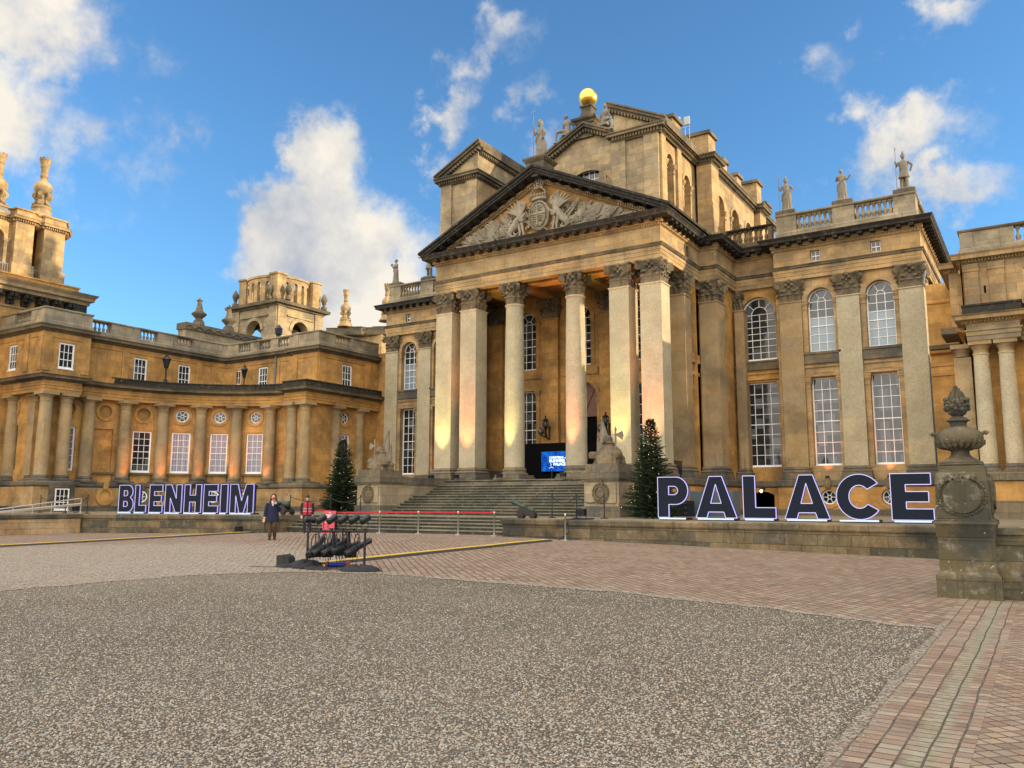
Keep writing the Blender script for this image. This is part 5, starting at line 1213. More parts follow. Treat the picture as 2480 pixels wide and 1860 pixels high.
dust(struct('sett_band', mb, BAND), lambda x, y: exp(-max(0, x+1.34)/.16)*(1 if y < 13 else 0))
mb = MB(); sheet(mb, frange(-.53, 30, 1.5), frange(-8, 16.4, .5), .010); struct('diamond_paving', mb, DIA)
# loose pebbles: real stones on the near gravel and strewn over its edges
rr = random.Random(4); mb = MB(); mats = [plain('pebble_grey', (.29, .265, .225), .8), plain('pebble_pale', (.43, .375, .30), .8), plain('pebble_brown', (.24, .165, .11), .8), plain('pebble_dark', (.12, .11, .10), .8)]
def pebble(x, y, r):
    z = g(x, y)+r*.25; a = rr.uniform(0, pi); sx, sy, sz = r*rr.uniform(.9, 1.5), r*rr.uniform(.7, 1), r*rr.uniform(.5, .8); m = rr.choices((0, 1, 2, 3), (7, .8, 1.8, 2.4))[0]
    ca, sa = cos(a), sin(a); top = mb.V((x, y, z+sz)); n = 6
    r1 = [mb.V((x+(sx*.62*cos(t)*ca-sy*.62*sin(t)*sa), y+(sx*.62*cos(t)*sa+sy*.62*sin(t)*ca), z+sz*.72)) for t in [2*pi*k/n for k in range(n)]]
    r2 = [mb.V((x+(sx*cos(t)*ca-sy*sin(t)*sa), y+(sx*cos(t)*sa+sy*sin(t)*ca), z-sz*.1)) for t in [2*pi*k/n for k in range(n)]]
    for k in range(n): q = (k+1) % n; mb.F([top, r1[k], r1[q]], True, m); mb.F([r1[k], r2[k], r2[q], r1[q]], True, m)
N = 0
while N < 95000:
    # denser close to the viewer, thinning with distance
    d = 4.2*exp(rr.random()*1.5); t = rr.uniform(-.66, .66); dx, dy = -sin(YAW)+t*cos(YAW), cos(YAW)+t*sin(YAW)
    x, y = dx*d, dy*d
    if x > -1.36+rr.gauss(0, .05) or y > eb(x)+rr.gauss(.05, .16) or x < lx(y)-.1: continue
    pebble(x, y, rr.uniform(.005, .0105)*(1+.012*d)); N += 1
for i in range(900):
    y = rr.uniform(3, 13); pebble(-1.3+abs(rr.gauss(0, .22)), y, rr.uniform(.006, .011))
for i in range(1200):
    x = rr.uniform(-15, -1.3); pebble(x, eb(x)+abs(rr.gauss(0, .3)), rr.uniform(.007, .012))
o = part('loose_gravel', mb, mats); o['kind'] = 'stuff'; tag(o, 'loose pebbles lying over the gravel court and its edges', 'gravel')
# cable ramps
CY_ = plain('yellow_ramp_lid', (.55, .38, .05), .6); CB_ = plain('black_rubber', (.025, .022, .02), .8, nb=.3)
def ramp(pts, lab):
    o = thing('cable_ramp', lab, 'cable ramp', (pts[0][0], pts[0][1], g(*pts[0])), group='cable ramps across the court')
    a = MB(); b = MB(); n = len(pts)
    for i in range(n-1):
        P, Q = Vector(pts[i]), Vector(pts[i+1]); L = (Q-P).length; k = max(1, round(L/.9)); d = (Q-P)/k
        for j in range(k):
            p = P+d*j; q = P+d*(j+.97); nr = Vector((d.y, -d.x)).normalized(); z0 = g(p.x, p.y); z1 = g(q.x, q.y)
            def R(v, z): return lambda o_, h: (v.x+nr.x*o_, v.y+nr.y*o_, z+h)
            A, B = R(p, z0), R(q, z1)
            prof = [(-.26, .0), (-.13, .065), (.13, .065), (.26, 0)]
            a.rings([[A(x, h+.0) for x, h in prof], [B(x, h) for x, h in prof]], False)
            b.rings([[A(x, h) for x, h in ((-.12, .06), (-.12, .078), (.12, .078), (.12, .06))], [B(x, h) for x, h in ((-.12, .06), (-.12, .078), (.12, .078), (.12, .06))]], False)
    part('rubber_base', a, CB_, o); part('yellow_lid', b, CY_, o)
ramp([(-15.1, 14.9), (-15.0, 18.1), (-14.85, 21.5), (-15.0, 25.6)], 'yellow topped black cable ramp from the spotlight rack to the terrace wall')
ramp([(-30.5, 9.5), (-30.5, 17.7), (-30.6, 21.5), (-31.8, 26.5)], 'yellow topped black cable ramp crossing the paving at far left')
# ------------------------------------------------------------------ big illuminated letters
from mathutils.geometry import tessellate_polygon
def arc(cx, cy, rx, ry, a0, a1, n): return [(cx+rx*cos(radians(a0+(a1-a0)*i/n)), cy+ry*sin(radians(a0+(a1-a0)*i/n))) for i in range(n+1)]
def mir(p): return p
LET = {
 'P': ([(0, 0), (.36, 0), (.36, .32), (.6, .32)]+arc(.6, .66, .4, .34, -90, 90, 12)+[(0, 1)], [[(.36, .56), (.54, .56)]+arc(.54, .665, .13, .105, -90, 90, 8)+[(.36, .77)]]),
 'A': ([(0, 0), (.27, 0), (.315, .14), (.685, .14), (.73, 0), (1, 0), (.655, 1), (.345, 1)], [[(.37, .35), (.63, .35), (.5, .81)]]),
 'L': ([(0, 0), (1, 0), (1, .25), (.38, .25), (.38, 1), (0, 1)], []),
 'E': ([(0, 0), (1, 0), (1, .24), (.36, .24), (.36, .39), (.90, .39), (.90, .61), (.36, .61), (.36, .76), (.97, .76), (.97, 1), (0, 1)], []),
 'C': (arc(.5, .5, .5, .5, 40, 335, 30)+[(.70, .34)]+arc(.52, .5, .21, .26, 318, 50, 20)[0:]+[(.66, .69)], []),
 'B': ([(0, 0), (.6, 0)]+arc(.62, .28, .38, .28, -90, 62, 10)+[(.78, .55)]+arc(.6, .755, .34, .245, -30, 90, 8)+[(0, 1)], [[(.34, .2), (.52, .2)]+arc(.52, .3, .1, .1, -90, 90, 6)+[(.34, .4)], [(.34, .6), (.5, .6)]+arc(.5, .7, .1, .1, -90, 90, 6)+[(.34, .8)]]),
 'N': ([(0, 0), (.32, 0), (.32, .52), (.66, 0), (1, 0), (1, 1), (.68, 1), (.68, .5), (.36, 1), (0, 1)], []),
 'H': ([(0, 0), (.33, 0), (.33, .38), (.67, .38), (.67, 0), (1, 0), (1, 1), (.67, 1), (.67, .62), (.33, .62), (.33, 1), (0, 1)], []),
 'I': ([(0, 0), (1, 0), (1, 1), (0, 1)], []),
 'M': ([(0, 0), (.24, 0), (.24, .6), (.41, 0), (.59, 0), (.76, .6), (.76, 0), (1, 0), (1, 1), (.68, 1), (.5, .42), (.32, 1), (0, 1)], [])}
# the letter C: rebuild as a clean open ring
LET['C'] = (arc(.5, .5, .5, .5, 38, 322, 34)+[(.72, .33)]+arc(.5, .5, .22, .25, 318, 42, 22)[1:-1]+[(.72, .67)], [])
LET['C'] = (arc(.52, .5, .52, .5, 36, 324, 34)+arc(.52, .5, .235, .255, 320, 40, 24), [])
NAVY = plain('navy_letter_face', (.007, .012, .026), .75, spec=.2)
NEON = plain('blue_white_led_outline', (.02, .02, .05), .5, spec=.1, em=(.30, .20, 1.0), es=.7)
NEONW = plain('white_led_core', (.02, .02, .04), .5, spec=.1, em=(.70, .64, 1.0), es=.72)
BASEL = plain('white_letter_base', (.4, .5, .6), .5, em=(.55, .72, 1.0), es=.32)
def letter(ch, f, u0, u1, z0, h, label, grp):
    base = f((u0+u1)/2, z0-.1, 0); o = thing('illuminated_letter', label, 'letter', base, group=grp)
    outer, holes = LET[ch]; w = u1-u0
    loops = [[(u0+x*w, z0+y*h) for x, y in lp] for lp in [outer]+holes]
    mb = MB(); allp = [p for lp in loops for p in lp]
    tri = tessellate_polygon([[Vector((p[0], p[1], 0)) for p in lp] for lp in loops])
    for d in (0, .16):
        ids = [mb.V(f(p[0], p[1], d)) for p in allp]
        for t in tri: mb.F([ids[i] for i in (t if d == 0 else t[::-1])])
    for lp in loops:
        n = len(lp)
        for i in range(n): p, q = lp[i], lp[(i+1) % n]; mb.poly([f(*p, 0), f(*q, 0), f(*q, .16), f(*p, .16)])
    part('letter_face', mb, NAVY, o)
    nb = MB()
    for lp in loops:
        n = len(lp)
        for i in range(n): p, q = lp[i], lp[(i+1) % n]; nb.tube([f(*p, -.01), f(*q, -.01)], .013, 6, m=1); nb.tube([f(*p, .04), f(*q, .04)], .014, 5, m=0)
    part('led_outline', nb, [NEON, NEONW], o)
    bb = MB(); ubox(bb, f, u0+w*.06, u1-w*.06, z0-.07, z0-.01, -.10, -.07); part('light_bar', bb, BASEL, o)
    bb = MB(); ubox(bb, f, u0+w*.06, u1-w*.06, z0-.095, z0-.005, -.07, .6); part('stand', bb, BLACK, o)
GRP = 'letters of the large lit sign on the terrace'
fp_ = pm(0, 29.0, 1, 0)
for ch, a, b, lab in (('P', -12.22, -11.05, 'letter P of the lit PALACE sign, beside the right tree'), ('A', -10.76, -9.26, 'first letter A of the lit PALACE sign, between P and L'), ('L', -9.02, -7.9, 'letter L of the lit PALACE sign, between the two letters A'),
        ('A', -7.6, -6.13, 'second letter A of the lit PALACE sign, between L and C'), ('C', -5.9, -4.54, 'letter C of the lit PALACE sign, between A and E'), ('E', -4.24, -3.03, 'letter E of the lit PALACE sign, next to the urn pier')):
    letter(ch, fp_, a, b, 1.10, 1.47, lab, GRP)
kk = sqrt(1+.17**2); fb_ = pm(-43.1, 27.0, 1, .17); 
def ub(x): return (x+43.1)*kk
for ch, a, b, lab in (('B', -43.28, -42.21, 'letter B, first of the lit BLENHEIM sign at left'), ('L', -42.09, -41.29, 'letter L of the lit BLENHEIM sign, between B and E'), ('E', -41.05, -40.12, 'first letter E of the lit BLENHEIM sign, between L and N'), ('N', -39.94, -38.8, 'letter N of the lit BLENHEIM sign, between E and H'),
        ('H', -38.61, -37.47, 'letter H of the lit BLENHEIM sign, between N and E'), ('E', -37.3, -36.35, 'second letter E of the lit BLENHEIM sign, between H and I'), ('I', -36.18, -35.73, 'narrow letter I of the lit BLENHEIM sign, before M'), ('M', -35.56, -34.07, 'letter M, last of the lit BLENHEIM sign')):
    letter(ch, fb_, ub(a), ub(b), 1.07, 1.46, lab, GRP)
# ------------------------------------------------------------------ remeshed figures
def remesh(o, vox, smooth=1):
    m = o.modifiers.new('fuse', 'REMESH'); m.mode = 'VOXEL'; m.voxel_size = vox; m.use_smooth_shade = True
    if smooth: s_ = o.modifiers.new('soften', 'SMOOTH'); s_.factor = .5; s_.iterations = smooth
def ell(c, rx, ry, n=20, rot=0, fold=0, nf=7, ph=0):
    return [(c[0]+(rx*cos(t)*cos(rot)-ry*sin(t)*sin(rot))*(1+fold*sin(nf*t+ph)), c[1]+(rx*cos(t)*sin(rot)+ry*sin(t)*cos(rot))*(1+fold*sin(nf*t+ph)), c[2]) for t in [2*pi*k/n for k in range(n)]]
def statue(name, label, x, y, z, h, rz, robe=True, helmet=False, arms=((.24, -.1, 1.2, .3, -.15, .95), (-.24, .1, 1.25, -.2, -.2, 1.05)), spear=0, grp='stone statues along the roof parapets', shield=False, trident=False, lean=.04):
    o = thing(name, label, 'statue', (x, y, z), group=grp); k = h/1.85
    M = Matrix.Translation((x, y, z)) @ Matrix.Rotation(rz, 4, 'Z') @ Matrix.Diagonal((k, k, k, 1))
    mb = MB(); mb.T = M; mb.box(-.32, -.26, -.02, .32, .26, .07)
    if robe:
        mb.rings([ell((0, 0, .05), .27, .22, 36, 0, .12, 9), ell((.01, 0, .35), .235, .19, 36, 0, .11, 9, .3), ell((lean*.5, -.01, .7), .215, .175, 36, 0, .08, 8, .8), ell((lean, 0, .95), .20, .16, 36, 0, .05, 7, 1), ell((lean, 0, 1.08), .165, .13, 36, 0, .02), ell((.02, 0, 1.25), .19, .13, 36), ell((0, 0, 1.42), .19, .12, 36), ell((0, 0, 1.5), .13, .09, 36), ell((0, 0, 1.53), .06, .06, 36)])
        mb.tube([(.2, .02, 1.42), (.05, -.15, 1.2), (-.16, -.1, .95), (-.22, .05, .6)], [.05, .06, .07, .05], 8)
    else:
        for s in (-1, 1): mb.tube([(s*.13, -.05*s, .05), (s*.12, -.06*s+.0, .45), (s*.1, 0, .85)], [.06, .075, .11], 10); mb.ball((s*.13, -.05*s-.08, .08), .07, 8, None, (.8, 1.5, .6))
        mb.rings([ell((0, 0, .62), .25, .2, 36, 0, .12, 9), ell((0, 0, .8), .21, .16, 36, 0, .06, 9), ell((lean, 0, 1.0), .165, .13, 36), ell((0, 0, 1.25), .2, .14, 36), ell((0, 0, 1.42), .2, .125, 36), ell((0, 0, 1.5), .12, .09, 36), ell((0, 0, 1.53), .06, .06, 36)])
        mb.rings([ell((.0, .16, .15), .2, .05, 20, 0, .1, 5), ell((.0, .16, .8), .19, .05, 20, 0, .1, 5), ell((0, .12, 1.4), .2, .05, 20), ell((0, .1, 1.46), .15, .03, 20)])
    mb.tube([(0, 0, 1.48), (0, -.01, 1.6)], [.07, .06], 10); mb.ball((0, -.02, 1.7), .11, 14, None, (.85, 1, 1.15)); mb.ball((0, -.125, 1.68), .025, 6)
    if helmet: mb.ball((0, .0, 1.76), .13, 12, None, (.9, 1.1, .8)); mb.tube([(0, -.14, 1.83), (0, -.05, 1.93), (0, .1, 1.9), (0, .17, 1.72)], [.03, .05, .05, .02], 8)
    else: mb.ball((0, .03, 1.75), .115, 10)
    for (ex, ey, ez, wx, wy, wz), s in zip(arms, (1, -1)):
        mb.tube([(s*.19, 0, 1.44), (ex, ey, ez), (wx, wy, wz)], [.07, .058, .042], 10); mb.ball((wx, wy, wz), .05, 8, None, (1, 1, 1.3))
    if shield: mb.T = M @ Matrix.Translation((.33, -.1, .42)) @ Matrix.Rotation(.12, 4, 'Y'); mb.ball((0, 0, 0), .4, 18, None, (.62, .14, 1.0)); mb.T = M
    mb.T = None; b = part('figure', mb, STAT, o); remesh(b, .022)
    if spear or trident:
        ex, ey, ez = arms[1][3:]; sb = MB(); sb.T = M; top = spear or 2.35
        sb.tube([(ex, ey-.04, .05), (ex+.02, ey-.04, top)], .014, 6)
        if trident:
            sb.tube([(ex-.12, ey-.04, top+.22), (ex-.11, ey-.04, top), (ex+.15, ey-.04, top), (ex+.16, ey-.04, top+.22)], .013, 5); sb.tube([(ex+.02, ey-.04, top), (ex+.02, ey-.04, top+.26)], .013, 5)
            for q in (-.12, .02, .16): sb.lathe((ex+q, ey-.04, top+.2), [(.001, 0), (.03, .02), (.001, .09)], 6)
        else: sb.lathe((ex+.02, ey-.04, top), [(.001, -.05), (.03, 0), (.001, .14)], 6)
        part('trident' if trident else 'spear', sb, LEAD if trident else STAT, o)
    return o
statue('goddess_statue', 'stone helmeted woman with trident and oval shield on the pediment apex', -23.5, 39.45, 21.5, 2.35, -.35, True, True, ((.3, 0, 1.2, .3, -.1, .95), (-.36, 0, 1.3, -.36, -.1, 1.72)), trident=True, shield=True)
statue('warrior_statue', 'stone helmeted warrior holding a spear, first on the right parapet', -11.7, 48.05, 18.66, 2.05, .1, True, True, ((.36, .05, 1.2, .2, -.05, 1.0), (-.3, 0, 1.2, -.36, -.08, 1.4)), spear=2.0)
statue('robed_statue', 'stone robed woman with raised open hand, middle of the right parapet', -8.6, 48.05, 18.66, 1.95, .1, True, False, ((.3, 0, 1.2, .46, -.12, 1.4), (-.26, 0, 1.2, -.2, -.14, 1.36)))
statue('warrior_statue', 'stone Roman soldier in short tunic with tall spear on the corner plinth', -5.35, 48.05, 18.66, 2.1, .1, False, True, ((.38, .05, 1.25, .3, .1, 1.02), (-.3, 0, 1.25, -.34, -.2, 1.42)), spear=2.05)
statue('robed_statue', 'stone robed figure holding a bowl forward on far left parapet', -41.9, 48.05, 18.66, 2.0, -.5, True, False, ((.24, -.1, 1.2, .08, -.34, 1.4), (-.24, -.1, 1.2, -.1, -.34, 1.4)))
statue('robed_statue', 'stone statue stretching one arm left beside the pediment', -38.6, 48.05, 18.66, 2.05, .2, False, False, ((.3, 0, 1.2, .2, -.1, .95), (-.45, 0, 1.42, -.75, -.1, 1.5)))
def captive(x, y, z, s, label):
    o = thing('seated_statue', label, 'statue', (x, y, z)); M = Matrix.Translation((x, y, z)) @ Matrix.Diagonal((s, 1, 1, 1)) @ Matrix.Rotation(.2, 4, 'Z') @ Matrix.Diagonal((1.12, 1.12, 1.12, 1)); mb = MB(); mb.T = M
    mb.rings([ell((.02, 0, 0), .24, .2, 20), ell((0, 0, .2), .2, .16, 20), ell((.02, 0, .42), .16, .12, 20), ell((-.03, 0, .65), .22, .14, 20), ell((-.05, 0, .78), .2, .12, 20), ell((-.06, 0, .85), .08, .07, 20)])
    mb.tube([(-.06, 0, .82), (-.09, -.02, .94)], .06, 8); mb.ball((-.11, -.04, 1.05), .12, 12, None, (.9, 1, 1.15)); mb.ball((-.08, .0, 1.1), .12, 10)
    mb.tube([(-.02, -.06, .12), (-.35, -.2, .14), (-.62, -.18, .1), (-.68, -.2, -.3), (-.66, -.25, -.55)], [.12, .12, .095, .07, .05], 10); mb.ball((-.72, -.28, -.58), .07, 8, None, (1.5, 1, .6))
    mb.tube([(0, .1, .1), (-.3, .2, .05), (-.5, .2, -.15), (-.3, .2, -.3)], [.12, .11, .08, .05], 10)
    mb.tube([(.14, 0, .76), (.34, .1, .5), (.3, .12, .15)], [.075, .06, .045], 9); mb.tube([(-.22, 0, .74), (-.3, .14, .45), (-.02, .2, .25)], [.075, .06, .045], 9)
    mb.box(-.3, -.22, -.14, .38, .25, .02); mb.T = None; b = part('figure', mb, STAT, o); remesh(b, .024)
captive(-24.9, 45.3, 25.75, 1, 'stone seated captive at left of the golden ball, knees over the gable')
captive(-22.2, 45.3, 25.75, -1, 'stone seated captive at right of the golden ball, turned backwards')
# ------------------------------------------------------------------ carved coat of arms in the pediment
RL = thing('pediment_relief', 'carved coat of arms with shield, crown, winged beasts, flags and trophies in the pediment', 'relief', (-23.55, 39.6, 17))
rr = random.Random(21)
mb = MB(); cx, zc = -23.55, 18.1; Y = 39.55
def R3(x, z, d=0): return (cx+x*1.12, Y-d*1.25, zc-.02+z*1.08)
mb.rings([[R3(.62*k*cos(t), .82*k*sin(t), d) for t in [2*pi*j/28 for j in range(28)]] for k, d in ((1.0, 0), (1.0, .2), (.9, .24), (.84, .16))]); 
mb.rings([[R3(.44*k*cos(t), .64*k*sin(t), d) for t in [2*pi*j/24 for j in range(24)]] for k, d in ((1.0, .14), (1.0, .26), (.8, .32), (.3, .35))])
mb.box(cx-.46, Y-.48, zc-.02, cx+.46, Y-.2, zc+.03); mb.box(cx-.03, Y-.48, zc-.64, cx+.03, Y-.2, zc+.64)
for x, z in ((-.2, .3), (.2, .3), (-.2, -.28), (.2, -.25)):
    for k in range(3): mb.tube([R3(x-.13, z-.12+k*.12, .36), R3(x+.02, z-.06+k*.12, .4), R3(x+.13, z-.1+k*.12, .36)], .03, 5)
for i in range(30):
    t = 2*pi*i/30; mb.ball(R3(.53*cos(t), .73*sin(t), .24), .035, 6)
# crown
mb.rings([[R3(.44*cos(t), z+.05*sin(t), .15+.12*sin(t)) for t in [2*pi*j/16 for j in range(16)]] for z in (.86, .98, 1.02)], True)
for x in (-.34, -.17, 0, .17, .34): mb.ball(R3(x, 1.12, .3), .075, 8)
for a in (-1, 1): mb.tube([R3(a*.4, 1.05, .2), R3(a*.42, 1.3, .25), R3(a*.2, 1.5, .3), R3(0, 1.48, .3)], .06, 7)
mb.ball(R3(0, 1.58, .3), .1, 8); mb.ball(R3(0, 1.74, .3), .06, 8)
for i in range(5): mb.tube([R3(-.1+.1*i-.1, 1.5, .2), R3((-.2+.1*i)*1.4, 1.85+.12*(2-abs(i-2)), .2)], [.06, .03], 6)
def beast(s):
    P = lambda x, z, d=.25: R3(s*x, z, d)
    mb.tube([P(.85, -.15), P(1.15, .0), P(1.35, -.3), P(1.6, -.55), P(1.75, -.8), P(1.55, -.98), P(1.35, -.85), P(1.5, -.72)], [.17, .24, .25, .22, .17, .12, .09, .05], 10)
    mb.tube([P(1.1, .0), P(1.02, .4), P(1.1, .7), P(.95, .85), P(.72, .72)], [.22, .16, .12, .13, .05], 10)      # neck, head, beak
    mb.tube([P(1.0, .8), P(1.1, 1.0), P(1.2, .9)], [.05, .06, .02], 6); mb.tube([P(.75, .62, .3), P(.9, .7, .3)], [.03, .05], 6)
    mb.tube([P(.95, -.05, .35), P(.75, .1, .38), P(.6, .25, .4)], [.1, .07, .05], 8); mb.tube([P(1.2, -.3), P(1.1, -.7), P(1.12, -1.0)], [.12, .08, .06], 8); mb.tube([P(1.0, -.25), P(.92, -.7), P(.85, -.98)], [.1, .07, .07], 8)
    for i in range(8):      # wings
        a = radians(28+i*15); mb.tube([P(1.15, .15), P(1.15+.5*cos(a), .2+.42*sin(a), .3), P(1.15+(1.0-.05*i)*cos(a*.92), .2+(.86)*sin(a*.92)+.0, .24)], [.05, .075, .03], 6)
    for i in range(6):
        a = radians(95+i*14); mb.tube([P(1.05, .6), P(1.05+.28*cos(a)+.25, .75+.3*sin(a), .3)], [.05, .04], 6)
for s in (-1, 1): beast(s)
for i in range(150):      # mantling scrolls round the shield and behind the beasts
    x = rr.uniform(-2.9, 2.9); zt = 16.8+(7.35-abs(x)*1.12)*SL-.72-zc; zz = rr.uniform(-.95, max(-.9, min(1.7, zt/1.08)))
    if abs(x) < .5 and abs(zz) < .8: continue
    a = rr.uniform(0, 6.28); q = rr.uniform(.09, .2); mb.tube([R3(x+q*cos(a+t)*(1-t*.12), zz+q*sin(a+t)*(1-t*.12), .07+.02*t) for t in (0, .8, 1.6, 2.4, 3.2, 4.0)], [.03, .055, .06, .055, .045, .03], 6)
def zr(x): return 16.8+(7.35-abs(x))*SL-.55-zc
for s in (-1, 1):
    for i in range(110):
        x0 = rr.uniform(1.3, 5.0); a = rr.uniform(.05, 1.05); L = rr.uniform(.5, 1.6); x1 = x0+L*cos(a); z0 = rr.uniform(-1.05, -.3); z1 = min(z0+L*sin(a), zr(x1))
        if x1 > 6.0 or z1 < z0+.03: continue
        mb.tube([R3(s*x0, z0, .12), R3(s*x1, z1, .2)], [rr.uniform(.035, .08), rr.uniform(.03, .09)], 6)
    for i in range(120):
        x = 1.2+4.9*rr.random()**.8; zz = -1.1+max(0, zr(x)+1.1)*rr.random()*.85; mb.ball(R3(s*x, zz, .08), rr.uniform(.07, .17), 7, None, (1, .8, rr.uniform(.6, 1.2)))
    for fx, fz, fh, tl in ((2.35, -.55, .75, .1), (3.1, -.7, .6, .3), (3.9, -.85, .42, .35)):      # draped flags
        mb.rings([[R3(s*(fx+tl*t+.02*sin(9*t)), fz+fh*t, .3+.07*sin(4*t+k)) for t in (0, .25, .5, .75, 1)]+[R3(s*(fx+.4+tl*t), fz+fh*t*.93, .16) for t in (1, .75, .5, .25, 0)] for k in (0, 1)], True)
        for k in range(5): mb.tube([R3(s*(fx+.08*k), fz+fh*.1, .28), R3(s*(fx+.08*k+tl), fz+fh*.95, .3)], .035, 5)
        for k in range(6): mb.tube([R3(s*(fx-.35+.1*k), fz-.25, .24), R3(s*(fx-.1+.05*k), fz+.2, .3)], .04, 5)
part('carving', mb, RLF, RL)
mb = MB()
for s, x0, x1 in ((-1, -1.95, -.75), (1, .75, 2.1)): mb.ext([R3(x0, -1.13, .3), R3(x1, -1.16, .3), R3(x1, -.96, .3), R3(x0, -.94, .3)], (0, .1, 0))
mb.box(cx-6.2, Y-.12, 16.88, cx+6.2, Y+.1, 17.0); part('motto_scroll', mb, RLF, RL)
def text(name, body, loc, size, mat, parent=None, rot=(pi/2, 0, 0), ext_=.004, align='CENTER', bold=0, sx=1):
    cu = bpy.data.curves.new(name, 'FONT'); cu.body = body; cu.size = size; cu.extrude = ext_; cu.align_x = align; cu.offset = bold
    o = bpy.data.objects.new(name, cu); COL.objects.link(o); me = bpy.data.meshes.new_from_object(o); bpy.data.objects.remove(o)
    M = Matrix.Translation(loc) @ Matrix.Rotation(rot[2], 4, 'Z') @ Matrix.Rotation(rot[0], 4, 'X') @ Matrix.Diagonal((sx, 1, 1, 1)); w = wpos(parent) if parent else Vector((0, 0, 0)); me.transform(Matrix.Translation(-w) @ M)
    me.materials.clear(); me.materials.append(mat); o = bpy.data.objects.new(name, me); COL.objects.link(o)
    if parent: o.parent = parent
    return o
text('motto_lettering', 'DIEU', (cx-1.35, Y-.31, zc-1.12), .2, CORN, RL, ext_=.02, sx=1.6); text('motto_lettering', 'DROIT', (cx+1.45, Y-.31, zc-1.12), .2, CORN, RL, ext_=.02, sx=1.5)
# ------------------------------------------------------------------ trophies on the stair pedestals
def trophy(cx, cy, label, s):
    o = thing('trophy_sculpture', label, 'sculpture', (cx, cy, 3.34)); mb = MB(); r = random.Random(8 if s > 0 else 9); z = 3.34
    mb.rings([ell((cx, cy, z), .74, .6, 24, 0, .1, 6), ell((cx, cy, z+.3), .66, .55, 24, 0, .12, 5), ell((cx, cy, z+.6), .45, .4, 24, 0, .1, 4), ell((cx, cy, z+.95), .26, .25, 24)])
    for i in range(34): a = r.uniform(0, 2*pi); q = r.uniform(.4, .72); mb.ball((cx+q*cos(a), cy+.8*q*sin(a), z+r.uniform(.05, .5)*(1.2-q)+.05), r.uniform(.09, .18), 8)
    mb.ball((cx-.0*s, cy-.1, z+1.1), .24, 12, None, (1, 1, 1.05)); mb.ball((cx-.05*s, cy-.32, z+1.05), .08, 6); mb.rings([ell((cx, cy, z+.95), .34, .34, 16), ell((cx, cy, z+1.0), .33, .33, 16)])   # helmet
    mb.ball((cx+.45*s, cy-.2, z+.45), .3, 12); mb.lathe((cx-.6*s, cy-.35, z+.25), [(.05, 0), (.22, .02), (.24, .2), (.2, .32), (.05, .34)], 12)
    part_ = part('carved_heap', mb, CORN, o); remesh(part_, .03)
    mb = MB()      # furled banners
    for (dx, h, w, lean) in ((-.28*s, 2.1, .34, .12*s), (-.62*s, 1.35, .15, -.02*s)):
        mb.rings([[(cx+dx+lean*t*-1+(w*(1-t)**.8+.03)*cos(a)+(.15*s*(1-t)), cy+.1+.14*(1-t)*sin(a)+.03*sin(5*a), z+.3+(h-.3)*t) for a in [2*pi*j/14 for j in range(14)]] for t in (0, .2, .4, .6, .8, .95, 1)]); mb.lathe((cx+dx-lean, cy+.1, z+h-.02), [(.03, 0), (.04, .05), (.001, .16)], 6)
    part('stone_banner', mb, STAT, o)
    mb = MB(); hx = cx+.38*s; mb.tube([(hx, cy-.1, z+.5), (hx+.02*s, cy-.1, z+1.6)], .04, 7); mb.lathe((hx+.02*s, cy-.1, z+1.5), [(.05, 0), (.06, .08), (.001, .25)], 8)
    mb.ext([(hx+.03*s, cy-.13, z+1.3), (hx+.34*s, cy-.13, z+1.1), (hx+.4*s, cy-.13, z+1.3), (hx+.34*s, cy-.13, z+1.5), (hx+.03*s, cy-.13, z+1.36)], (0, .06, 0)); mb.ext([(hx, cy-.13, z+1.3), (hx-.16*s, cy-.13, z+1.33), (hx, cy-.13, z+1.38)], (0, .06, 0)); mb.tube([(hx-.12, cy-.1, z+.78), (hx+.14, cy-.1, z+.78)], .03, 6)
    part('halberd', mb, STAT, o)
trophy(-16.62, 33.9, 'carved stone trophy of banners and halberd on the right stair pedestal', 1)
trophy(-30.3, 33.9, 'carved stone trophy of banners and halberd on the left stair pedestal', -1)
# ------------------------------------------------------------------ urn pier at the right and the low wall beside it
UPR = thing('urn_pier', 'weathered lichen spotted stone pier topped by a flaming urn at right', 'pier', (-1.22, 16.5, 0))
mb = MB(); x0, x1, y0, y1 = -1.65, -.82, 16.05, 16.9
mb.box(x0-.06, y0-.06, -.1, x1+.08, y1+.1, .40); rectsweep(mb, x0, y0, x1+.02, y1, [(.06, .36), (.06, .4), (.02, .45), (0, .47)]); mb.box(x0, y0, .4, x1+.02, y1, 1.06)
rectsweep(mb, x0, y0, x1+.02, y1, [(0, 1.04), (.02, 1.06), (.02, 1.24), (.05, 1.27), (.04, 1.33), (-.03, 1.37), (-.4, 1.37)])
mb.rings([sqpath3 for sqpath3 in [[(x0+.0, y0+.0, 1.36), (x1-.0, y0+.0, 1.36), (x1-.0, y1-.0, 1.36), (x0+.0, y1, 1.36)], [(x0+.02, y0+.02, 2.13), (x1-.02, y0+.02, 2.13), (x1-.02, y1-.02, 2.13), (x0+.02, y1-.02, 2.13)], [(x0+.07, y0+.06, 2.15), (x1-.05, y0+.06, 2.15), (x1-.05, y1-.05, 2.15), (x0+.07, y1-.05, 2.15)], [(x0+.07, y0+.06, 2.26), (x1-.05, y0+.06, 2.26), (x1-.05, y1-.05, 2.26), (x0+.07, y1-.05, 2.26)]]], False)
f = pm((x0+x1)/2, y0, 1, 0); uring(mb, f, 0, 1.74, 0, .29, -.035, .02, n=30)
fe = pm(x1, (y0+y1)/2, 0, 1); ubox(mb, fe, -.33, .33, 1.45, 2.1, -.025, .02); uring(mb, fe, 0, 1.75, 0, .24, -.06, .02, n=20)
r = random.Random(5)
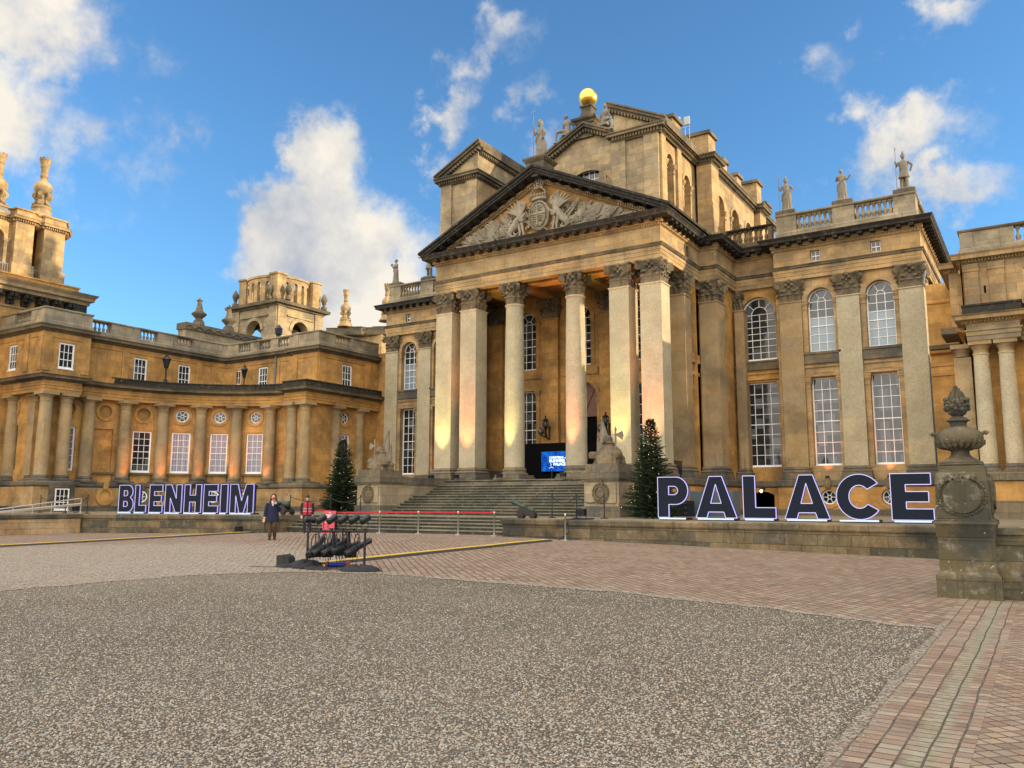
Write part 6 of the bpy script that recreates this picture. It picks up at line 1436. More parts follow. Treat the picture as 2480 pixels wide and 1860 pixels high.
for i in range(60):
    t = 2*pi*i/60+r.uniform(-.05, .05); mb.ball(((x0+x1)/2+(.35+.02*r.random())*cos(t), y0-.005, 1.74+.33*sin(t)), .022, 5)
for i in range(16): mb.ball(((x0+x1)/2+r.uniform(-.2, .2), y0-.01, 2.02+r.uniform(-.03, .05)), .04, 6)
part('shaft', mb, PIER, UPR)
mb = MB(); c = (-1.24, 16.45, 2.26)
mb.lathe(c, [(.33, 0), (.35, .02), (.34, .07), (.28, .1), (.19, .15), (.15, .2), (.145, .26), (.2, .28), (.2, .3)], 32)
mb.lathe(c, [(.2, .3), (.29, .33), (.355, .39), (.38, .46), (.37, .54), (.33, .6), (.26, .65), (.17, .68), (.14, .69), (.13, .74), (.15, .78), (.19, .79), (.19, .8), (.14, .84), (.09, .87), (.08, .88), (.13, .91), (.17, .98), (.185, 1.06), (.15, 1.1)], 36)
for i in range(22):
    a = 2*pi*i/22; mb.tube([(c[0]+q*cos(a), c[1]+q*sin(a), c[2]+zz) for q, zz in ((.21, .305), (.30, .335), (.365, .395), (.386, .45))], [.02, .035, .04, .02], 5)
for s in (-1, 1): mb.tube([(c[0]+s*.33, c[1]-.02, c[2]+.55), (c[0]+s*.41, c[1]-.02, c[2]+.58), (c[0]+s*.44, c[1]-.02, c[2]+.55)], [.03, .035, .045], 8)
for i in range(60): a = r.uniform(0, 2*pi); mb.ball((c[0]+.175*cos(a), c[1]+.175*sin(a), c[2]+r.uniform(.98, 1.18)), r.uniform(.025, .05), 6)
part('urn', mb, PIER, UPR)
mb = MB()
for i in range(60):
    a = r.uniform(0, 2*pi); q = r.uniform(0, .13); h = r.uniform(.14, .36)*(1-q*1.6)
    mb.tube([(c[0]+q*cos(a), c[1]+q*sin(a), c[2]+1.05), (c[0]+q*1.2*cos(a)+r.uniform(-.02, .02), c[1]+q*1.2*sin(a), c[2]+1.05+h*.5), (c[0]+q*.6*cos(a+.4), c[1]+q*.6*sin(a+.4), c[2]+1.08+h)], [.04, .036, .022], 6)
part('carved_flame', mb, PIER, UPR)
mb = MB(); mb.box(-.82, 16.25, -.2, 48, 16.75, .95); mb.box(-.82, 16.2, -.2, 48, 16.8, .22); mb.box(-.82, 16.19, .22, 48, 16.8, .41); mb.box(-.82, 16.22, .93, 48, 16.75, 1.1); mb.box(-.82, 16.17, 1.1, 48, 16.78, 1.2)
tag(part('low_wall', mb, PIER), 'low moulded stone wall running right from the urn pier', 'wall')
# ------------------------------------------------------------------ spruce trees with lights
NEED = stone('spruce_needles', [(.022, .045, .018), (.03, .058, .022), (.018, .036, .018), (.038, .065, .026)], dk=0, streak=0, joint=0, bmp=0); BARK = plain('spruce_bark', (.07, .05, .035), .9); BULB = plain('warm_fairy_bulb', (1, .8, .5), .5, em=(1, .72, .38), es=2.5)
def spruce(x, y, z, H, R_, seed, label):
    o = thing('spruce_tree', label, 'tree', (x, y, z), group='lit spruce trees beside the entrance steps'); r = random.Random(seed)
    mb = MB(); mb.tube([(x, y, z), (x+.02, y, z+H*.5), (x, y, z+H)], [.08, .045, .008], 8); part('trunk', mb, BARK, o)
    mb = MB(); bl = MB(); n = 560
    for i in range(n):
        t = (i/n)**1.25; zz = z+.1+(H-.15)*t; a = i*2.39996+r.uniform(-.3, .3); rad = R_*(1-t)**.78*r.uniform(.6, 1.16)*(1+.12*sin(3*a+seed)*sin(9*t))+.04
        if t < .06: rad *= .85
        d = Vector((cos(a), sin(a), 0)); sd_ = Vector((-sin(a), cos(a), 0)); up = .16*(1 if t > .75 else r.uniform(-.35, .35))
        b0 = Vector((x, y, zz)); K = max(3, int(rad/.075))
        mb.tube([b0, b0+d*rad*.6+Vector((0, 0, up*rad*.4-.03)), b0+d*rad+Vector((0, 0, up*rad+.04))], [.012, .008, .003], 3)
        for k in range(2, K+1):
            s_ = k/K; p = b0+d*rad*s_+Vector((0, 0, up*rad*s_-.05*sin(pi*s_)))
            for q in (-1, 1, 0):
                L = r.uniform(.09, .17)*(1.05-.4*s_) if q else .12; dr = (d*.7+sd_*q*r.uniform(.6, 1)+Vector((0, 0, r.uniform(-.15, .35)))).normalized()
                e = p+dr*L; w = dr.cross(Vector((r.uniform(-.4, .4), r.uniform(-.4, .4), 1))).normalized()*.024
                mb.poly([p-w*.6, p+dr*L*.5-w, e, p+dr*L*.5+w, p+w*.6])
                w2 = Vector((0, 0, 1)).lerp(sd_, r.uniform(-.4, .4)).normalized()*.02; mb.poly([p-w2, p+dr*L*.6-w2, e, p+dr*L*.6+w2])
        if r.random() < .12: q = b0+d*rad*r.uniform(.8, .98)+Vector((0, 0, .02)); bl.ball(q, .010, 6)
    part('foliage', mb, NEED, o); part('fairy_lights', bl, BULB, o)
    cb = MB()
    for i in range(260):
        a = r.uniform(0, 2*pi); q = r.uniform(.25, R_*.75); p = Vector((x+q*cos(a), y+q*sin(a), z+r.uniform(.0, .28))); d = Vector((cos(a), sin(a), r.uniform(-.3, .5))).normalized(); w = d.cross(Vector((0, 0, 1))).normalized()*.04
        cb.poly([p-w, p+d*.14-w*1.2, p+d*.27, p+d*.14+w*1.2, p+w])
    part('base_greenery', cb, plain('blue_green_fir_sprigs', (.05, .10, .075), .8), o)
spruce(-13.75, 32.0, 1.0, 4.15, 1.12, 3, 'lit spruce tree between the right pedestal and the letter P')
spruce(-32.3, 33.0, 1.0, 4.1, 1.18, 6, 'lit spruce tree at left of the left stair pedestal')
def parts_copy(root, loc, rz=0, label=None, group=None):
    c = root.copy(); COL.objects.link(c); c.location = loc; c.rotation_euler = (0, 0, rz)
    if label: c['label'] = label
    for ch in list(root.children):
        d = ch.copy(); COL.objects.link(d); d.parent = c
        for g2 in ch.children: e = g2.copy(); COL.objects.link(e); e.parent = d
    return c
# ------------------------------------------------------------------ belt barrier
RED = plain('red_belt', (.42, .02, .03), .7)
PT = [(-28.0, 27.9), (-24.77, 27.71), (-22.42, 27.5), (-20.37, 27.55), (-18.62, 27.6), (-14.75, 26.45)]
LB = ['leftmost steel belt post, beside the red sign', 'steel belt post, second from the red sign', 'steel belt post, third from the red sign', 'steel belt post, fourth from the red sign', 'steel belt post at the right end of the red belt', 'single steel post without belt in front of the terrace wall']
p0 = None
for i, ((x, y), lb) in enumerate(zip(PT, LB)):
    if p0 is None:
        p0 = thing('belt_post', lb, 'post', (x, y, g(x, y)), group='steel belt posts in front of the steps')
        def L(z): return z+g(x, y)
        mb = MB(); mb.lathe((x, y, g(x, y)), [(.19, 0), (.19, .02), (.12, .05), (.04, .06)], 24); part('foot', mb, STEEL, p0)
        mb = MB(); mb.lathe((x, y, g(x, y)), [(.032, .05), (.032, .86), (.04, .87), (.04, .96), (.03, .97)], 14); part('pole', mb, STEEL, p0)
    else: parts_copy(p0, (x, y, g(x, y)), 0, lb)
for i in range(4):
    (a, b), (c, d) = PT[i], PT[i+1]; za, zb = g(a, b)+.92, g(c, d)+.92; mb = MB()
    mb.ext([(a+.04, b, za-.035), (c-.04, d, zb-.035), (c-.04, d, zb+.035), (a+.04, b, za+.035)], (0, .005, 0))
    tag(part('barrier_belt', mb, RED), ['red belt stretched between the leftmost post and the second', 'red belt between the second and third posts', 'red belt between the third and fourth posts', 'red belt at the right end of the barrier'][i], 'belt', 'red belts of the barrier')
mb = MB(); mb.ext([(-30.4, 29.3, 1.18), (-28.05, 27.95, 1.18), (-28.05, 27.95, 1.25), (-30.4, 29.3, 1.25)], (0, .005, 0)); tag(part('barrier_belt', mb, RED), 'red belt running left behind the guard and the red sign', 'belt', 'red belts of the barrier')
# black rope posts with sagging ropes
def ropepost(x, y, z, lb):
    o = thing('rope_post', lb, 'post', (x, y, z), group='black rope posts on the terrace')
    mb = MB(); mb.lathe((x, y, z), [(.17, 0), (.17, .02), (.04, .05), (.025, .06), (.025, .93), (.04, .94), (.03, 1.0)], 14); part('pole', mb, BLACK, o)
def rope(a, b, lb, sag=.28, name='barrier_rope'):
    mb = MB(); n = 14; mb.tube([(a[0]+(b[0]-a[0])*i/n, a[1]+(b[1]-a[1])*i/n, a[2]+(b[2]-a[2])*i/n-sag*4*(i/n)*(1-i/n)) for i in range(n+1)], .018, 6)
    tag(part(name, mb, BLACK), lb, 'rope', 'black barrier ropes')
RP_ = [(-17.05, 29.9), (-15.98, 30.0), (-15.1, 30.4)]
for (x, y), lb in zip([(-17.3, 29.9), (-16.15, 29.9), (-15.05, 30.2)], ['black rope post on the terrace right of the small cannon', 'black rope post in front of the right pedestal', 'black rope post beside the right lit spruce']): ropepost(x, y, 1, lb)
rope((-17.3, 29.9, 1.9), (-16.15, 29.9, 1.9), 'sagging black rope before the right pedestal, left span'); rope((-16.15, 29.9, 1.9), (-15.05, 30.2, 1.9), 'sagging black rope before the right pedestal, right span')
for (x, y), lb in zip([(-33.3, 30.3), (-31.6, 31.5), (-29.95, 32.0)], ['black rope post above the left cannon', 'black rope post before the left spruce', 'black rope post before the left pedestal']): ropepost(x, y, 1, lb)
rope((-33.3, 30.3, 1.9), (-31.6, 31.5, 1.85), 'sagging black rope behind the guard', .2); rope((-31.6, 31.5, 1.85), (-29.95, 32, 1.9), 'black rope between the left spruce and pedestal', .25)
for (x, y), lb in zip([(-48.2, 25.3), (-43.3, 25.2), (-45.6, 25.3)], ['black rope post by the metal ramp at far left', 'black rope post left of the lit letter B', 'black rope post between the ramp rail and letter B']): ropepost(x, y, 1, lb)
rope((-48.2, 25.3, 1.88), (-45.6, 25.3, 1.88), 'sagging black rope over the metal ramp', .25); rope((-45.6, 25.3, 1.88), (-43.3, 25.2, 1.88), 'sagging black rope left of the lit letter B', .3)
# metal ramp with handrail at far left
o = thing('access_ramp', 'pale metal access ramp with handrail on the terrace at far left', 'ramp', (-43.8, 23, 1)); mb = MB()
mb.ext([(-43.4, 20.8, 1.0), (-43.4, 24.9, 1.42), (-43.4, 24.9, 1.48), (-43.4, 20.8, 1.06)], (-1.1, 0, 0)); part('deck', mb, plain('pale_plywood', (.42, .34, .25), .8), o)
mb = MB(); mb.tube([(-43.4, 20.6, 1.1), (-43.4, 20.6, 1.22), (-43.4, 24.9, 1.8), (-43.4, 24.9, 1.0)], .03, 8); mb.tube([(-43.4, 20.8, 1.12), (-43.4, 24.9, 1.52)], .035, 8)
for t in (.2, .42, .64, .84): y = 20.6+4.3*t; mb.tube([(-43.4, y, 1.0), (-43.4, y, 1.22+.58*t)], .02, 6)
part('handrail', mb, plain('pale_steel_rail', (.55, .5, .45), .5), o)
# ------------------------------------------------------------------ cannons
def cannon(x, y, z, rz, el, lb, k=1.0):
    o = thing('cannon', lb, 'cannon', (x, y, z), group='bronze cannons on the terrace'); M = Matrix.Translation((x, y, z)) @ Matrix.Rotation(rz, 4, 'Z') @ Matrix.Diagonal((k, k, k, 1))
    mb = MB(); mb.T = M @ Matrix.Translation((0, 0, .46)) @ Matrix.Rotation(-el, 4, 'Y') @ Matrix.Rotation(pi/2, 4, 'Y')
    mb.lathe((0, 0, 0), [(.02, -.55), (.045, -.53), (.03, -.48), (.10, -.46), (.125, -.42), (.125, -.38), (.11, -.36), (.105, -.1), (.115, -.09), (.115, -.05), (.095, -.04), (.08, .45), (.085, .5), (.1, .54), (.1, .6), (.05, .61), (.045, .5)], 20)
    mb.T = M; mb.tube([(-.02, -.18, .46), (-.02, .18, .46)], .03, 8); mb.T = None; part('barrel', mb, BRONZE, o)
    mb = MB(); mb.T = M
    for s in (-1, 1): mb.ext([(-.5, s*.15-.03, .1), (.22, s*.15-.03, .1), (.24, s*.15-.03, .3), (.08, s*.15-.03, .5), (-.14, s*.15-.03, .5), (-.2, s*.15-.03, .38), (-.34, s*.15-.03, .38), (-.4, s*.15-.03, .26), (-.5, s*.15-.03, .26)], (0, .06, 0))
    mb.box(-.45, -.15, .12, .18, .15, .2); mb.T = None; part('carriage', mb, CARR, o)
    for dx in (.12, -.4):
        for s in (-1, 1):
            mb = MB(); mb.T = M; r_ = .14 if dx > 0 else .12; mb.tube([(dx, s*.21, r_), (dx, s*.27, r_)], r_, 18); mb.tube([(dx, s*.2, r_), (dx, s*.3, r_)], .035, 8); mb.T = None; part('wheel', mb, CARR, o)
cannon(-17.75, 28.45, 1.0, radians(195), radians(24), 'small bronze cannon on the terrace edge right of the steps, muzzle up left', .95)
cannon(-31.75, 28.3, 1.0, radians(178), radians(6), 'bronze cannon on wooden carriage left of the steps behind the guard', 1.25)
# ------------------------------------------------------------------ people
SKIN = plain('skin', (.55, .33, .24), .6); HAIR = plain('brown_hair', (.05, .028, .018), .7); COATN = plain('navy_coat', (.010, .014, .045), .85, nb=.3); COATB = plain('black_jacket', (.02, .017, .022), .8, nb=.3)
TROU = plain('brown_corduroy', (.07, .042, .02), .9, nb=.3); BOOT = plain('dark_boot', (.018, .016, .02), .6); VEST = plain('red_hi_vis', (.42, .02, .04), .7); STRIP = plain('reflective_strip', (.4, .3, .3), .4); MASK = plain('red_mask', (.45, .02, .025), .8); CREAM = plain('cream_knit', (.6, .5, .45), .9, nb=.3)
def hand(mb, c, d, up, s=1.0, curl=.3):
    d = Vector(d).normalized(); up = Vector(up).normalized(); sd_ = d.cross(up).normalized(); c = Vector(c)
    mb.rings([[c+d*a+sd_*(w*cos(t))+up*(.014*sin(t)) for t in [2*pi*j/10 for j in range(10)]] for a, w in ((-.03, .026), (0, .032), (.045, .042), (.085, .04))])
    for i, L in enumerate((.068, .078, .073, .058)):
        b = c+d*.08+sd_*(-.03+.02*i); mb.tube([b, b+d*L*.5-up*curl*.02, b+d*L*.85-up*curl*.05], [.0095, .009, .0075], 7)
    b = c+d*.02+sd_*-.035; mb.tube([b, b+d*.035-sd_*.02, b+d*.065-sd_*.018-up*.01], [.012, .011, .008], 7)
def person(name_lab, x, y, z, h, rz, kind):
    o = thing('person', name_lab, 'person', (x, y, z), group=None); k = h/1.70
    M = Matrix.Translation((x, y, z)) @ Matrix.Rotation(rz, 4, 'Z') @ Matrix.Diagonal((k, k, k, 1))   # faces -Y locally
    w = kind == 'woman'
    if w: legs = (((.09, 0, .9), (.08, -.09, .5), (.085, .05, .09)), ((-.09, 0, .9), (-.09, -.02, .5), (-.08, -.1, .09)))
    else: legs = (((.1, 0, .9), (.11, 0, .5), (.12, 0, .09)), ((-.1, 0, .9), (-.11, 0, .5), (-.11, .02, .09)))
    if w: arms = (((.19, 0, 1.38), (.26, .02, 1.12), (.10, -.17, 1.38)), ((-.19, 0, 1.38), (-.27, .0, 1.1), (-.30, -.05, .84)))
    else: arms = (((.21, 0, 1.4), (.27, .03, 1.12), (.25, -.02, .86)), ((-.21, 0, 1.4), (-.28, .03, 1.12), (-.26, -.02, .86)))
    def torso(mb, e=0): mb.rings([ell((0, 0, .82), .155+e, .11+e, 24), ell((0, 0, .95), .165+e, .12+e, 24), ell((0, 0, 1.1), .14+e, .1+e, 24), ell((0, 0, 1.28), .17+e, .11+e, 24), ell((0, 0, 1.38), .18+e, .1+e, 24), ell((0, .0, 1.44), .10+e*.5, .075+e*.4, 24)])
    mb = MB(); mb.T = M; torso(mb)
    for L in legs: mb.tube(L, [.085, .055, .035], 10); mb.ball((L[2][0], L[2][1]-.05, .045), .05, 8, None, (.8, 1.9, .7))
    for i, A in enumerate(arms):
        mb.tube(A, [.05, .04, .026], 10); d = Vector(A[2])-Vector(A[1])
        hand(mb, Vector(A[2])+d.normalized()*.035, d, (0, 1, .1) if not (w and i == 0) else (0, 1, 0), 1, .8)
    mb.tube([(0, 0, 1.42), (0, -.01, 1.54)], [.055, .05], 12); mb.ball((0, -.015, 1.60), .1, 20, None, (.78, .95, 1.1)); mb.ball((0, -.03, 1.545), .06, 12, None, (.9, 1, .8)); mb.tube([(0, -.108, 1.62), (0, -.128, 1.59)], [.008, .014], 8)
    for s in (-1, 1): mb.ball((s*.078, 0, 1.60), .022, 8, None, (.5, .8, 1.2))
    mb.T = None; b = part('body', mb, SKIN, o); remesh(b, .0075)
    mb = MB(); mb.T = M
    for s in (-1, 1): mb.ball((s*.03, -.103, 1.625), .009, 8)
    mb.T = None; part('eyes', mb, BLACK, o)
    if not w: mb = MB(); mb.T = M; mb.tube([(-.022, -.1, 1.555), (0, -.107, 1.552), (.022, -.1, 1.555)], .005, 6); mb.T = None; part('mouth', mb, plain('lips', (.35, .12, .1), .6), o)
    mb = MB(); mb.T = M
    for L in legs: mb.tube([Vector(L[0])+Vector((0, 0, .04)), L[1], Vector(L[2])+Vector((0, 0, .03))], [.105, .082 if w else .075, .07], 14)
    mb.rings([ell((0, 0, .8), .165, .125, 20), ell((0, 0, .95), .165, .12, 20)]); mb.T = None; t = part('trousers', mb, TROU if w else COATB, o); remesh(t, .012)
    for L in legs:
        mb = MB(); mb.T = M; mb.tube([(L[2][0], L[2][1], .18), (L[2][0], L[2][1], .04)], [.052, .05], 12); mb.rings([ell((L[2][0], L[2][1]-.06, zz), rx, ry, 16) for zz, rx, ry in ((0, .046, .13), (.03, .05, .135), (.07, .044, .11), (.1, .03, .05))]); mb.T = None; part('boot', mb, BOOT, o)
    mb = MB(); mb.T = M
    if w: mb.rings([ell((0, 0, .68), .225, .17, 30, 0, .03, 6), ell((0, 0, .9), .215, .165, 30, 0, .02, 6), ell((0, 0, 1.1), .20, .15, 30), ell((0, 0, 1.3), .2, .14, 30), ell((0, .0, 1.4), .18, .125, 30), ell((0, .01, 1.47), .09, .085, 30)])
    else: mb.rings([ell((0, 0, .72), .2, .15, 30, 0, .02, 6), ell((0, 0, .95), .2, .15, 30), ell((0, 0, 1.15), .195, .145, 30), ell((0, 0, 1.33), .205, .14, 30), ell((0, .0, 1.41), .18, .12, 30), ell((0, .0, 1.50), .085, .085, 30)])
    for A in arms:
        e = Vector(A[2]); d = (e-Vector(A[1])).normalized(); mb.tube([A[0], A[1], e-d*.01], [.085, .07, .055], 12)
    mb.T = None; c = part('coat', mb, COATN if w else COATB, o); remesh(c, .011)
    if w:
        mb = MB(); mb.T = M
        for A in arms: e = Vector(A[2]); d = (e-Vector(A[1])).normalized(); mb.tube([e-d*.03, e+d*.03], [.05, .045], 12)
        mb.rings([ell((0, -.1, 1.28), .035, .05, 14), ell((0, -.105, 1.4), .06, .05, 14), ell((0, -.06, 1.47), .075, .06, 14)]); mb.T = None; part('knit_scarf_and_cuffs', mb, CREAM, o)
        mb = MB(); mb.T = M; mb.ball((0, .02, 1.64), .112, 18, None, (.92, .92, 1.05))
        for s in (-1, 1): mb.tube([(s*.05, .0, 1.73), (s*.095, -.01, 1.6), (s*.11, -.02, 1.45), (s*.1, -.06, 1.33)], [.03, .035, .042, .02], 10)
        mb.tube([(0, .06, 1.7), (0, .09, 1.5), (0, .1, 1.35)], [.07, .1, .06], 12); mb.T = None; hh = part('hair', mb, HAIR, o); remesh(hh, .01)
        mb = MB(); mb.T = M; mb.ball((0, -.075, 1.565), .056, 14, None, (.95, .75, .75)); mb.T = None; part('face_mask', mb, MASK, o)
    else:
        mb = MB(); mb.T = M; mb.rings([ell((0, -.01, zz), rx, ry, 20) for zz, rx, ry in ((1.655, .09, .108), (1.70, .092, .108), (1.75, .07, .08), (1.78, .03, .03))]); mb.T = None; part('beanie', mb, BLK2, o)
        vb = MB(); sb = MB(); vb.T = sb.T = M
        for s in (-1, 1): vb.rings([[(s*x_, y_, zz) for x_, y_ in ((.035, -.158), (.12, -.150), (.19, -.10), (.218, 0), (.19, .10), (.12, .150), (0, .158), (0, .15), (.11, .143), (.18, .095), (.208, 0), (.18, -.095), (.115, -.142), (.035, -.15))] for zz in (.86, 1.1, 1.34)]+[[(s*x_*.8, y_*.92, 1.44) for x_, y_ in ((.07, -.13), (.12, -.13), (.17, -.10), (.19, 0), (.17, .10), (.12, .13), (0, .13), (0, .12), (.11, .125), (.16, .095), (.18, 0), (.16, -.095), (.115, -.122), (.07, -.12))]], False)
        for zz in (1.0, 1.12):
            for s in (-1, 1): sb.rings([[(s*x_, y_, z_) for x_, y_ in ((.04, -.163), (.125, -.155), (.197, -.103), (.224, 0), (.197, .103), (.125, .155), (0, .163))] for z_ in (zz, zz+.045)], False, None, False, False)
        vb.T = sb.T = None; v = part('hi_vis_vest', vb, VEST, o); part('reflective_band', sb, STRIP, v)
    return o
person('woman in long navy coat, brown trousers and red mask walking, hand raised to her face', -24.39, 21.37, g(-24.39, 21.37), 1.66, radians(42), 'woman')
person('guard in black clothes, black beanie and red reflective vest standing by the steps', -28.75, 27.2, g(-28.75, 27.2), 1.66, radians(52), 'man')
# ------------------------------------------------------------------ A-board sign
o = thing('a_board_sign', 'red A-board sign with white lettering in front of the steps', 'sign', (-27.6, 27.75, g(-27.6, 27.75))); z = g(-27.6, 27.75)
mb = MB(); dy = Vector((.86, -.52, 0)).normalized(); n_ = Vector((-dy.y, dy.x, 0)); n_ = -n_ if n_.y > 0 else n_
c0 = Vector((-27.65, 27.55, z))
def SP(u, h, d=0): return c0+Vector((.80, .60, 0))*u*0+Vector((cos(radians(22)), sin(radians(22)), 0))*u+Vector((0, 0, h))+Vector((sin(radians(22)), -cos(radians(22)), 0))*(.22*(1-h)+d)
SB = plain('red_sign_board', (.50, .045, .07), .5)
mb = MB(); mb.rings([[SP(-.30, 0), SP(.30, 0), SP(.30, 0, -.03), SP(-.30, 0, -.03)], [SP(-.30, 1.0), SP(.30, 1.0), SP(.30, 1.0, -.03), SP(-.30, 1.0, -.03)]], False); part('front_board', mb, SB, o)
mb = MB(); mb.rings([[SP(-.30, 0, -.46), SP(.30, 0, -.46), SP(.30, 0, -.49), SP(-.30, 0, -.49)], [SP(-.30, 1.0, -.03), SP(.30, 1.0, -.03), SP(.30, 1.0, -.06), SP(-.30, 1.0, -.06)]], False); mb.poly([SP(.3, .03, -.02), SP(.3, .97, -.03), SP(.3, .03, -.46)]); part('rear_board', mb, BLACK, o)
WH = plain('white_lettering', (.8, .75, .75), .6)
mb = MB()
def strip(u0, u1, h0, h1): mb.poly([SP(u0, h0, .004), SP(u1, h0, .004), SP(u1, h1, .004), SP(u0, h1, .004)])
for h_, w_ in ((.80, .19), (.745, .2), (.69, .17)):
    u = -w_
    r = random.Random(int(h_*100))
    while u < w_: l = r.uniform(.018, .03); strip(u, min(u+l, w_), h_, h_+.036); u += l+(.008 if r.random() > .25 else .03)
strip(-.03, .03, .9, .93); strip(-.05, .05, .915, .925); strip(-.015, .015, .54, .62); strip(-.03, .03, .55, .56)
u = -.16
while u < .16: strip(u, u+.02, .46, .49); u += .028
strip(.16, .24, .04, .14); part('lettering', mb, WH, o)
# ------------------------------------------------------------------ screen and black booth in the portico
o = thing('black_booth', 'black draped box standing in the portico doorway behind the screen', 'booth', (-24.3, 42.2, 2.9)); mb = MB(); mb.box(-26.3, 41.9, 2.9, -22.0, 43.6, 5.1); part('drape', mb, VOID, o)
mb = MB(); mb.box(-22.2, 41.8, 2.9, -20.3, 43.4, 5.0); part('side_drape', mb, VOID, o)
o = thing('video_screen', 'glowing blue screen reading CHRISTMAS at BLENHEIM PALACE inside the portico', 'screen', (-23.9, 41.7, 2.9))
s = NT('blue_screen_image'); gm = s.n('ShaderNodeNewGeometry'); n1 = s.noise(gm.outputs['Position'], 2.2, 4, .6); n2 = s.noise(gm.outputs['Position'], 28, 3, .6); cc = s.mix(s.ramp(n1, .35, .65), (.0, .025, .22), (.0, .13, .62)); cc = s.mix(s.math('MULTIPLY', s.ramp(n2, .6, .72), .5), cc, (.1, .5, .95)); s.l(cc, s.b.inputs['Emission Color']); s.b.inputs['Emission Strength'].default_value = .8; s.b.inputs['Base Color'].default_value = (0, 0, 0, 1)
mb = MB(); mb.box(-24.85, 41.7, 3.42, -22.6, 41.78, 4.6); part('frame', mb, BLACK, o); mb = MB(); mb.poly([(-24.82, 41.69, 3.45), (-22.63, 41.69, 3.45), (-22.63, 41.69, 4.57), (-24.82, 41.69, 4.57)]); part('display', mb, s.m, o)
mb = MB(); mb.box(-24.2, 41.72, 2.9, -24.1, 41.8, 3.45); mb.box(-23.3, 41.72, 2.9, -23.2, 41.8, 3.45); part('stand', mb, BLACK, o)
TXT = plain('white_screen_text', (.8, .9, 1), .5, em=(.7, .85, 1), es=.8)
text('lettering', 'CHRISTMAS', (-24.28, 41.67, 4.17), .18, TXT, o, align='LEFT', bold=.004); text('lettering', 'at', (-23.27, 41.67, 4.17), .12, TXT, o, align='LEFT'); text('lettering', 'BLENHEIM', (-24.28, 41.67, 3.97), .225, TXT, o, align='LEFT', bold=.007, sx=.98); text('lettering', 'PALACE', (-24.0, 41.67, 3.77), .225, TXT, o, align='LEFT', bold=.007)
mb = MB(); mb.tube([(-24.2, 41.66, 3.9), (-24.12, 41.66, 3.82), (-24.2, 41.66, 3.76), (-24.1, 41.66, 3.68), (-24.3, 41.66, 3.62)], .012, 4); mb.tube([(-24.1, 41.66, 3.68), (-23.98, 41.66, 3.62)], .012, 4); part('bird_motif', mb, TXT, o)
# ------------------------------------------------------------------ wall lamps, lanterns
LG = glass('smoky_lamp_glass', (.12, .11, .10), .15)
def walllamp(x, lb):
    o = thing('wall_lamp', lb, 'lamp', (x, 43.95, 5.8), group='iron wall lamps beside the palace door'); mb = MB()
    mb.tube([(x, 43.98, 5.5), (x, 43.7, 5.55), (x, 43.55, 5.8), (x, 43.5, 6.1)], .05, 7); mb.tube([(x, 43.98, 5.5), (x, 43.98, 6.3)], .06, 7); mb.tube([(x, 43.7, 5.7), (x-.2, 43.65, 5.65), (x-.4, 43.6, 5.75)], .045, 7); mb.tube([(x, 43.5, 6.05), (x, 43.5, 6.15), (x, 43.5, 6.2)], [.04, .1, .16], 8)
    for i in range(8): a = pi/4*i; mb.tube([(x+.17*cos(a), 43.5+.17*sin(a), 6.2), (x+.2*cos(a), 43.5+.2*sin(a), 6.45), (x+.15*cos(a), 43.5+.15*sin(a), 6.62)], .022, 5)
    mb.lathe((x, 43.5, 6.6), [(.19, 0), (.2, .04), (.12, .12), (.05, .16), (.04, .22), (.06, .26), (.005, .36)], 12); mb.ball((x, 43.5, 6.2), .05, 6)
    for i in range(4): a = pi/4*i; mb.rings([[(x-.4+.22*cos(t)*cos(a)*k, 43.6+.22*cos(t)*sin(a)*k, 5.98+.22*sin(t)*k) for t in [2*pi*j/18 for j in range(18)]] for k in (.97, 1.03)], False, None, False)
    mb.lathe((x-.4, 43.6, 6.18), [(.06, 0), (.03, .05), (.005, .12)], 8); part('iron_bracket', mb, BLACK, o)
    mb = MB(); mb.ball((x-.4, 43.6, 5.98), .2, 14); mb.ball((x, 43.5, 6.4), .15, 12, None, (1, 1, 1.2)); part('glass_globe', mb, LG, o)
walllamp(-25.6, 'black iron wall lamp left of the palace door'); walllamp(-21.5, 'black iron wall lamp right of the palace door')
def lantern(x, y, z, h, lb, k=1):
    o = thing('roof_lantern', lb, 'lantern', (x, y, z), group='black lantern posts on the wing roof'); mb = MB()
    mb.tube([(x, y, z), (x, y, z+h)], .055*k, 8); mb.lathe((x, y, z+h*.25), [(.06, 0), (.13, .05), (.13, .3), (.06, .36)], 6)
    mb.lathe((x, y, z+h), [(.05, 0), (.12*k, .05), (.14*k, .15), (.24*k, .62), (.32*k, .66), (.2*k, .8), (.08*k, .92), (.1*k, .98), (.02, 1.08)], 6, False); part('post_and_head', mb, BLACK, o)
lantern(-53.2, 36.1, 9.72, 1.5, 'larger black lantern between the arm windows of the left wing', 1.15); lantern(-50.9, 41.2, 9.72, 1.25, 'black lantern beside the small windows at the back of the left wing', .9)
o = thing('roof_lantern', 'dark domed lantern standing above the balustrade of the left wing', 'lantern', (-48.3, 42.1, 14.0)); mb = MB(); mb.lathe((-48.3, 42.1, 13.7), [(.22, 0), (.18, .2), (.16, .5), (.26, .55), (.28, .95), (.3, 1.0), (.14, 1.2), (.05, 1.3)], 6, False); part('head', mb, plain('blue_black_lantern', (.01, .012, .03), .5), o)
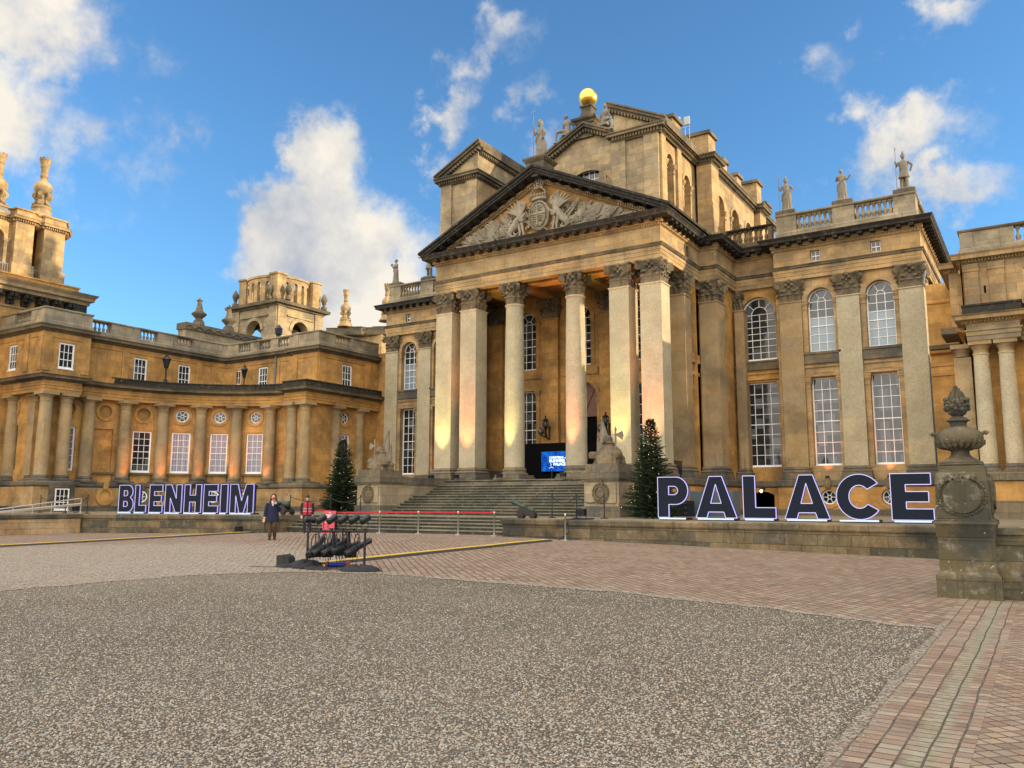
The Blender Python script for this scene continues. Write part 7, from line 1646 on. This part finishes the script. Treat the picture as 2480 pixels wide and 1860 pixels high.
# ------------------------------------------------------------------ antenna on the roof
o = thing('antenna', 'white panel antennas on thin legs on the palace roof', 'antenna', (-16.6, 44.3, 22.9)); mb = MB(); mb.box(-16.95, 44.0, 23.75, -16.62, 44.08, 24.25); mb.box(-16.5, 44.3, 23.8, -16.15, 44.38, 24.3); part('panel', mb, plain('off_white_plastic', (.4, .42, .41), .5), o)
mb = MB()
for x, y in ((-16.9, 44.1), (-16.7, 44.1), (-16.45, 44.4), (-16.2, 44.4)): mb.tube([(x, y, 22.8), (x, y, 23.8)], .015, 5)
mb.tube([(-16.95, 44.2, 23.6), (-16.1, 44.35, 23.65)], .02, 5); part('legs', mb, STEEL, o)
# ------------------------------------------------------------------ floodlights (the coloured up-lights on the stone)
def flood(x, y, z, tgt, col, watt, lb, size=1.0, lit=True, ang=50):
    o = thing('floodlight', lb, 'floodlight', (x, y, z), group='black floodlights washing the stonework'); k = size; mb = MB(); mb.box(x-.16*k, y-.1*k, z+.1*k, x+.16*k, y+.1*k, z+.34*k); 
    for i in range(5): mb.box(x-.15*k+i*.07*k, y-.13*k, z+.12*k, x-.13*k+i*.07*k, y-.1*k, z+.32*k)
    part('housing', mb, BLACK, o); mb = MB(); mb.tube([(x-.18*k, y, z+.22*k), (x-.18*k, y, z+.02), (x+.18*k, y, z+.02), (x+.18*k, y, z+.22*k)], .018, 6); part('bracket', mb, BLACK, o)
    if lit:
        l = bpy.data.lights.new('floodlight_lamp', 'SPOT'); l.energy = watt; l.color = col; l.spot_size = radians(ang); l.spot_blend = .8; l.shadow_soft_size = .1
        p = Vector((x, y+.14*k, z+.36*k)); lo = bpy.data.objects.new('floodlight_lamp', l); COL.objects.link(lo); lo.location = p-Vector((x, y, z)); lo.parent = o; lo.rotation_euler = (p-Vector(tgt)).to_track_quat('Z', 'Y').to_euler()
    return o
YEL, COR = (1, .80, .25), (1, .25, .10)
FW = 1900
for x, c, t, nm in ((-30.35, YEL, -30.35, 'yellow floodlight at the foot of the first portico pier'), (-28.55, COR, -28.5, 'coral floodlight at the foot of the second portico pier'), (-25.55, YEL, -25.57, 'yellow floodlight before the left round column'), (-21.5, COR, -21.53, 'coral floodlight before the right round column'), (-18.6, YEL, -18.6, 'yellow floodlight hidden behind the right pedestal'), (-16.75, COR, -16.75, 'coral floodlight behind the right spruce')):
    flood(x, 38.35, 2.9, (t, 39.35, 7.9), c, FW*(.8 if c == YEL else 1.1), nm, .95, ang=38)
for x, nm in ((mx(-10.05), 'coral floodlight below the tall left wing window'), (-10.05, 'coral floodlight below the first right wing window'), (-6.93, 'coral floodlight below the second right wing window')):
    flood(x, 47.35, 2.92, (x+(.0), 47.95, 6.5), (1, .22, .08), 110, nm, .6, ang=75)
for a, nm in ((166.5, 'second'), (152.2, 'third'), (137.5, 'fourth'), (122.9, 'fifth'), (108.0, 'sixth')):
    r_ = 8.55; x, y = CX+r_*cos(radians(a)), CY+r_*sin(radians(a)); flood(x, y, 2.6, (CX+9.9*cos(radians(a)), CY+9.9*sin(radians(a)), 4.9), (1, .30, .06), 190, f'small orange floodlight on a pole before the {nm} colonnade column', .6, ang=55)
    mb = MB(); mb.tube([(x, y, 1.0), (x, y, 2.62)], .03, 6); mb.tube([(x-.3, y, 1.02), (x+.3, y, 1.02)], .03, 6); part('pole', mb, BLACK, bpy.data.objects[[o_.name for o_ in bpy.data.objects if o_.name.startswith('floodlight') and o_.type == 'EMPTY'][-1]]) if False else tag(part('light_pole', mb, BLACK), f'thin black pole carrying the floodlight before the {nm} colonnade column', 'pole', 'black light poles before the colonnade')
for x, y, nm in ((-43.2, 18.5, 'black stage speaker at the far left edge of the terrace'), (-44.2, 20.6, 'dark floodlight left of the metal ramp'), (-44.6, 21.6, 'dark floodlight right behind the ramp foot'), (-46.5, 26.4, 'dark floodlight behind the ramp deck')): flood(x, y, 1.0, (x, y+3, 5), YEL, 0, nm, 1.1, False)
flood(-15.4, 28.9, 1.0, (0, 0, 0), YEL, 0, 'black floodlight on the terrace beneath the right rope', 1.15, False); flood(-33.4, 28.0, g(-33, 26)-.0, (0, 0, 0), YEL, 0, 'black floodlight on the ground against the left terrace wall', 1.0, False) if False else None
flood(-32.2, 26.2, g(-32.2, 26.2), (0, 0, 0), YEL, 0, 'black floodlight on the ground against the wall behind the woman', 1.0, False)
flood(-5.4, 45.6, 1.0, (0, 0, 0), YEL, 0, 'black floodlight on the terrace behind the letter E', 1.2, False); flood(.2, 39.3, 1.0, (0, 0, 0), YEL, 0, 'small black floodlight on the terrace at the right frame edge', 1.0, False)
# cases behind the letters
o = thing('flight_case', 'black flight case with steel catches behind the letter P', 'case', (-13.0, 33.8, 1.0)); mb = MB(); mb.box(-13.5, 33.6, 1.05, -12.8, 34.3, 1.72); part('box', mb, BLACK, o); mb = MB()
for z in (1.18, 1.4, 1.6): mb.box(-13.0, 33.57, z, -12.86, 33.6, z+.035)
part('catch', mb, STEEL, o)
o = thing('equipment_box', 'large grey blue corrugated equipment box behind the first letter A', 'box', (-12, 35, 1)); mb = MB(); mb.box(-13.1, 34.6, 1.05, -11.2, 35.6, 2.15)
for i in range(14): mb.box(-13.1, 34.58, 1.1+i*.075, -11.2, 34.6, 1.135+i*.075)
part('shell', mb, plain('slate_blue_box', (.09, .12, .15), .6), o)
o = thing('basement_lamp', 'small warm glowing lamp under the arch behind the letter L', 'lamp', (-13.9, 47.7, 2.35)); mb = MB(); mb.ball((-13.75, 47.6, 2.32), .09, 10); part('bulb', mb, plain('warm_lamp', (1, .7, .3), .5, em=(1, .55, .18), es=5), o)
mb = MB(); mb.box(-13.85, 47.62, 2.4, -13.65, 48.1, 2.5); part('bracket', mb, BLACK, o)
# ------------------------------------------------------------------ spotlight rack on the court
A0 = Vector((-14.81, 14.06, 0)); A1 = Vector((-13.53, 14.64, 0)); dr = (A1-A0).normalized(); nn = Vector((-dr.y, dr.x, 0)); zg = .075
o = thing('spotlight_rack', 'black scaffold rack hung with two rows of stage spotlights on the court', 'light rack', (-14.2, 14.3, zg))
def RK(u, d, z): p = A0+dr*u+nn*d; return Vector((p.x, p.y, zg+z))
LL = (A1-A0).length
mb = MB(); mb.tube([RK(0, 0, 0), RK(0, 0, .88)], .028, 10); mb.tube([RK(LL, 0, 0), RK(LL, 0, .88)], .028, 10); mb.tube([RK(-.06, 0, .86), RK(LL+.06, 0, .86)], .03, 10)
for u in (.62, 1.0): mb.tube([RK(u, .03, .86), RK(u, .03, .5)], .035, 8)
mb.tube([RK(-.25, .3, .01), RK(0, 0, .25)], .02, 6); mb.tube([RK(LL, -.3, .01), RK(LL, .35, .01)], .03, 6); mb.tube([RK(0, -.35, .01), RK(0, .35, .01)], .03, 6); part('frame', mb, BLACK, o)
AMB = plain('amber_lens', (1, .6, .1), .4, em=(1, .45, .04), es=1.2)
CASE = plain('black_lamp_housing', (.008, .009, .011), .4, spec=.5)
for i in range(6):
    u = .03+i*(LL-.02)/5.1; mb = MB(); c = RK(u, 0, 1.13); d = (nn*(.75)+dr*(.75 if i == 0 else .25)+Vector((0, 0, .35 if i else -.1))).normalized(); mb.tube([c-d*.13, c-d*.11, c+d*.05, c+d*.1, c+d*.14], [.05, .078, .082, .09, .09], 12)
    lo = part('spotlight', mb, CASE, o); mb = MB(); s_ = d.cross(Vector((0, 0, 1))).normalized(); mb.tube([c+s_*.1, c+s_*.1-Vector((0, 0, .2)), RK(u, 0, .9), c-s_*.1-Vector((0, 0, .2)), c-s_*.1], .010, 5); mb.cbox(RK(u, 0, .88), .06, .06, .1); part('yoke', mb, CASE, lo)
    mb = MB(); e = c+d*.142; mb.rings([[e+s_*(.085*cos(t))+s_.cross(d)*(.085*sin(t))+d*k for t in [2*pi*j/14 for j in range(14)]] for k in (0, .003)], False); part('lens', mb, AMB if i == 0 else GLASS, lo)
for i in range(5):
    u = [.2, .42, .66, .93, 1.22][i]; d = (nn*.75+dr*(.55 if i else .1)+Vector((0, 0, .42 if i != 3 else .22))).normalized(); c = RK(u, .0, .48); mb = MB()
    mb.tube([c-d*.36, c-d*.35, c-d*.05, c-d*.03, c+d*.3, c+d*.32, c+d*.4], [.07, .088, .088, .07, .062, .075, .075], 12); s_ = d.cross(Vector((0, 0, 1))).normalized(); mb.box(*(c-d*.2-Vector((.05, .05, .13))), *(c-d*.1+Vector((.05, .05, .02))))
    for q in (0, .1, .2): mb.tube([c-d*(.3-q), c-d*(.28-q)], .092, 12)
    lo = part('spotlight', mb, CASE, o); mb = MB(); mb.tube([c+s_*.11, c+s_*.11+Vector((0, 0, .2)), c+s_*.05+Vector((0, 0, .3)), c-s_*.05+Vector((0, 0, .3)), c-s_*.11+Vector((0, 0, .2)), c-s_*.11], .011, 5); mb.tube([c+Vector((0, 0, .3)), RK(u, 0, .86)], .012, 5); part('yoke', mb, CASE, lo)
r = random.Random(12); mb = MB()
for i in range(22):
    u0 = r.uniform(0, LL); u1 = u0+r.uniform(-.3, .3); z0 = r.choice((.84, .84, .5)); dz = r.uniform(.15, .5); mb.tube([RK(u0, r.uniform(-.05, .05), z0)]+[RK(u0+(u1-u0)*t, r.uniform(-.04, .04), z0-dz*4*t*(1-t)) for t in (.2, .4, .5, .6, .8)]+[RK(u1, 0, z0)], .007, 4)
for i in range(9): u = r.uniform(0, LL); mb.tube([RK(u, 0, .8), RK(u+r.uniform(-.05, .05), -.03, .4), RK(u+r.uniform(-.1, .1), -.05, .02), RK(u+r.uniform(-.4, .4), r.uniform(-.3, .2), .01)], .007, 4)
mb.tube([RK(-.2, -.05, .01), RK(.3, -.2, .012), RK(.8, -.3, .01), RK(1.3, -.35, .012), RK(1.6, -.2, .01)], .012, 5); part('cable', mb, BLACK, o)
# weights and covers on the rack's feet
def tarp(cx, cy, rx, ry, h, lb, seed, rot=0):
    r = random.Random(seed); mb = MB(); n = 26; ph = [r.uniform(0, 6) for _ in range(4)]
    R_ = []
    for k, q in ((1.0, 0.0), (1.0, .02), (.86, .5), (.6, .82), (.3, .95), (.05, 1)):
        ring = []
        for j in range(n):
            t = 2*pi*j/n; rad = 1+.13*sin(3*t+ph[0])+.08*sin(5*t+ph[1])+.05*sin(9*t+ph[2]); x = rx*k*rad*cos(t); y = ry*k*rad*sin(t); X_ = cx+x*cos(rot)-y*sin(rot); Y_ = cy+x*sin(rot)+y*cos(rot)
            ring.append((X_, Y_, g(X_, Y_)+.008+h*q*(1+.22*sin(2*t+ph[3])+.14*sin(7*t+ph[0]*k))))
        R_.append(ring)
    mb.rings(R_); return tag(part('sandbag', mb, BLK2), lb, 'sandbag', 'dark sandbags and covers on the rack feet')
tarp(-13.2, 14.1, .5, .22, .12, 'dark folded sandbag on the right foot of the spotlight rack', 1, .25); tarp(-14.85, 14.05, .42, .25, .16, 'dark sandbag on the left foot of the spotlight rack', 2, .3); tarp(-15.35, 13.95, .35, .14, .08, 'flat dark cover lying left of the rack', 3, .2); tarp(-14.3, 13.9, .35, .16, .07, 'dark netting cover under the middle of the rack', 5, .1)
mb = MB(); mb.T = Matrix.Translation((-15.55, 14.1, g(-15.5, 14))) @ Matrix.Rotation(.35, 4, 'Z'); mb.rings([[(-.19, -.13, .02), (.02, -.16, .02), (.02, .16, .02), (-.19, .13, .02)], [(-.2, -.13, .27), (.02, -.16, .3), (.02, .16, .3), (-.2, .13, .27)]], False); mb.rings([[(.02, -.15, .03), (.02, .15, .03), (.02, .15, .29), (.02, -.15, .29)], [(.12, -.13, .04), (.12, .13, .04), (.12, .13, .26), (.12, -.13, .26)], [(.2, -.06, .07), (.2, .06, .07), (.2, .06, .2), (.2, -.06, .2)]], False); mb.T = None; tag(part('stage_monitor', mb, CASE), 'black wedge loudspeaker on the ground left of the rack', 'speaker')
mb = MB(); mb.tube([(-14.55, 14.5, .14), (-14.15, 14.72, .14)], .07, 12); ob = part('cable_drum', mb, plain('blue_gas_bottle', (.01, .03, .3), .4)); tag(ob, 'blue and red roll lying under the spotlight rack', 'drum')
mb = MB(); mb.tube([(-14.16, 14.71, .14), (-14.1, 14.75, .14)], .075, 12); mb.tube([(-14.6, 14.47, .14), (-14.55, 14.5, .14)], .075, 12); part('end_cap', mb, plain('red_plastic', (.4, .02, .02), .5), ob)
mb = MB(); mb.tube([(-16.3, 13.6, g(-16.3, 13.6)+.01), (-15.6, 13.8, .08), (-15.2, 14.1, .08), (-14.8, 14.0, .08)], .012, 5); tag(part('loose_cable', mb, BLACK), 'black cable trailing left from the spotlight rack', 'cable')
mb = MB(); mb.tube([(-14.95, 26.7, .3), (-15.1, 26.95, .6), (-15.0, 27.1, 1.0), (-14.9, 27.3, 1.03), (-14.6, 28.4, 1.02)], .03, 6); mb.tube([(-15.1, 26.6, .3), (-14.9, 27.0, .55), (-15.15, 27.1, 1.0), (-15.4, 28.8, 1.02)], .03, 6); tag(part('cable_bundle', mb, BLACK), 'black cable bundle climbing the terrace wall behind the single post', 'cable')
for i, x in enumerate((-10.6, -8.8, -7.4, -5.6, -4.0)):
    mb = MB(); rr = random.Random(i); mb.tube([(x-1.2, 29.2, 1.015), (x-.8, 28.7, 1.015), (x-.3, 29.3, 1.015), (x+.1, 28.9, 1.015), (x+.4, 29.6, 1.015)], .014, 5); tag(part('letter_cable', mb, BLACK), ['thin black cable on the terrace between lit letters P and A', 'thin black cable on the terrace between the first A and L', 'thin black cable on the terrace between L and the second A', 'thin black cable on the terrace between the second A and C', 'thin black cable on the terrace between C and E'][i], 'cable', 'power cables at the feet of the letters')
